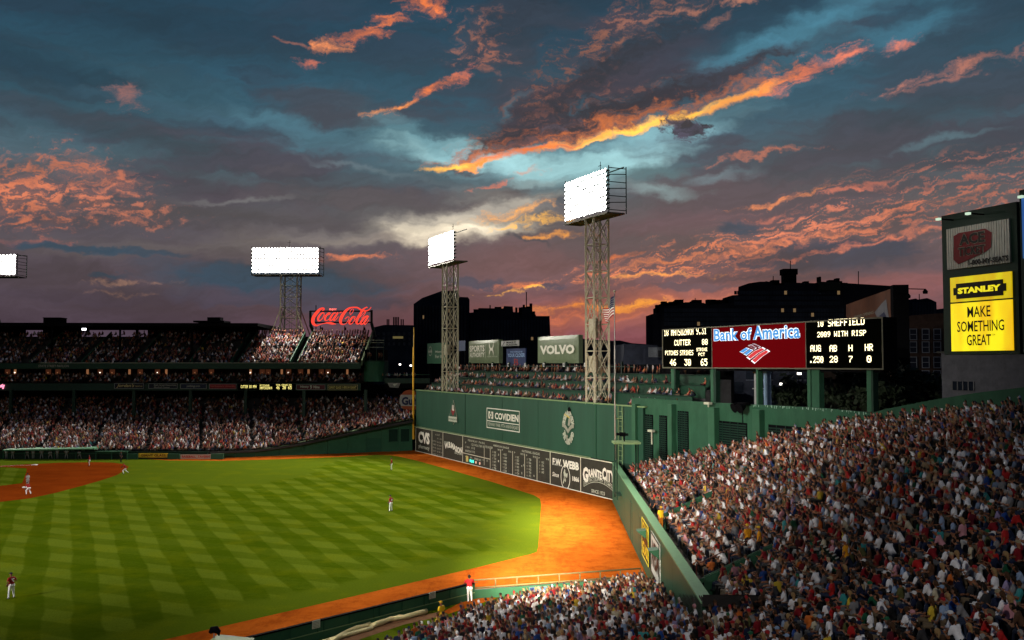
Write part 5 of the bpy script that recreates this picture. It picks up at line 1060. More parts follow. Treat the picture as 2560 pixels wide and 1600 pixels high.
for x0, x1, yt in ((1607, 1631, 1035), (1647, 1666, 1038), (1693, 1719.5, 1027), (1788, 1866, 1051), (1920, 2012, 1061), (2106, 2150, 1055)):
    s0, z1 = MON.sz(x0, yt, .2); s1, _ = MON.sz(x1, yt, .2); z0 = 4
    mb = MB(); MON.box(mb, s0, s1, .24, .296, z0, z1); mb.build('opening', BLACK, t)
    n_ = int((z1 - z0) / .24)
    mb = MB()
    for k in range(n_): MON.box(mb, s0 + .05, s1 - .05, .16, .22, z0 + k * .24, z0 + k * .24 + .13)
    for k in range(1, 4): a = s0 + (s1 - s0) * k / 4; MON.box(mb, a - .04, a + .04, .13, .17, z0, z1)
    mb.build('shutter', SHUT, t, kind='stuff')
# wall fittings
for k, (x, y, lb) in enumerate(((1774, 1008, 'pale floodlight fitting on top of the second tall pilaster of the green street wall'), (1632, 1077, 'white camera bracket on the street wall between two narrow shutters'))):
    s, z = MON.sz(x, y, -.2); q = empty('wall_fitting', MON.p(s, -.3, z), lb, 'fitting'); mb = MB(); MON.box(mb, s - .45, s + .45, -.6, -.2, z - .12, z + .12); mb.build('head', mat('pale_fitting', (.45, .45, .36), .5), q); mb = MB(); MON.box(mb, s - .06, s + .06, -.4, -.3, z - (.4 if k == 0 else 1.5), z - .12); mb.build('arm', mat('pale_fitting'), q)
s, z = MON.sz(1855, 1018, -.2); q = empty('loudspeaker_cluster', MON.p(s, -.5, z), 'black round loudspeaker cluster hanging on the street wall under the big scoreboard', 'speaker')
for dx in (-.35, .35): MB().tube([MON.p(s + dx, -.2, z + .2), MON.p(s + dx * 1.2, -.9, z - .1)], [.25, .5], 10).build('horn', BLACK, q)
mb = MB(); MON.box(mb, s - .7, s + .7, -.35, .25, z + .25, z + .45); mb.build('bracket', BLACK, q); MB().tube([MON.p(s + .3, -.4, z), MON.p(s + .35, -.4, z - 1.6)], .05).build('cable', BLACK, q)
# ------------------------------------------------------------------ big electronic scoreboard
SO = 3.0; SBF = Frame(MON.p(0, SO), MON.e)
sx = lambda x, y=860: SBF.sz(x, y)
s0 = sx(1658)[0]; s1 = sx(2205)[0]; zb = SBF.sz(2205, 921)[1]; zt = SBF.sz(2205, 796)[1]; sa = sx(1780)[0]; sb = sx(2015)[0]
t = empty('electronic_scoreboard', SBF.p(s0, 0, zb), 'wide electronic scoreboard with a red bank sign between two black message screens', 'scoreboard')
mb = MB(); SBF.box(mb, s0 - .15, s1 + .15, .06, 1.6, zb - .1, zt + .12); mb.build('cabinet', BLACK, t)
FR_ = mat('scoreboard_edge', (.10, .095, .07), .5)
mb = MB(); outline(mb, SBF, s0 - .15, s1 + .15, zb - .12, zt + .14, -.04, .13); SBF.box(mb, sa - .05, sa + .05, -.03, .05, zb, zt); SBF.box(mb, sb - .05, sb + .05, -.03, .05, zb, zt); mb.build('edge_trim', FR_, t)
mb = MB(); SBF.box(mb, s0, sa - .05, 0, .055, zb + .01, zt); mb.build('left_screen', LEDBOARD, t); mb = MB(); SBF.box(mb, sb + .05, s1, 0, .055, zb + .01, zt); mb.build('right_screen', LEDBOARD, t)
mb = MB(); SBF.box(mb, sa + .05, sb - .05, 0, .055, zb + .01, zt); mb.build('bank_panel', mat('deep_red_panel', (.035, .0005, .001), .9, .06, 3, emit=(.5, .006, .012), estr=.20, spec=0), t)
mb = MB(); F_ = SBF
for txt, x0, x1, yt, yb in (('18 MATSUZAKA 9.31', 1660, 1766, 824, 840), ('CUTTER', 1686, 1726, 850, 864), ('88', 1755, 1769, 848, 862), ('PITCHES', 1663, 1695, 877, 888), ('STRIKES', 1700, 1733, 876, 888), ('STRIKE', 1741, 1768, 870, 878), ('PCT', 1746, 1762, 882, 890), ('46', 1675, 1690, 898, 914), ('30', 1711, 1727, 898, 914), ('65', 1752, 1768, 897, 914),
                            ('10', 2043, 2058, 803, 817), ('SHEFFIELD', 2070, 2161, 799, 816), ('2009 WITH RISP', 2043, 2165, 830, 843), ('AVG', 2026, 2052, 863, 879), ('AB', 2074, 2092, 863, 879), ('H', 2121, 2131, 862, 878), ('HR', 2162, 2182, 860, 877), ('.250', 2024, 2058, 891, 907), ('28', 2074, 2094, 890, 906), ('7', 2122, 2131, 890, 906), ('0', 2167, 2178, 889, 906)):
    led(mb, F_, txt, x0, x1, yt, yb, -.03)
mb.build('led_lettering', LEDW, t, kind='stuff')
BLU = mat('blue_neon_letter', (.03, .12, .3), .4, 0, emit=(.035, .26, .62), estr=.9); WHN = mat('white_neon_edge', (.5, .5, .5), .4, 0, emit=(.80, .90, 1), estr=1.0); RDN = mat('red_flag_bar', (.3, .02, .02), .4, 0, emit=(.65, .02, .03), estr=.7)
tilt = lambda a: (0, 0)
for x0, x1, yt, yb, w_ in ((1784, 1846, 823, 853.5, 'Bank'), (1850, 1879, 820, 851, 'of'), (1882, 2000, 815, 850, 'America')):
    words(SBF, w_, x0, x1, yt, yb, WHN, t, -.04, .075, res=2, name='letter_edge'); words(SBF, w_, x0 + .8, x1 - .8, yt + .8, yb - .8, BLU, t, -.08, .018, res=2)
sc_ = lambda x, y: (1660 + x / 6.722, 800 + y / 6.722)
for pts, m_ in (([(1270, 535), (1380, 462), (1440, 480), (1325, 560)], BLU), ([(1335, 572), (1450, 488), (1505, 505), (1385, 598)], BLU), ([(1412, 432), (1465, 412), (1560, 470), (1525, 497)], WHN), ([(1480, 402), (1520, 400), (1630, 450), (1590, 470)], WHN), ([(1385, 630), (1520, 520), (1660, 455), (1712, 485), (1580, 560), (1440, 668)], RDN), ([(1462, 688), (1600, 570), (1735, 493), (1785, 525), (1660, 610), (1520, 735)], RDN)):
    Q = [SBF.px(*sc_(*p), -.05) for p in pts]; c = sum(Q, Vector()) / len(Q); mb = MB(); mb.poly([c + (q_ - c) * 1.0 for q_ in Q]); mb.build('flag_bar_edge', WHN, t); mb = MB(); mb.poly([c + (q_ - c) * .86 - SBF.n * .03 for q_ in Q]); mb.build('flag_bar', mat('dull_maroon_bar', (.2, .05, .08), .5) if m_ is WHN else m_, t)
mb = MB(); SBF.box(mb, s0 + .5, s1 - .5, .5, 1.3, zb - .35, zb - .12); mb.build('lower_truss', BLACK, t)
for k, (x0, x1, m_) in enumerate(((1683, 1690, GREENP), (1690.5, 1694, GREEND), (1782, 1789, GREENP), (1789.5, 1795, GREEND), (1896, 1901, GREENP), (2024, 2032, GREENP), (2035, 2054, GREENC), (2173, 2184, GREENP), (2184.5, 2189, GREEND))):
    a, b = SBF.sz(x0, 950, .7)[0], SBF.sz(x1, 950, .7)[0]; mb = MB(); SBF.box(mb, a, b, .4, 1.0, 5, zb - .1); mb.build('support_column', m_, t)
t = empty('stone_pier', SBF.p(SBF.sz(1891, 950, 1.5)[0], 1.5, 8), 'pale carved stone pier seen between the scoreboard supports', 'pier')
a, b = SBF.sz(1885, 950, 2)[0], SBF.sz(1895, 950, 2)[0]; mb = MB(); SBF.box(mb, a, b, 2, 2.6, 5, zb - .4); mb.build('shaft', mat('pale_stone', (.22, .22, .23), .7, .2, 2), t); mb = MB(); SBF.box(mb, a - .15, b + .15, 1.9, 2.7, SBF.sz(1885, 973, 2)[1], SBF.sz(1885, 970, 2)[1]); mb.build('moulding', mat('pale_stone'), t); mb = MB(); SBF.box(mb, a - .1, b + .1, 1.95, 2.65, zb - .55, zb - .36); mb.build('capital', mat('pale_stone'), t)
t = empty('light_blue_post', SBF.p(SBF.sz(1913, 950, 2)[0], 2, 8), 'light blue post right of the stone pier', 'post'); a, b = SBF.sz(1909, 950, 2)[0], SBF.sz(1918, 950, 2)[0]; mb = MB(); SBF.box(mb, a, b, 2, 2.5, 5, zb - .4); mb.build('shaft', mat('pale_blue_paint', (.16, .24, .36), .5), t); mb = MB(); SBF.box(mb, a - .06, b + .06, 1.95, 2.55, zb - .55, zb - .42); mb.build('cap', mat('pale_blue_paint'), t)  # post in plain light blue paint
# ------------------------------------------------------------------ tall double sign board at the right
KO = 4.2; TB = Frame(MON.p(0, KO), MON.e + MON.n * -.10)
def T(x, y, o=0): return TB.sz(x, y, o)
s0 = T(2357, 700)[0]; s1 = T(2546, 700)[0]; z1 = T(2357, 546)[1]; zt = T(2546, 496)[1]; z1 = (z1 + zt) / 2; z0 = T(2540, 885)[1]
t = empty('sign_tower', TB.p(s0, 0, z0), 'tall dark green board carrying a grey ticket sign above a glowing yellow tool sign', 'billboard')
mb = MB(); TB.box(mb, s0, s1, 0, 2.4, z0, z1); mb.build('cabinet', GREEND, t)
ya0, ya1 = T(2380, 698)[1], T(2386, 878)[1]
a, b = T(2380, 780)[0], T(2533, 780)[0]; zy1 = (T(2380, 697)[1] + T(2531, 676)[1]) / 2; zy0 = (T(2386, 878)[1] + T(2536, 876)[1]) / 2
def yellow(name, bright):
    m = bpy.data.materials.new(name); m.use_nodes = True; nt = m.node_tree; b_ = nt.nodes['Principled BSDF']; b_.inputs['Base Color'].default_value = (.6, .5, .02, 1); b_.inputs['Roughness'].default_value = .3
    tc = nt.nodes.new('ShaderNodeTexCoord'); mp = nt.nodes.new('ShaderNodeMapping'); mp.inputs['Scale'].default_value = (.5, .5, .14); nt.links.new(tc.outputs['Object'], mp.inputs[0]); nz = nt.nodes.new('ShaderNodeTexNoise'); nz.inputs['Scale'].default_value = 1.6; nz.inputs['Detail'].default_value = 5; nt.links.new(mp.outputs[0], nz.inputs['Vector'])
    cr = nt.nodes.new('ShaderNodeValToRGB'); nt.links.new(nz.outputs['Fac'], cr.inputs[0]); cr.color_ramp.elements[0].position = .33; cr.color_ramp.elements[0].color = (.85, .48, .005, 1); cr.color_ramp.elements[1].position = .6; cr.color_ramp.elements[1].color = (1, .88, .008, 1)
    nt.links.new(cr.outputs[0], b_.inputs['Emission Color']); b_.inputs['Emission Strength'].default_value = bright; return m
zm = zy0 + (zy1 - zy0) * .655
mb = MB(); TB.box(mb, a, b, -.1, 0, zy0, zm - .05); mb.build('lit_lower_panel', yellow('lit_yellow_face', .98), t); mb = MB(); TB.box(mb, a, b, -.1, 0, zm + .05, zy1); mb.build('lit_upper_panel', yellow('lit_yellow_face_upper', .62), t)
BKL = mat('black_sign_lettering', (.012, .010, .004), .5)
ca, cb = T(2395, 730)[0], T(2512, 730)[0]; cz1 = T(2395, 708)[1] - .05; cz0 = T(2395, 746)[1] - .05
mb = MB(); TB.box(mb, ca, cb, -.16, -.1, cz0, cz1); TB.box(mb, ca - .22, ca, -.16, -.1, cz0 + .25, cz1 - .25); TB.box(mb, cb, cb + .22, -.16, -.1, cz0 + .25, cz1 - .25); mb.build('name_plate', BKL, t)
YLET = mat('yellow_lit_letter', (.6, .5, .02), .4, 0, emit=(1, .85, .02), estr=.8)
def tw(txt, a_, b_, z0_, z1_, m_, bold, o=-.12): mb = MB(); text_mb(mb, TB, txt, a_, b_, z0_, z1_, o, 0, bold); letters(mb, TB, m_, t)
tw('STANLEY', ca + .15, cb - .12, cz0 + .3, cz1 - .28, YLET, .06, -.18)
W_ = b - a; H_ = zm - zy0
tw('MAKE', a + W_ * .29, a + W_ * .67, zy0 + H_ * .68, zy0 + H_ * .90, BKL, .012); tw('SOMETHING', a + W_ * .11, a + W_ * .88, zy0 + H_ * .39, zy0 + H_ * .61, BKL, .012); tw('GREAT', a + W_ * .27, a + W_ * .67, zy0 + H_ * .11, zy0 + H_ * .33, BKL, .012); tw('TM', a + W_ * .69, a + W_ * .735, zy0 + H_ * .29, zy0 + H_ * .33, BKL, .0)
ga, gb = T(2370, 600)[0], T(2529, 600)[0]; gz1 = (T(2370, 578)[1] + T(2526, 542)[1]) / 2; gz0 = (T(2374, 678)[1] + T(2529, 652)[1]) / 2
n_ = 26
for k in range(n_): mb = MB(); x0 = ga + (gb - ga) * k / n_; x1 = ga + (gb - ga) * (k + .72) / n_; TB.box(mb, x0, x1, -.12, 0, gz0, gz1); mb.build('vertical_slat', mat('grey_slat', (.48, .48, .44), .6, .15, 2), t)
W2 = gb - ga; H2 = gz1 - gz0; q_ = lambda u, v, o=-.16: TB.p(ga + W2 * u, o, gz0 + H2 * v)
mb = MB(); mb.poly([q_(.13, .80), q_(.22, .86), q_(.64, .86), q_(.74, .74), q_(.72, .40), q_(.62, .30), q_(.20, .10), q_(.12, .22)]); mb.build('maroon_shield', mat('dull_maroon', (.16, .015, .02), .6, .2, 3), t)
DKL = mat('dark_sign_letter', (.018, .017, .016), .6)
tw('ACE', ga + W2 * .22, ga + W2 * .64, gz0 + H2 * .54, gz0 + H2 * .82, LETTERG, .05, -.18); tw('ACE', ga + W2 * .23, ga + W2 * .63, gz0 + H2 * .55, gz0 + H2 * .81, DKL, .03, -.2); tw('TICKET', ga + W2 * .20, ga + W2 * .64, gz0 + H2 * .28, gz0 + H2 * .50, LETTERG, .04, -.18); tw('TICKET', ga + W2 * .21, ga + W2 * .63, gz0 + H2 * .29, gz0 + H2 * .49, DKL, .015, -.2); tw('1-800-MY-SEATS', ga + W2 * .36, ga + W2 * .98, gz0 + H2 * .04, gz0 + H2 * .17, DKL, .05, -.16)
for k, (x, y) in enumerate(((2346, 548), (2420, 534), (2552, 492))):
    s, z = T(x, y, -.8); q = empty('sign_floodlight', TB.p(s, -.8, z), ('small lamp on an arm at the top left corner of the sign tower', 'small lamp on the middle of the sign tower top edge', 'small lamp on the top right corner of the sign tower')[k], 'lamp', 'lamps along the top of the sign tower')
    mb = MB(); TB.box(mb, s - .14, s + .14, -.9, -.7, z - .07, z + .07); mb.build('lamp_head', mat('green_white_lamp', (.3, .3, .3), .4, 0, emit=(.7, .95, .7), estr=.8), q); MB().bar(TB.p(s + .1, -.7, z), TB.p(s + .5, .2, z - .1), .08).build('arm', BLACK, q)
    if k < 2: spot('sign_floodlight_beam', TB.p((ga + gb) / 2 + (k - .5) * 4, -3.2, z - .2), TB.p((ga + gb) / 2 + (k - .5) * 2, 0, gz0 + 1), 80, 110, 1.0, rad=.15)
t = empty('video_screen_edge', TB.p(T(2556, 700)[0], 0, z0), 'lit bluish edge of the next screen at the right border', 'screen')
a2, b2 = T(2551, 600, -.6)[0], T(2700, 600)[0]; mb = MB(); TB.box(mb, a2, b2, -.6, 1.5, z0, z1 + .5); mb.build('cabinet', GREEND, t)
mb = MB(); TB.box(mb, T(2556, 600, -.68)[0], b2 - .3, -.68, -.6, T(2556, 650)[1], T(2556, 500)[1]); mb.build('lit_face', mat('blue_screen', (.05, .1, .3), .3, .3, .6, emit=(.04, .16, .5), estr=.5), t)
# corrugated shed wall below
t = empty('corrugated_shed', TB.p(s0, -.5, 10), 'grey corrugated metal shed below the sign tower with a small window', 'shed'); SF = Frame(MON.p(0, 2.2), MON.e); a, zt_ = SF.sz(2350, 898); b = SF.sz(2700, 898)[0]; zs = SF.sz(2560, 880)[1]; zs0 = SF.sz(2350, 1012)[1]
n_ = 46; mb = MB()
for k in range(n_): x0 = a + (b - a) * k / n_; x1 = a + (b - a) * (k + 1) / n_; xm = (x0 + x1) / 2; q0, q1, q2 = SF.p(x0, .28, 5), SF.p(xm, 0, 5), SF.p(x1, .28, 5); up = Vector((0, 0, zs - 5)); mb.quad(q0, q1, q1 + up, q0 + up); mb.quad(q1, q2, q2 + up, q1 + up)
mb.build('corrugated_sheet', GREY, t); mb = MB(); SF.box(mb, a - .2, b, -.15, .3, zs, zs + .12); mb.build('roof_edge', mat('dark_roof_edge', (.04, .04, .035), .5), t)
a3, zw1 = SF.sz(2382, 953); b3 = SF.sz(2436, 953)[0]; zw0 = SF.sz(2382, 975)[1]
mb = MB(); SF.box(mb, a3, b3, -.06, -.01, zw0, zw1); w_ = mb.build('window', DGLASS, t)
for k in range(5): x = a3 + (b3 - a3) * k / 4; mb = MB(); SF.box(mb, x - .03, x + .03, -.1, -.06, zw0, zw1); mb.build('mullion', mat('window_bar_grey', (.15, .15, .16), .5), w_)
# ------------------------------------------------------------------ the city behind
def block(name, label, Y, dep, outl, m, cat='building', parent=None):
    """outl: roofline in photo pixels left to right"""
    t = empty(name, atY(outl[0][0], 910, Y), label, cat)
    for (x0, y0), (x1, y1) in zip(outl, outl[1:]):
        if x1 - x0 < .5: continue
        a, b = atY(x0, y0, Y), atY(x1, y1, Y); mb = MB(); mb.hexa([(a.x, Y, 0), (b.x, Y, 0), (b.x, Y + dep, 0), (a.x, Y + dep, 0), (a.x, Y, a.z), (b.x, Y, b.z), (b.x, Y + dep, b.z), (a.x, Y + dep, a.z)]); mb.build('wing', m, t)
    return t
def clutter(t, Y, outl, n, seed):
    r_ = random.Random(seed)
    for _ in range(n):
        x = r_.uniform(outl[0][0], outl[-1][0]); y = float(np.interp(x, [p[0] for p in outl], [p[1] for p in outl])); q = atY(x, y, Y); w = r_.uniform(.4, 2.6); h = r_.uniform(.3, 1.5) * (1 if w > 1 else 1.6)
        MB().box(q.x - w / 2, q.x + w / 2, Y + 1, Y + 3.5, q.z - 2.5, q.z + h).build('roof_unit', BLACK, t)
def windows(t, Y, x0, x1, y0, y1, nx, ny, w, h, m=DGLASS, fr=None, lit=0, lm=None, rnd=None):
    mb = MB(); mb2 = MB(); r_ = rnd or random
    for i in range(nx):
        for j in range(ny):
            q = atY(x0 + (x1 - x0) * (i + .5) / nx, y0 + (y1 - y0) * (j + .5) / ny, Y); (mb2 if r_.random() < lit else mb).box(q.x - w / 2, q.x + w / 2, Y - .12, Y + .05, q.z - h / 2, q.z + h / 2)
    mb.build('window_grid', m, t, kind='stuff')
    if mb2.v: mb2.build('lit_window', lm, t, kind='stuff')
LITW = mat('dim_lit_window', (.2, .15, .08), .5, 0, emit=(1, .62, .28), estr=.16); WING = mat('faint_window', (.030, .036, .050), .8, .4, .3)
t = block('office_tower', 'dark slab tower with a stepped roof behind the far end of the left-field wall', 330, 12, [(1034, 760), (1055, 745), (1102, 728), (1122, 727), (1142, 727), (1145, 742), (1170, 743)], DARK2)
windows(t, 330, 1040, 1168, 765, 860, 16, 12, .9, 1.2, WING, lit=.015, lm=LITW)
for x in range(1038, 1170, 8): q = atY(x, 800, 330); MB().box(q.x - .2, q.x + .2, 329.4, 330, 0, q.z + (800 - 765) * 330 / 2369).build('fin', DARK, t)
t = block('apartment_tower', 'dark flat-topped block with a mast tower right of the office tower', 340, 12, [(1170, 782), (1195, 780), (1196, 770), (1258, 771), (1260, 765), (1282, 766), (1283, 780), (1298, 781), (1299, 790), (1304, 790), (1304, 770), (1328, 771), (1330, 796), (1335, 790), (1352, 790), (1374, 790), (1376, 840), (1390, 842)], DARK)
windows(t, 340, 1175, 1372, 800, 850, 26, 7, .8, 1.1, WING, lit=.006, lm=LITW)
clutter(t, 340, [(1172, 783), (1196, 781), (1198, 772), (1298, 781), (1305, 772), (1328, 772), (1331, 792), (1374, 791)], 16, 6)
q = atY(1316, 771, 345); MB().bar((q.x, 345, q.z), (q.x, 345, q.z + 6.0), .35).build('mast', BLACK, t)
t = block('plant_building', 'dark low block with rooftop chimneys between the script sign and the office tower', 300, 12, [(935, 818), (960, 812), (1032, 813)], DARK2)
windows(t, 300, 940, 1030, 828, 866, 7, 3, .7, 1.0, WING)
for x in (968, 972, 984, 988, 992, 996, 1003, 1008): q = atY(x, 805, 302); MB().bar((q.x, 302, q.z - 1.5), (q.x, 302, q.z + (.9 if x < 980 or x > 1000 else 1.6)), .35).build('chimney', BLACK, t)
q = atY(995, 844, 299); MB().box(q.x - 1.6, q.x + 1.6, 298.7, 299.2, q.z - .3, q.z + .4).build('lit_sign_band', mat('dim_gold_sign', (.3, .25, .08), .5, 0, emit=(.9, .7, .25), estr=.12), t)
t = block('low_rooftop', 'low dark roofline just right of the flagpole', 300, 12, [(1380, 846), (1440, 846), (1530, 852), (1550, 851), (1580, 858), (1640, 862)], DARK2)
windows(t, 300, 1545, 1640, 868, 905, 12, 3, 1.0, 1.1, WING, lit=.05, lm=LITW)
t = block('hospital_block', 'long dark city block with a stepped roof and a water tank behind the scoreboard', 260, 12, [(1630, 785), (1649, 783), (1649, 766), (1700, 763), (1704, 757), (1760, 757), (1770, 764), (1788, 760), (1830, 757), (1831, 738), (1870, 736), (1872, 708), (1900, 704), (1930, 704), (1932, 712), (1962, 712), (1964, 706), (2050, 708), (2052, 718), (2120, 708), (2235, 715), (2240, 735)], DARK)
windows(t, 260, 1660, 2110, 770, 815, 60, 4, .7, 1.0, WING, lit=.012, lm=LITW); windows(t, 260, 1835, 2100, 725, 765, 36, 3, .7, 1.0, WING, lit=.01, lm=LITW)
q0, q1 = atY(1960, 672, 262), atY(1991, 672, 262); MB().box(q0.x, q1.x, 262, 265, q0.z - 5, q0.z).build('tank_tower', BLACK, t); MB().box(q0.x - .3, q1.x + .3, 261.7, 265.3, q0.z - 1.6, q0.z).build('tank', BLACK, t)
clutter(t, 260, [(1649, 768), (1704, 759), (1830, 759), (1832, 740), (1870, 738), (1872, 710), (2120, 712)], 34, 5)
for x, y0, y1 in ((1933, 690, 712), (2146, 678, 712), (1976, 652, 674), (1708, 748, 760), (1738, 745, 760), (2052, 700, 712)): a, b = atY(x, y0, 262), atY(x, y1, 262); MB().bar(a, b, .18).build('antenna', BLACK, t)
MB().box(*(lambda a, b: (a.x, b.x, 258, 262, a.z, b.z))(atY(2044, 727, 260), atY(2095, 706, 260))).build('louvre_house', mat('dim_olive_louvre', (.035, .035, .022), .8, .3, 2), t)
t = block('brick_apartment', 'brown brick apartment house with rows of pale framed windows right of the poster wall', 150, 12, [(2100, 870), (2250, 872), (2260, 800), (2262, 790), (2362, 782)], BRICK)
for j, y in enumerate((836, 868, 906, 940)):
    for i, x in enumerate((2206, 2232, 2255, 2282, 2313, 2342)):
        if j == 0 and i < 3: continue
        q = atY(x, y, 149.9); w_, h_ = (.55, .85); mb = MB(); mb.box(q.x - w_, q.x + w_, 149.75, 150.02, q.z - h_, q.z + h_); w = mb.build('window', DGLASS, t)
        fq = Frame((0, 149.7), (1, 0)); mb = MB(); outline(mb, fq, q.x - w_ - .05, q.x + w_ + .05, q.z - h_ - .05, q.z + h_ + .05, 0, .1); fq.box(mb, q.x - w_, q.x + w_, 0, .04, q.z - .04, q.z + .04); mb.build('frame', FRAMEW, w)
t = block('terraced_roofs', 'jagged dark tower with chimneys on the skyline left of the sign tower', 290, 12, [(2277, 750), (2290, 746), (2300, 752), (2318, 745), (2326, 748), (2341, 755), (2342, 780), (2350, 775), (2366, 770)], DARK2)
windows(t, 290, 2280, 2340, 755, 800, 8, 6, .7, .9, WING, lit=.0, lm=LITW); q = atY(2298, 735, 291); MB().bar((q.x, 291, q.z - 4), (q.x, 291, q.z), .2).build('antenna', BLACK, t)
# poster wall with lamp arms
Yp = 120; PF = Frame((atY(2116, 800, 132).x, 132), (atY(2228, 800, 104) - atY(2116, 800, 132)))
t = empty('poster_wall', PF.p(0, 0, 8), 'dark orange painted poster wall with a white ticket shape behind the scoreboard', 'billboard')
sA_, sB_ = PF.sz(2116, 800)[0], PF.sz(2229, 800)[0]; z1 = PF.sz(2229, 721)[1]; z0 = PF.sz(2229, 868)[1]
mb = MB(); PF.box(mb, sA_, sB_, 0, 1.5, z0 - 8, z1); mb.build('poster_panel', mat('burnt_orange_poster', (.085, .030, .014), .6, .35, .35), t)
mb = MB(); PF.box(mb, sB_ + .1, sB_ + 1.5, -.1, 1.5, z0 - 8, z1 + .3); mb.build('side_pier', BLACK, t)
mb = MB(); mb.poly([PF.px(x, y, -.05) for x, y in ((2186, 781), (2205, 758), (2215, 748), (2225, 812), (2206, 815))]); mb.build('ticket_shape', mat('grey_white_print', (.13, .13, .15), .6, .25, 1), t)
mb = MB(); mb.poly([PF.px(x, y, -.1) for x, y in ((2198, 790), (2210, 780), (2216, 792), (2212, 806), (2200, 800))]); mb.build('ticket_mark', mat('blue_print', (.012, .016, .05), .6), t)
words(PF, 'GRAND OPENING', 2135, 2184, 790, 797, LETTERG, t, -.06, .0)
for (x0, y0, x1, y1, lb) in ((2228, 721, 2313, 727, 'long horizontal lamp arm reaching right from the poster wall top'), (2238, 732, 2270, 738, 'short lamp arm under the long one on the poster wall')):
    a = PF.px(x0, y0, 0); Yh = a.y; b = atY(x1, y1 - 4, Yh); q = empty('lamp_arm', a, lb, 'lamp', 'lamp arms on the poster wall'); MB().bar(a, b, .1).build('arm', BLACK, q); MB().tube([(b.x, Yh, b.z + .05), (b.x, Yh, b.z - .25), (b.x, Yh, b.z - .5)], [.06, .3, .25], 8).build('lamp_head', BLACK, q)
# street fronts seen under the scoreboard
t = block('street_front', 'dim pale fronts of street buildings seen under the scoreboard', 135, 12, [(1560, 860), (1640, 862), (1650, 870), (1800, 880), (1885, 880), (2020, 890), (2065, 900), (2200, 905)], mat('dim_front', (.022, .026, .042), .8, .4, .6))
for j, y in enumerate((900, 935, 968)):
    for i in range(14):
        x = 1700 + i * 36; q = atY(x, y, 134.9)
        if random.random() < .75: w = MB().box(q.x - .8, q.x + .8, 134.8, 135.02, q.z - .75, q.z + .75).build('window', DGLASS, t); MB().box(q.x - .9, q.x + .9, 134.7, 134.79, q.z - .95, q.z - .78).build('sill', mat('dim_sill', (.07, .08, .11), .7), w)
a, b = atY(2058, 1000, 120), atY(2100, 930, 120); t = empty('tan_corner_house', a, 'small tan rendered wall under the right half of the scoreboard', 'building'); MB().box(a.x, b.x, 120, 125, a.z - 4, b.z).build('wall', mat('dim_tan_render', (.085, .065, .05), .8, .3, 1), t); MB().box(a.x - .1, b.x + .1, 119.9, 120.1, b.z - 1.4, b.z - 1.2).build('string_course', mat('dim_sill'), t)
for k, (x, y) in enumerate(((1998, 934), (1952, 960), (2155, 945), (2097, 948), (1000, 911), (1027, 914))):
    Y = 126 if x > 1500 else 240; q = atY(x, y, Y); t = empty('street_light', q, ('bright flat street lamp under the scoreboard centre', 'round bright street lamp low under the red bank sign', 'tiny white lamp between the last two scoreboard columns', 'faint lamp beside the tan wall', 'white lamp left of the foul pole, farther one', 'white lamp just left of the foul pole')[k], 'street lamp', 'street lamps beyond the walls')
    r_ = (.17, .15, .06, .05, .22, .22)[k]; MB().box(q.x - r_ * (1.4 if k == 0 else 1), q.x + r_ * (1.4 if k == 0 else 1), Y - .1, Y + .1, q.z - r_ * .8, q.z + r_ * .8).build('lamp_head', mat('street_lamp_glow', (.5, .5, .5), .4, 0, emit=(1, .95, .85), estr=6), t); MB().bar((q.x, Y + .2, q.z), (q.x, Y + .2, q.z - 4), .1).build('post', BLACK, t)
t = empty('pale_wall_poster', atY(1645, 890, 133), 'pale wall panel with a small dark square print, left of the scoreboard', 'poster'); a, b = atY(1622, 893, 133), atY(1656, 868, 133); MB().box(a.x, b.x, 133, 133.3, a.z, b.z).build('panel', mat('pale_panel', (.12, .13, .15), .7, .2), t); a, b = atY(1645, 892, 132.9), atY(1656, 876, 132.9); MB().box(a.x, b.x, 132.9, 132.99, a.z, b.z).build('print', mat('dark_print', (.03, .03, .035), .7), t)
# dark trees behind the street wall
def tree(x, y, Y, rad, label):
    q = atY(x, y, Y); t = empty('street_tree', (q.x, Y, 3), label, 'tree', 'dark trees beyond the street wall'); MB().tube([(q.x, Y, 3), (q.x + .2, Y, q.z - rad * .3), (q.x, Y, q.z + rad * .3)], [.3, .2, .08], 7).build('trunk', mat('dark_bark', (.03, .022, .018), .9), t)
    r_ = np.random.default_rng(int(x)); n = 1500; d = r_.normal(size=(n, 3)); d /= np.linalg.norm(d, axis=1)[:, None]; rr = rad * (.55 + .45 * r_.random(n)) * (.8 + .35 * np.sin(d[:, 0] * 5 + d[:, 2] * 4 + x)); c = np.array([q.x, Y, q.z]) + d * rr[:, None] * np.array([1.15, 1, .85]); u = r_.normal(size=(n, 3)) * .16; v = r_.normal(size=(n, 3)) * .16
    V = np.concatenate([c - u, c + v, c + u, c - v], 1).reshape(-1, 3); me = bpy.data.meshes.new('crown'); me.from_pydata(V.tolist(), [], [(4 * k, 4 * k + 1, 4 * k + 2, 4 * k + 3) for k in range(n)]); link(me, 'crown', mat('dark_leaves', (.014, .022, .011), .7, .4, 1.5), t)
for a in ((2130, 965, 100, 3.2, 'dark leafy tree between the last scoreboard columns'), (2230, 955, 98, 3.8, 'dark leafy tree left of the corrugated shed'), (2300, 975, 92, 2.8, 'low dark tree nearest the corrugated shed'), (1985, 985, 110, 2.6, 'small dark tree under the middle of the scoreboard'), (2190, 1000, 88, 2.0, 'bushy dark tree just above the wall dip')): tree(*a)
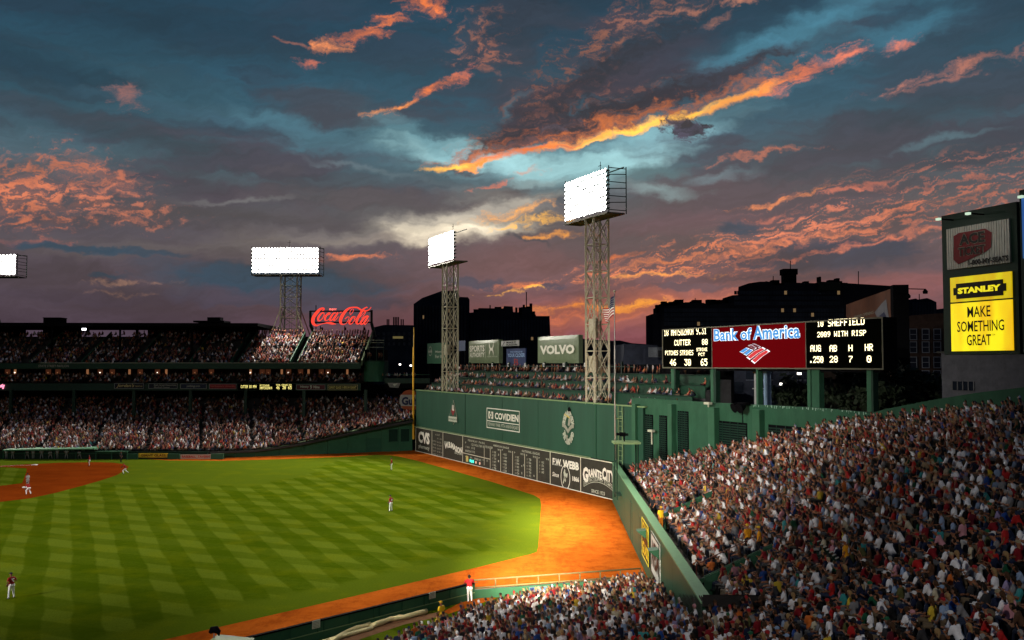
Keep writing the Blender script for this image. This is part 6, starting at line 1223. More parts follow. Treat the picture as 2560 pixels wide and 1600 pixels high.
# ------------------------------------------------------------------ floodlight towers
LAMP = mat('floodlight_glass', (.8, .8, .8), .3, 0, emit=(1, .97, .90), estr=14)
LAMP.cycles.emission_sampling = 'NONE'
def light_tower(label, c, e, side, z0, z1, panel, rows, cols, splay=None, step=3.3, fw=.3):
    """c foot centre; panel = (s0,s1,zlo,zhi) along e"""
    fr = Frame(c, e); h = side / 2; t = empty('light_tower', (c.x, c.y, z0), label, 'light tower', 'floodlight towers round the ballpark')
    cor = [(-h, -h), (h, -h), (h, h), (-h, h)]
    for a, o in cor: MB().bar(fr.p(a, o, z0), fr.p(a, o, z1), .26).build('leg', CREAM, t)
    n = int((z1 - z0) / step); hs = [z0 + (z1 - z0) * k / n for k in range(n + 1)]
    for k in range(n):
        for i in range(4):
            (a, o), (b, p) = cor[i], cor[(i + 1) % 4]
            if k: MB().bar(fr.p(a, o, hs[k]), fr.p(b, p, hs[k]), .11).build('ring_beam', CREAM, t)
            MB().bar(fr.p(a, o, hs[k]), fr.p(b, p, hs[k + 1]), .10).build('diagonal_brace', CREAM, t)
            if k % 2 == 0 or splay is None: MB().bar(fr.p(b, p, hs[k]), fr.p(a, o, hs[k + 1]), .08).build('diagonal_brace', CREAM, t)
    if splay:
        for a, o in cor:
            for q in (.33, .66, 1.0): pass
            MB().bar(fr.p(a, o, z0 + 6.5), fr.p(a * splay, o * 1.4, z0 + .5), .22).build('splay_leg', CREAM, t)
        for a in (-h, h): MB().bar(fr.p(a, -h, z0 + 3), fr.p(a * splay * .8, -h * 1.3, z0 + 2.2), .14).build('splay_tie', CREAM, t)
    # ladder cage inside
    mb = MB(); mb.bar(fr.p(-.2, 0, z0), fr.p(-.2, 0, z1), .06); mb.bar(fr.p(.25, 0, z0), fr.p(.25, 0, z1), .06); mb.build('climbing_rails', CREAM, t)
    s0, s1, a, b = panel
    hd = MB(); fr.box(hd, s0 - .2, s1 + .2, -h - .25, h + .2, a - .45, a - .25); ob = hd.build('lamp_platform', mat('grey_platform', (.16, .15, .12), .5), t)
    for s in (s0 - .1, s1 + fw) if fw != .25 else (s0 - .1,):
        for o in (-h - .1, h + .3): MB().bar(fr.p(s, o, a - .4), fr.p(s, o, b + .25), .12).build('rack_post', GREEND, t)
    for k in range(7 if fw != .25 else 0): z = a + (b - a) * k / 6; MB().bar(fr.p(s1 + fw, -h - .1, z), fr.p(s1 + fw, h + .3, z + (.2 if k % 2 else 0)), .09).build('rack_rung', GREEND, t)
    for z in (b + .2,): MB().bar(fr.p(s0 - .1, h, z), fr.p(s1 + fw, h, z), .12).build('top_beam', GREEND, t)
    dz = (b - a) / rows; ds = (s1 - s0) / cols
    back = MB(); lens = MB()
    for r_ in range(rows):
        zc = a + dz * (r_ + .5); fr.box(back, s0, s1, -h + .2, -h + .3, zc - .05, zc + .05)
        for k in range(cols):
            sc = s0 + ds * (k + .5) + random.uniform(-.04, .04); zz = zc + random.uniform(-.05, .05); R0 = min(dz, ds) * .53
            lens.poly([fr.p(sc + R0 * math.cos(q * math.pi / 4), -h - .25 + .12 * math.sin(q * math.pi / 4), zz + R0 * math.sin(q * math.pi / 4)) for q in range(8)])
            bp = fr.p(sc, -h + .05, zz); back.hexa([fr.p(sc + x * R0 * .7, y, zz + w * R0 * .7) for y, zsg in ((-h - .2, 0),) for x, w in ((-1, -1), (1, -1), (1, 1), (-1, 1))] + [fr.p(sc + x * .12, -h + .2, zz + w * .12) for x, w in ((-1, -1), (1, -1), (1, 1), (-1, 1))])
    back.build('lamp_housings', GREEND, t, kind='stuff'); lens.build('lit_lamps', LAMP, t, kind='stuff')
    s = (s0 + s1) / 2; MB().bar(fr.p(s, h, b), fr.p(s, h, b + 2.0), .07).build('lightning_rod', BLACK, t); MB().bar(fr.p(s - .5, h, b + 1.5), fr.p(s + .2, h, b + 1.5), .06).build('rod_arm', BLACK, t)
    return t
c4 = MON.p(MON.sz(1494, 950, 1.2)[0], 1.2); light_tower('nearest and tallest looking floodlight tower, right of the car maker board', c4, MON.e, 2.1, 11.2, 34.8, (-6.2, 4.5, 35.2, 40.4), 9, 15, fw=.35)
c3 = MON.p(MON.sz(1125, 950, 1.2)[0], 1.2); light_tower('middle floodlight tower standing on the far end of the left-field wall', c3, MON.e, 2.1, 11.2, 33.9, (-7.6, 4.8, 34.3, 39.3), 8, 16, fw=.25)
light_tower('left floodlight tower with a wide lamp bank above the upper deck crowd', Vector((-47.6, 203.5, 0)), (1, -.02), 3.5, 21.5, 35.4, (-7.9, 6.3, 35.7, 41.2), 7, 22, splay=2.2, step=2.3)
light_tower('floodlight bank cut by the left edge of the picture', Vector((-113.5, 203, 0)), (1, 0), 3.5, 22, 34.8, (-7.5, 7.8, 35.3, 39.6), 6, 20, splay=2.0, step=2.3)
for c, y0, y1 in ((c4, 797, 845), (c4, 890, 930), (c3, 862, 887)):
    Yc = c.y; zA, zB = atY(1480, y1, Yc).z, atY(1480, y0, Yc).z; fr = Frame(c, MON.e); mb = MB(); fr.box(mb, -.7, .6, -.9, -.2, zA, zB)
    near = 'nearest' if c is c4 else 'middle'; mb.build('switch_cabinet', CREAM, None, f'{"upper cream" if y0 == 797 else "lower cream" if y0 == 890 else "cream"} switch cabinet inside the lattice of the {near} light tower', 'cabinet')
# ------------------------------------------------------------------ people
def hull_capsule(bm, a, b, ra, rb, sub=1):
    """tapered capsule: one sphere whose far half is carried over to b"""
    a, b = Vector(a), Vector(b); ax = (b - a).normalized() if (b - a).length > 1e-5 else Vector((0, 0, 1))
    vs = bmesh.ops.create_icosphere(bm, subdivisions=sub + 1, radius=1.0)['verts']
    for v in vs:
        u = v.co.copy(); far = u.dot(ax) > 0; r_ = rb if far else ra; r_ = r_ if isinstance(r_, (tuple, list)) else (r_, r_, r_)
        v.co = (b if far else a) + Vector((u.x * r_[0], u.y * r_[1], u.z * r_[2]))
def mirror(p): return (-p[0], p[1], p[2])
def make_caps(P):
    """capsules (a, b, ra, rb, region) of a posed figure; region 0 skin 1 shirt 2 trousers 3 hair 4 shoe"""
    C = []; pel, che, hd = Vector(P['pelvis']), Vector(P['chest']), Vector(P['head']); sh = P.get('shw', .185); tw = P.get('twist', 0)
    ax = Vector((math.cos(tw), math.sin(tw), 0))
    for s in (-1, 1):
        C.append((pel + Vector((s * .075, 0, 0)), (pel + che) / 2 + ax * s * .055, .125, .11, 2 if False else 1))
        C.append(((pel + che) / 2 + ax * s * .055, che + ax * s * .085, .11, .118, 1))
        C.append((che + ax * s * .05 + Vector((0, 0, .06)), che + ax * s * (sh - .02) + Vector((0, 0, .10)), .10, .062, 1))
        C.append((pel + Vector((s * .07, 0, -.03)), pel + Vector((s * .08, -.03, -.03)), .135, .13, 2))
    C.append((che + Vector((0, 0, .10)), hd + Vector((0, -.015, -.10)), .062, .055, 0))
    for k, s in (('L', -1), ('R', 1)):
        shd = che + ax * s * sh + Vector((0, 0, .10)); el, wr = Vector(P['elbow' + k]), Vector(P['hand' + k]); mid = shd.lerp(el, .62)
        C.append((shd, mid, .064, .056, 1)); C.append((mid, el, .046, .041, P.get('sleeve', 0))); C.append((el, wr, .041, .028, P.get('sleeve', 0)))
        d = (wr - el).normalized(); C.append((wr, wr + d * .085, .036, .030, 0)); C.append((wr + d * .02, wr + d * .07 + Vector((-s * .035, .02, .01)), .018, .014, 0))
        for q in (-.024, -.008, .008, .024): C.append((wr + d * .08 + ax * q, wr + d * .155 + ax * q * 1.3 + Vector((0, 0, -.012)), .012, .010, 0))
        hip = pel + Vector((s * .095, 0, -.02)); kn, an = Vector(P['knee' + k]), Vector(P['ankle' + k]); C.append((hip, kn, .098, .066, 2)); C.append((kn, an, .060, .042, P.get('calf', 2)))
        ft = Vector(P.get('toe' + k, an + Vector((0, .17, -.05)))); C.append((an + Vector((0, -.03, -.035)), ft, .045, .036, 4))
    f = Vector(P.get('look', (0, 1, 0))).normalized(); sd = Vector((f.y, -f.x, 0))
    C.append((hd, hd + f * .012 + Vector((0, 0, .03)), (.082, .098, .105), (.080, .092, .10), 0)); C.append((hd + Vector((0, 0, -.03)), hd + f * .045 + Vector((0, 0, -.075)), .066, .040, 0))
    C.append((hd + f * .09 + Vector((0, 0, .01)), hd + f * .112 + Vector((0, 0, -.02)), .014, .018, 0))
    for s in (-1, 1): C.append((hd + sd * s * .083 + Vector((0, 0, .01)), hd + sd * s * .088 + Vector((0, -.01, -.02)), .022, .016, 0))
    return C, hd, f
POSES = {
 'sit':      dict(pelvis=(0, .0, .52), chest=(0, .0, .88), head=(0, .04, 1.22), elbowL=(-.25, .06, .70), elbowR=(.25, .06, .70), handL=(-.10, .32, .66), handR=(.10, .32, .64), kneeL=(-.13, .46, .52), kneeR=(.13, .46, .52), ankleL=(-.14, .44, .09), ankleR=(.14, .44, .09)),
 'lean':     dict(pelvis=(0, .0, .52), chest=(0, .20, .84), head=(.02, .36, 1.13), elbowL=(-.21, .34, .60), elbowR=(.21, .34, .60), handL=(-.07, .56, .68), handR=(.06, .57, .68), kneeL=(-.16, .46, .52), kneeR=(.16, .46, .52), ankleL=(-.15, .40, .09), ankleR=(.15, .40, .09)),
 'back':     dict(pelvis=(0, .08, .50), chest=(0, -.06, .86), head=(-.03, -.04, 1.20), look=(.35, 1, 0), elbowL=(-.27, .02, .68), elbowR=(.28, -.02, .70), handL=(-.05, .20, .72), handR=(.06, .18, .70), kneeL=(-.12, .52, .50), kneeR=(.15, .52, .54), ankleL=(-.12, .58, .09), ankleR=(.15, .60, .09)),
 'raise':    dict(pelvis=(0, .0, .52), chest=(0, .02, .88), head=(.02, .05, 1.22), look=(-.3, 1, .1), elbowL=(-.25, .08, .68), elbowR=(.30, .10, 1.14), handL=(-.08, .30, .64), handR=(.22, .18, 1.38), kneeL=(-.13, .46, .52), kneeR=(.13, .46, .52), ankleL=(-.14, .40, .09), ankleR=(.14, .48, .09)),
 'turn':     dict(pelvis=(0, .0, .52), chest=(.03, .0, .88), head=(.07, .02, 1.21), twist=-.5, look=(.9, .5, 0), elbowL=(-.18, .16, .70), elbowR=(.27, -.08, .72), handL=(-.02, .34, .74), handR=(.26, .14, .62), kneeL=(-.08, .46, .52), kneeR=(.16, .44, .52), ankleL=(-.10, .44, .09), ankleR=(.16, .42, .09)),
 'stand':    dict(pelvis=(0, 0, .94), chest=(0, .0, 1.32), head=(0, .03, 1.64), elbowL=(-.26, -.02, 1.14), elbowR=(.26, -.02, 1.14), handL=(-.24, .12, .92), handR=(.24, .12, .92), kneeL=(-.11, .02, .50), kneeR=(.11, .02, .50), ankleL=(-.12, 0, .09), ankleR=(.12, 0, .09)),
 'hips':     dict(pelvis=(0, 0, .92), chest=(0, .02, 1.29), head=(0, .07, 1.61), elbowL=(-.37, -.04, 1.16), elbowR=(.37, -.04, 1.16), handL=(-.20, .07, 1.0), handR=(.20, .07, 1.0), kneeL=(-.16, .03, .49), kneeR=(.16, .03, .49), ankleL=(-.21, 0, .09), ankleR=(.21, 0, .09)),
 'ready':    dict(pelvis=(0, -.10, .80), chest=(0, .16, 1.10), head=(0, .33, 1.34), elbowL=(-.26, .28, .92), elbowR=(.26, .28, .92), handL=(-.16, .40, .70), handR=(.16, .40, .70), kneeL=(-.22, .14, .46), kneeR=(.22, .14, .46), ankleL=(-.28, -.06, .09), ankleR=(.28, -.06, .09)),
 'run':      dict(pelvis=(0, 0, .88), chest=(0, .14, 1.22), head=(0, .26, 1.50), elbowL=(-.27, -.12, 1.10), elbowR=(.25, .22, 1.04), handL=(-.20, .10, .95), handR=(.10, .44, 1.16), kneeL=(-.10, .34, .56), kneeR=(.10, -.10, .50), ankleL=(-.11, .22, .16), ankleR=(.12, -.46, .26)),
 'leanrail': dict(pelvis=(0, 0, .95), chest=(0, .13, 1.31), head=(0, .24, 1.62), elbowL=(-.34, .32, 1.17), elbowR=(.34, .30, 1.17), handL=(-.12, .44, 1.20), handR=(.52, .36, 1.19), kneeL=(-.10, -.02, .50), kneeR=(.12, .03, .50), ankleL=(-.10, -.10, .09), ankleR=(.13, -.06, .09)),
}
HIGH = {}
def build_pose(name, voxel=.030):
    caps, hd, f = make_caps(POSES[name]); bm = bmesh.new()
    for a, b, ra, rb, rg in caps: hull_capsule(bm, a, b, ra, rb)
    me = bpy.data.meshes.new('figure'); bm.to_mesh(me); bm.free(); ob = bpy.data.objects.new('figure', me); COL.objects.link(ob)
    md = ob.modifiers.new('r', 'REMESH'); md.mode = 'VOXEL'; md.voxel_size = voxel; md.use_smooth_shade = True
    sm = ob.modifiers.new('s', 'SMOOTH'); sm.factor = .5; sm.iterations = 1
    out = {}
    for lod, ratio in (('hi', .34), ('mid', .062), ('lo', .026), ('tiny', .0115)):
        dc = ob.modifiers.new('d', 'DECIMATE'); dc.ratio = ratio; dg = bpy.context.evaluated_depsgraph_get(); e = ob.evaluated_get(dg).to_mesh()
        n = len(e.vertices); V = np.zeros(n * 3, np.float32); e.vertices.foreach_get('co', V); V = V.reshape(-1, 3); T = []
        e.calc_loop_triangles(); m = len(e.loop_triangles); F = np.zeros(m * 3, np.int32); e.loop_triangles.foreach_get('vertices', F); F = F.reshape(-1, 3)
        out[lod] = (V.copy(), F.copy()); ob.modifiers.remove(dc)
    bpy.data.objects.remove(ob)
    def region(Q):
        best = np.full(len(Q), 9.); reg = np.zeros(len(Q), np.int8)
        for a, b, ra, rb, rg in caps:
            ra_ = max(ra) if isinstance(ra, tuple) else ra; rb_ = max(rb) if isinstance(rb, tuple) else rb
            A, B = np.array(a), np.array(b); ab = B - A; t = np.clip(((Q - A) @ ab) / max(ab @ ab, 1e-6), 0, 1); d = np.linalg.norm(Q - (A + t[:, None] * ab), axis=1) - (ra_ + (rb_ - ra_) * t)
            k = d < best; best[k] = d[k]; reg[k] = rg
        h = Q - np.array(hd); ff = np.array(f); fw = h @ ff; near = (np.linalg.norm(h, axis=1) < .155) & (h[:, 2] > -.085)
        reg[near & ((h[:, 2] > .055) | ((fw < .012) & (h[:, 2] > -.06)))] = 3
        return reg
    res = {}
    for k, (V, F) in out.items():
        cen = V[F].mean(1); res[k] = (V, F, region(V), region(cen))
    return res, hd, f
for nm in POSES: HIGH[nm] = build_pose(nm, .034)

def submesh(name, V, F, mask, push=0.0, extra=None):
    F2 = F[mask]; idx = np.unique(F2); mp = np.full(len(V), -1); mp[idx] = np.arange(len(idx)); V2 = V[idx].copy()
    if push:
        nn = np.zeros_like(V); fn = np.cross(V[F[:, 1]] - V[F[:, 0]], V[F[:, 2]] - V[F[:, 0]])
        for k in range(3): np.add.at(nn, F[:, k], fn)
        nn /= np.linalg.norm(nn, axis=1)[:, None] + 1e-9; V2 += nn[idx] * push
    V3, F3 = V2.tolist(), mp[F2].tolist()
    if extra:
        bm = bmesh.new(); extra(bm); o = len(V3); bm.verts.index_update(); V3 += [tuple(v.co) for v in bm.verts]; F3 += [[v.index + o for v in f.verts] for f in bm.faces]; bm.free()
    me = bpy.data.meshes.new(name); me.from_pydata(V3, [], F3); me.materials.append(None)
    for p in me.polygons: p.use_smooth = True
    return me
KIT = {}
def kit(pose):
    if pose in KIT: return KIT[pose]
    res, hd, f = HIGH[pose]; V, F, rv, rf = res['hi']; sd = Vector((f.y, -f.x, 0)); Z1 = Vector((0, 0, 1))
    brim = lambda bm: hull_capsule(bm, hd + f * .10 + Z1 * .055, hd + f * .17 + Z1 * .045, (.062, .045, .012), (.045, .03, .010), 0)
    dome = lambda bm: (hull_capsule(bm, hd + Z1 * .075, hd + Z1 * .085, (.095, .105, .065), (.09, .1, .06), 1), brim(bm))
    longh = lambda bm: hull_capsule(bm, hd - f * .05 + Z1 * .02, hd - f * .09 - Z1 * .20, (.085, .06, .09), (.075, .035, .05), 1)
    top = (rf == 3)
    K = dict(body=submesh('body', V, F, np.ones(len(F), bool)), shirt=submesh('shirt', V, F, rf == 1, .014), trousers=submesh('trousers', V, F, rf == 2, .010), shoes=submesh('shoes', V, F, rf == 4, .008),
             short_hair=submesh('hair', V, F, top, .016), long_hair=submesh('hair', V, F, top, .020, longh), cap=submesh('cap', V, F, top & (V[F].mean(1)[:, 2] > hd.z + .03), .020, dome))
    K['hd'] = hd; K['f'] = f; KIT[pose] = K; return K
SKINS = [(.30, .115, .055), (.35, .15, .08), (.24, .095, .048), (.38, .17, .10), (.16, .08, .05), (.30, .15, .09)]
SKM = [mat(f'skin_{k}', c, .6, .05) for k, c in enumerate(SKINS)]
SHIRTS = [('white', (.88, .88, .94), 30), ('dark red', (.22, .012, .02), 13), ('bright red', (.45, .02, .02), 8), ('navy blue', (.012, .018, .05), 13), ('black', (.010, .010, .012), 13), ('grey', (.22, .22, .24), 10), ('pale blue', (.28, .38, .58), 7),
          ('royal blue', (.02, .07, .30), 4), ('dark green', (.012, .09, .045), 4), ('tan', (.38, .28, .17), 2.5), ('pink', (.60, .28, .34), 3), ('orange', (.65, .16, .03), 2), ('yellow', (.70, .50, .05), 1.5), ('brown', (.10, .05, .03), 2), ('teal', (.04, .28, .30), 1.5), ('lavender', (.36, .30, .52), 2), ('cream', (.60, .54, .40), 3), ('olive', (.11, .11, .04), 2), ('maroon', (.10, .01, .02), 4), ('charcoal', (.04, .04, .045), 5)]
HAIRS = [('short dark hair', 'short_hair', (.018, .012, .009), 26), ('long dark hair', 'long_hair', (.020, .012, .008), 12), ('short brown hair', 'short_hair', (.06, .032, .018), 12), ('long brown hair', 'long_hair', (.07, .035, .018), 9), ('long blond hair', 'long_hair', (.32, .20, .09), 7), ('grey hair', 'short_hair', (.26, .25, .24), 5),
         ('a navy cap', 'cap', (.012, .018, .05), 12), ('a white cap', 'cap', (.66, .66, .68), 8), ('a red cap', 'cap', (.36, .02, .025), 5), ('a tan cap', 'cap', (.36, .29, .18), 3), ('a green cap', 'cap', (.02, .12, .06), 2), ('a pink cap', 'cap', (.55, .26, .30), 1), ('a pale blue cap', 'cap', (.25, .36, .55), 2)]
PANTS = [('denim', (.025, .035, .07), 8), ('khaki', (.15, .11, .07), 4), ('black_cloth', (.012, .012, .014), 5), ('grey_cloth', (.12, .12, .13), 3), ('white_cloth', (.5, .5, .5), 1)]
def cm(nm, c): return mat('cloth_' + nm.replace(' ', '_'), c, .8, .10, 9)
def pick(L): return L[rng.choice(len(L), p=np.array([x[-1] for x in L], float) / sum(x[-1] for x in L))]
PUPIL = mat('eye_dark', (.01, .01, .01), .3, 0)
def person(loc, rz, pose, label, shirt=None, hair=None, pants=None, skin=None, scale=1.0, group=None, extras=(), shoes=(.03, .03, .03)):
    K = kit(pose); t = empty('person', loc, label, 'person', group, rz=rz); t.scale = (scale,) * 3
    def part(nm, me, m):
        o = bpy.data.objects.new(nm, me); COL.objects.link(o); o.parent = t; o.material_slots[0].link = 'OBJECT'; o.material_slots[0].material = m; return o
    b = part('body', K['body'], skin or SKM[0]); part('shirt', K['shirt'], shirt); part('trousers', K['trousers'], pants); part('shoes', K['shoes'], mat('dark_shoes', shoes, .6, .1)); part('cap' if hair[0] == 'cap' else 'hair', K[hair[0]], hair[1])
    for e in extras: e(t, K)
    return t
def eyes(t, K):
    hd, f = K['hd'], K['f']; sd = Vector((f.y, -f.x, 0)); mb = MB()
    for s in (-1, 1): p = hd + f * .092 + sd * s * .033 + Vector((0, 0, .022)); mb.box(p.x - .012, p.x + .012, p.y - .008, p.y + .012, p.z - .006, p.z + .008)
    me = mb.me('eyes'); me.materials.append(PUPIL); o = bpy.data.objects.new('eyes', me); COL.objects.link(o); o.parent = t
def project(p):
    d = Vector(p) - Vector((0, 0, CAMZ)); c, s = math.cos(PITCH), math.sin(PITCH); fw = d.y * c + d.z * s; up = -d.y * s + d.z * c
    return 1280 + FPX * d.x / fw, 800 - FPX * up / fw, fw
def face_home(x, y): return math.atan2(HOME.y - y, HOME.x - x) - math.pi / 2
# --- where everyone sits: (x, y, z, facing, pose, area)
SEATED = ['sit', 'lean', 'back', 'raise', 'turn']; PW = [.40, .24, .20, .05, .11]
spots = []
def add(x, y, z, area, rz=None, pose=None, keep=1.0):
    if rng.random() > keep: return
    u, v, w = project((x, y, z + 1.1))
    if not (-140 < u < 2700 and v < 1680 and w > 20): return
    spots.append((x + rng.normal() * .04, y + rng.normal() * .05, z, (face_home(x, y) if rz is None else rz) + rng.normal() * .22, pose or SEATED[rng.choice(5, p=PW)], area))
# openings for the two stairs in the bleachers
PORT = []
for x, y in ((1718, 1268), (1842, 1418)):
    d = ray(x, y); best = None
    for k in range(400):
        q = Vector((0, 0, CAMZ)) + d * (30 + k * .2)
        if q.z < slopeH(q.x - wallX(q.y)) + .6: best = q; break
    PORT.append(best)
_FC = np.array([fr_pt(k / 200) for k in range(201)]); _FT = np.array([-FRN[1], FRN[0]])
def rf_z(X, Y):
    v = np.array([X, Y]) - _FC; k = int(np.argmin(np.abs(v @ _FT))); off = float(v[k] @ FRN)
    return rf_h(off) if abs(v[k] @ _FT) < .5 and off > -.2 else -9.
def in_port(X, Y): return any(abs(Y - p.y - .8) < 1.25 and abs(X - p.x) < 2.0 for p in PORT)
for i in range(NB):
    off = cf_row(i); z = slopeH(off)
    for Y in np.arange(YEND, 113, .52):
        X = wallX(Y) + off + .30
        if (Vector((X, Y, 0)) - MON.p(0, -.9)).dot(MON.n) > 0: continue
        if in_port(X, Y) or abs(Y - 58 - off * .1) < .45 or abs(Y - 88 - off * .1) < .4: continue
        if Y < 46.8 and rf_z(X, Y) > z + .25: continue
        add(X, Y, z, 'cf', keep=.93, pose='stand' if rng.random() < .018 else None)
for i in range(46):
    o0 = -.2 + i * .84 + .42; z = rf_h(o0 - .42); pts = rf_row_pts(o0, 60)
    for a, b in zip(pts, pts[1:]):
        L_ = np.linalg.norm(b - a); k = 0
        while k < L_ - .2:
            p = a + (b - a) * (k + .26) / L_; k += .54
            if (p[0] > wallX(p[1]) - .5 and p[1] > 47.2) or (p[0] > wallX(p[1]) + 1.95 and z < cf_surf(p[0], p[1]) + .25): continue
            if cf_surf(p[0], p[1]) > z + .6 and p[0] > wallX(p[1]) + 1.5: continue
            add(p[0], p[1], max(z, 3.42) if p[0] > wallX(p[1]) + .2 else z, 'rf', keep=.95)
for (o, zf) in TIERS:
    for s in np.arange(2.5, 84, .56):
        p = MON.p(s + rng.normal() * .15, o + rng.normal() * .15); cl = .55 + .45 * math.sin(s * .55 + o * 3) * math.sin(s * .21 + o); add(p.x, p.y, zf + (.12 if o > 2 else -.05) + rng.uniform(-.05, .12), 'wall', keep=(.72 + .26 * cl) * (1 if s < 66 else .6), pose='stand' if rng.random() < (.65 if o > 5.5 else .07) else None)
for X in np.arange(-112, -18.8, .54):
    f = lowfront(X); n_ = int((198.6 - f) / .86)
    for i in range(n_):
        Y = f + .3 + i * .86; fr_ = i / n_; ph = (X + 100 + (Y - 164) * .30) % 9.2
        if ph < .75: continue
        add(X + rng.normal() * .1, Y, lowz(X, Y), 'low', keep=.95 - .72 * fr_ ** 1.6)
for i in range(17):
    y = 187.35 + i * 14 / 17
    for X in np.arange(-108, XR - .5, .55):
        if any(abs(X - a) < (1.0 if k > 3 else .7) for k, a in enumerate(AISLE)) or i == 8: continue
        right = X > AISLE[4]; add(X, y, upz(y) - .02, 'up', keep=.9 if right else (.66 if i < 8 else .36), pose='stand' if i > 15 and right else None)
for i, y in enumerate((187.6, 188.6, 189.7, 191)):
    for X in np.arange(-108, XR - .3, .62): add(X, y, 12.35 + .35 * i, 'club', keep=.62)
for X in np.arange(-77.5, -66, .45): add(X, 202.5, 22.15, 'up', pose='stand', keep=.8)
for X in (np.arange(-96, -90, .5)): add(X, 202.5, 22.15, 'up', pose='stand', keep=.8)
for X in (np.arange(-54.6, -51.5, .6)): add(X, 202.5, 22.15, 'up', pose='stand', keep=.8)
for X in np.arange(-26.4, -19, .5): add(X, 189.5, 13.4, 'club', keep=.8)
for k in range(16): add(cx + rng.uniform(-1.6, 1.7), 189.4 + rng.uniform(0, 3), 17.0, 'club', pose='stand')
for X in np.arange(-95, -68, .55): pass
for x_, y_ in [(rng.uniform(12.9, 16.5), rng.uniform(97, 108)) for _ in range(16)]: spots.append((x_, y_, 3.4 + max(0, x_ - 14) * .4, face_home(x_, y_), 'stand', 'cf'))
# people on the corner terrace under the scoreboard
for s in np.arange(MON.sz(1600, 950, 2)[0], MON.sz(1770, 950, 2)[0], .55): p = MON.p(s, 2.2); add(p.x, p.y, TOPZ - 1.2, 'wall', keep=.75, pose='stand')
# --- the nearest spectators become individuals, the rest one mass
ranked = sorted(range(len(spots)), key=lambda i: project(spots[i][:3])[2] if (lambda u, v: -10 < u < 2570 and v < 1612)(*project((spots[i][0], spots[i][1], spots[i][2] + 1.0))[:2]) else 1e9)
NIND = 272; near_ids = set(ranked[:NIND]); used = set(); seatname = {'sit': 'upright', 'lean': 'leaning forward', 'back': 'leaning back', 'raise': 'arm raised', 'stand': 'standing', 'turn': 'turned sideways'}
def where(u, v):
    h = 'far right' if u > 2380 else 'right' if u > 2050 else 'middle right' if u > 1700 else 'middle' if u > 1350 else 'lower left'
    return h + (' bottom rows' if v > 1530 else ' middle rows' if v > 1440 else ' upper near rows')
for i in sorted(near_ids):
    x, y, z, rz, pose, area = spots[i]; u, v, w = project((x, y, z + 1.0))
    for _ in range(80):
        sh, hr = pick(SHIRTS), pick(HAIRS); lb = f'{sh[0]} shirt and {hr[0]}, {seatname[pose]}, {where(u, v)}'
        if lb not in used: break
    used.add(lb); pn = pick(PANTS); sk = SKM[rng.choice(6, p=[.3, .25, .15, .2, .04, .06])]
    t = person((x, y, z), rz, pose, lb, cm(sh[0] + ' shirt', sh[1]), (hr[1], cm(hr[0], hr[2])), cm(pn[0], pn[1]), sk, float(rng.uniform(.93, 1.06)), 'spectators nearest the camera', extras=(eyes,))
# the mass
acc_v, acc_f, acc_c, base_i = [], [], [], 0
SHC = np.array([s[1] for s in SHIRTS]); SHW = np.array([s[2] for s in SHIRTS], float); SHW /= SHW.sum()
SHW2 = SHW.copy(); SHW2[1] *= 1.9; SHW2[0] *= .75; SHW2[3:5] *= 1.7; SHW2[5:7] *= .6; SHW2[9] *= .4; SHW2[16] *= .4; SHW2 /= SHW2.sum()  # shirts weighted darker in the far stands, standing in for their shade
HRC = np.array([h[2] for h in HAIRS]); HRW = np.array([h[3] for h in HAIRS], float); HRW /= HRW.sum(); SKC = np.array(SKINS); SKW = np.array([.3, .25, .15, .2, .04, .06]); PNC = np.array([p[1] for p in PANTS]); PNW = np.array([8, 6, 5, 3, 1.]) / 23
seat_rng = rng
for i, (x, y, z, rz, pose, area) in enumerate(spots):
    if i in near_ids: continue
    d = math.hypot(x, y); lod = 'mid' if d < 62 else 'lo' if d < 110 else 'tiny'
    V, F, rv, _ = HIGH[pose][0][lod]; sc = rng.uniform(.93, 1.07); c, s = math.cos(rz) * sc, math.sin(rz) * sc
    Q = np.empty_like(V); Q[:, 0] = x + V[:, 0] * c - V[:, 1] * s; Q[:, 1] = y + V[:, 0] * s + V[:, 1] * c; Q[:, 2] = z + V[:, 2] * sc
    cols = np.empty((5, 3)); cols[0] = SKC[rng.choice(6, p=SKW)]; si = rng.choice(len(SHC), p=SHW2 if area in ('low', 'up', 'wall') else SHW); cols[1] = SHC[si] * (rng.uniform(.9, 1.05) if si == 0 else rng.uniform(.5, 1.0)); cols[2] = PNC[rng.choice(5, p=PNW)]; cols[3] = HRC[rng.choice(len(HRC), p=HRW)]; cols[4] = (.03, .03, .03); cols[2] *= .6
    acc_v.append(Q); acc_f.append(F + base_i); base_i += len(V); C4 = np.ones((len(V), 4), np.float32); C4[:, :3] = cols[rv]; acc_c.append(C4)
V = np.concatenate(acc_v).astype(np.float32); F = np.concatenate(acc_f).astype(np.int32); Cc = np.concatenate(acc_c)
me = bpy.data.meshes.new('seated_crowd'); me.vertices.add(len(V)); me.vertices.foreach_set('co', V.ravel()); me.loops.add(F.size); me.loops.foreach_set('vertex_index', F.ravel()); me.polygons.add(len(F)); me.polygons.foreach_set('loop_start', np.arange(0, F.size, 3, dtype=np.int32)); me.polygons.foreach_set('loop_total', np.full(len(F), 3, np.int32))
me.update(calc_edges=True); ca = me.color_attributes.new('cloth', 'FLOAT_COLOR', 'POINT'); ca.data.foreach_set('color', Cc.ravel())
m = bpy.data.materials.new('crowd_clothing'); m.use_nodes = True; b_ = m.node_tree.nodes['Principled BSDF']; b_.inputs['Roughness'].default_value = .8; b_.inputs['Specular IOR Level'].default_value = .2
at = m.node_tree.nodes.new('ShaderNodeAttribute'); at.attribute_name = 'cloth'; m.node_tree.links.new(at.outputs['Color'], b_.inputs['Base Color'])
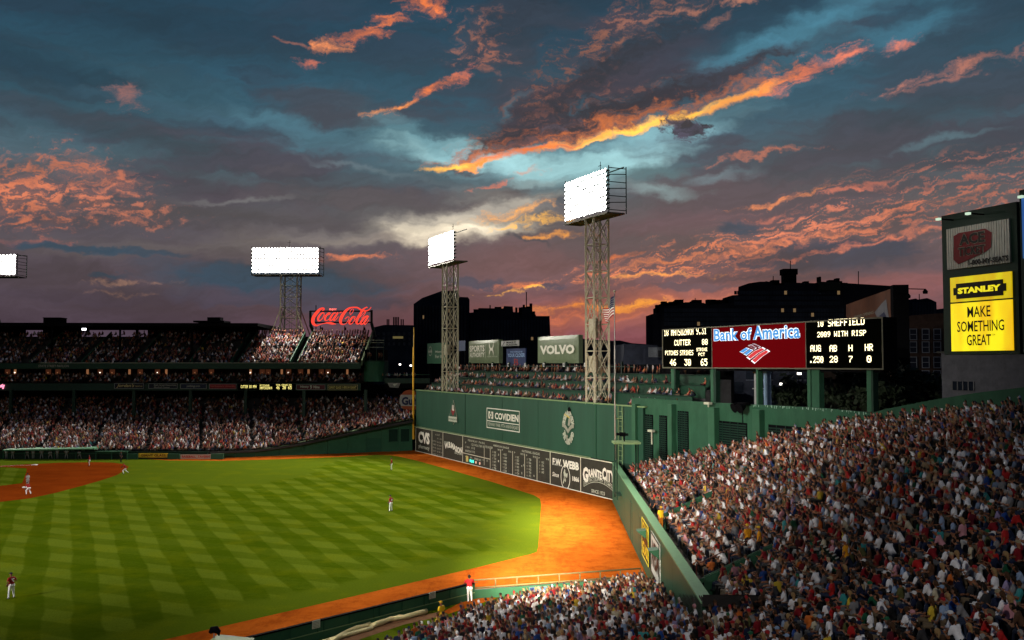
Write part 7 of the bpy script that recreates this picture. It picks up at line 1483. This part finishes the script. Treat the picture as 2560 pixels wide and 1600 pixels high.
link(me, 'seated_crowd', m, None, 'dense crowd of spectators filling the bleachers, grandstand, decks and wall-top seats', None, None, 'stuff')
print('PEOPLE', len(spots), 'tris', len(F))
# --- stair openings in the bleachers
for k, p in enumerate(PORT):
    t = empty('stair_opening', (p.x, p.y, p.z - 1), ('green sided stair opening with a red rail, nearer the street wall', 'green sided stair opening with a red rail, where two ushers in yellow stand')[k], 'stairway')
    def sl(x, y, h): return (x, y, slopeH(x - wallX(y)) + h)
    x0, x1, y0, y1 = p.x - 1.9, p.x + 1.9, p.y - .4, p.y + 1.9
    for nm, ya, yb, h, m_ in (('near_parapet', y0, y0 + .14, .95, GREENC), ('far_parapet', y1, y1 + .14, .30, GREENC)):
        mb = MB(); mb.hexa([sl(x0, ya, -.5), sl(x1, ya, -.5), sl(x1, yb, -.5), sl(x0, yb, -.5), sl(x0, ya, h), sl(x1, ya, h), sl(x1, yb, h), sl(x0, yb, h)]); mb.build(nm, m_, t)
    MB().bar(sl(x0, y1, 1.25), sl(x1, y1, 1.25), .045).build('top_rail', REDRAIL, t)
    for x in (x0, (x0 + x1) / 2, x1): MB().bar(sl(x, y1, 0), sl(x, y1, 1.25), .05).build('rail_post', REDRAIL, t)
    MB().bar(sl(x0, y0 + .07, 1.0), sl(x1, y0 + .07, 1.0), .06).build('parapet_rail', GREENC, t)
    mb = MB(); mb.hexa([sl(x0, y0 + .15, .01), sl(x1, y0 + .15, .01), sl(x1, y1, .01), sl(x0, y1, .01), sl(x0, y0 + .15, .03), sl(x1, y0 + .15, .03), sl(x1, y1, .03), sl(x0, y1, .03)]); mb.build('stairwell_shade_sheet', BLACK, t)  # flat black sheet over the steps stands for the shade of the stairwell
# walkway rails in the bleachers
t = empty('empty_seat_rows', atY(2175, 1370, 44), 'two short rows of empty dark green seats with pale curved tops, right of centre', 'seats')
# --- people who stand out
def at_feet(px, py, z=0.0): return atZ(px, py, z)
RJ = mat('red_jersey', (.30, .015, .015), .7, .1, 6); WPn = mat('white_uniform', (.78, .78, .80), .7, .05, 6); GJ = mat('grey_uniform', (.34, .34, .34), .7, .06, 6); BLK = mat('black_uniform', (.012, .012, .016), .7, .05); CAPN = (.012, .015, .035)
capm = cm('navy team cap', CAPN); capr = cm('red team cap', (.25, .01, .015)); GLV = mat('brown_leather', (.10, .045, .02), .6, .1)
def glove(side='handL'):
    def f(t, K):
        pose = [k for k, v in KIT.items() if v is K][0]; p = Vector(POSES[pose][side]); bm = bmesh.new(); hull_capsule(bm, p, p + Vector((0, .07, -.09)), .07, .10); me = bpy.data.meshes.new('glove'); bm.to_mesh(me); bm.free(); me.materials.append(GLV); o = bpy.data.objects.new('glove', me); COL.objects.link(o); o.parent = t
    return f
def number(txt):
    def f(t, K):
        v, fs = text_pts(txt, .05); pose = [k for k, q in KIT.items() if q is K][0]; c = Vector(POSES[pose]['chest']); me = bpy.data.meshes.new('back_number'); me.from_pydata([(c.x + .13 - a * .26, c.y - .146, c.z - .17 + b * .24) for a, b in v], [], fs); me.materials.append(WPn); o = bpy.data.objects.new('back_number', me); COL.objects.link(o); o.parent = t
    return f
PL = 'players on the field'
def face(px_from, px_to): return math.atan2(px_to.y - px_from.y, px_to.x - px_from.x) - math.pi / 2
for (fx, fy), pose, lb, sh, pn, cp, look, ex, sc in (
    ((28, 1496), 'hips', 'fielder in red jersey and white trousers, hands on hips, nearest at bottom left', RJ, WPn, capm, 30, (glove(), number('7')), 1.02),
    ((71, 1236), 'ready', 'infielder in red jersey crouching ready beside the runner in grey', RJ, WPn, capm, 0, (glove(),), 1.02),
    ((69, 1217), 'stand', 'runner in grey uniform standing on the second base bag', GJ, GJ, capm, 0, (), 1.0),
    ((223, 1165), 'stand', 'infielder in red jersey standing upright near the middle of the clay', RJ, WPn, capm, 10, (glove(),), 1.02),
    ((313, 1186), 'run', 'infielder in red jersey stepping at the right edge of the infield clay', RJ, WPn, capr, 30, (glove('handR'),), 1.0),
    ((979, 1175), 'stand', 'outfielder in dark red jersey standing far off below the corner wall', RJ, WPn, capm, 0, (glove(),), 1.03),
    ((977, 1278), 'hips', 'outfielder in red jersey with hands on hips in the middle of the grass', RJ, WPn, capm, 0, (glove(), number('44')), 1.02)):
    p = at_feet(fx, fy, .012); person(p, face(p, HOME) + R(look - 10), pose, lb, sh, ('cap', cp), pn, SKM[2], sc, PL, extras=(eyes,) + tuple(ex), shoes=(.20, .02, .02))
p = at_feet(302, 1156, .008); person(p, face(p, HOME) + 2.6, 'stand', 'umpire dressed in black standing at the far edge of the infield clay', BLK, ('cap', cm('black cap', (.01, .01, .01))), BLK, SKM[0], 1.02, PL, extras=(eyes,))
p = at_feet(1174, 1505, .02); person((p.x, p.y, .02), R(8), 'leanrail', 'player in red jacket and white trousers leaning on the bullpen fence', mat('bright_red_jacket', (.42, .015, .02), .7, .1, 6), ('short_hair', cm('short dark hair', (.018, .012, .009))), WPn, SKM[4], 1.03, None, extras=(eyes,), shoes=(.25, .02, .02))
YS = mat('yellow_vendor_shirt', (.80, .52, .02), .7, .08, 5); YO = mat('amber_usher_shirt', (.72, .30, .015), .7, .08, 5)
def usher(px, py, label, shirt, pants, cap, rz, pose='stand', sk=0, extras=()):
    d = ray(px, py); q = None
    for k in range(600):
        q = Vector((0, 0, CAMZ)) + d * (25 + k * .12); w = q.x - wallX(q.y); g = slopeH(w) if w > -.1 and q.y < 113 else rf_h(0)
        if q.z < g + 1.0: break
    g = slopeH(max(w, 1.1)); q.x += max(0, 1.1 - w); person((q.x, q.y, g), rz, pose, label, shirt, cap, pants, SKM[sk], 1.03, 'stewards and vendors in the bleachers', extras=(eyes,) + tuple(extras))
HY = ('cap', cm('yellow cap', (.70, .45, .03))); HB = ('short_hair', cm('short dark hair', (.018, .012, .009))); KH = cm('khaki', (.22, .17, .11)); BKC = cm('black_cloth', (.012, .012, .014))
def tray(t, K):
    mb = MB().box(-.25, .25, .22, .62, 1.0, 1.16); me = mb.me('vendor_tray'); me.materials.append(mat('grey_tray', (.25, .25, .26), .5)); o = bpy.data.objects.new('vendor_tray', me); COL.objects.link(o); o.parent = t
usher(1645, 1296, 'vendor in a bright yellow shirt standing at the wall walkway', YS, mat('orange_shorts', (.6, .2, .02), .7), HY, face_home(12, 80) + 2.6, extras=(number('8'),))
usher(1612, 1275, 'guard in black standing against the green bleacher wall cap', BLK, BKC, HB, face_home(12, 80) + 1.0)
usher(1869, 1345, 'left of the two ushers in amber shirts by the stair opening', YO, BKC, HY, face_home(15, 60) - .5)
usher(1898, 1352, 'right of the two ushers in amber shirts by the stair opening', YO, BKC, HY, face_home(15, 60) + .3, extras=(number('8'),))
usher(2114, 1392, 'vendor in an amber shirt with a white cap among the right bleacher rows', YO, KH, ('cap', cm('a white cap', (.66, .66, .68))), face_home(20, 50), extras=(number('8'),))
usher(1697, 1428, 'guard in white shirt and black vest leaning at the wall end', WPn, BKC, HB, face_home(10, 60) + .6, 'lean' if False else 'hips')
usher(1905, 1215, 'person in a long white top standing high in the crowd', WPn, WPn, HB, face_home(20, 90))
p = atZ(1103, 1575, .4); person((p.x, p.y, .35), face_home(p.x, p.y), 'stand', 'person in yellow shirt and yellow cap at the front row by the tarpaulins', YS, HY, KH, SKM[0], 1.0, None, extras=(eyes,))
p = atZ(1318, 1520, .5); person((p.x, p.y - 1, .45), face_home(p.x, p.y), 'raise', 'person in pale blue shirt raising an arm in the lower front row', cm('pale blue shirt', (.28, .38, .58)), HB, KH, SKM[0], 1.05, None, extras=(eyes,))
for k, x in enumerate((18, 28, 34, 64, 70, 77, 85, 97, 106, 113, 128, 140, 145, 156, 168, 178, 201, 205)):
    q = atY(x, 1143, 163.9); person((q.x, 163.6 + .9 * (k % 2), .02), R(180) + rng.normal() * .4, ('stand', 'ready', 'hips')[k % 3], f'{("first","second","third","fourth","fifth","sixth","seventh","eighth","ninth","tenth","eleventh","twelfth","thirteenth","fourteenth","fifteenth","sixteenth","seventeenth","eighteenth")[k]} grey uniformed team member from the left in the dugout', GJ, ('cap', capm), GJ, SKM[0], 1.0, 'team members in the dugout')
# empty seats: frames with pale curved backs
seatm = mat('dark_green_seat', (.012, .040, .028), .4, .1); topm = mat('pale_seat_top', (.45, .45, .42), .4, .1)
sroot = [o for o in bpy.data.objects if o.name.startswith('empty_seat_rows')][0]
for k, (x, y) in enumerate([(2036 + j * 7.4, 1352 + j * 6.8) for j in range(7)] + [(2098 + j * 8, 1368 + j * 7) for j in range(3)]):
    d = ray(x, y); q = None
    for n_ in range(600):
        q = Vector((0, 0, CAMZ)) + d * (25 + n_ * .12)
        if q.z < slopeH(q.x - wallX(q.y)) + .9: break
    g = slopeH(q.x - wallX(q.y)); rz = face_home(q.x, q.y); M_ = Matrix.Translation((q.x, q.y, g)) @ Matrix.Rotation(rz, 4, 'Z')
    for nm, bxs, m_ in (('seat_pan', (-.21, .21, -.2, .22, .40, .45), seatm), ('backrest', (-.22, .22, -.26, -.21, .45, .86), seatm), ('backrest_rim', (-.20, .20, -.28, -.20, .87, .91), topm)):
        mb = MB().box(*bxs); mb.v = [tuple(M_ @ Vector(v)) for v in mb.v]; mb.build(nm, m_, sroot)
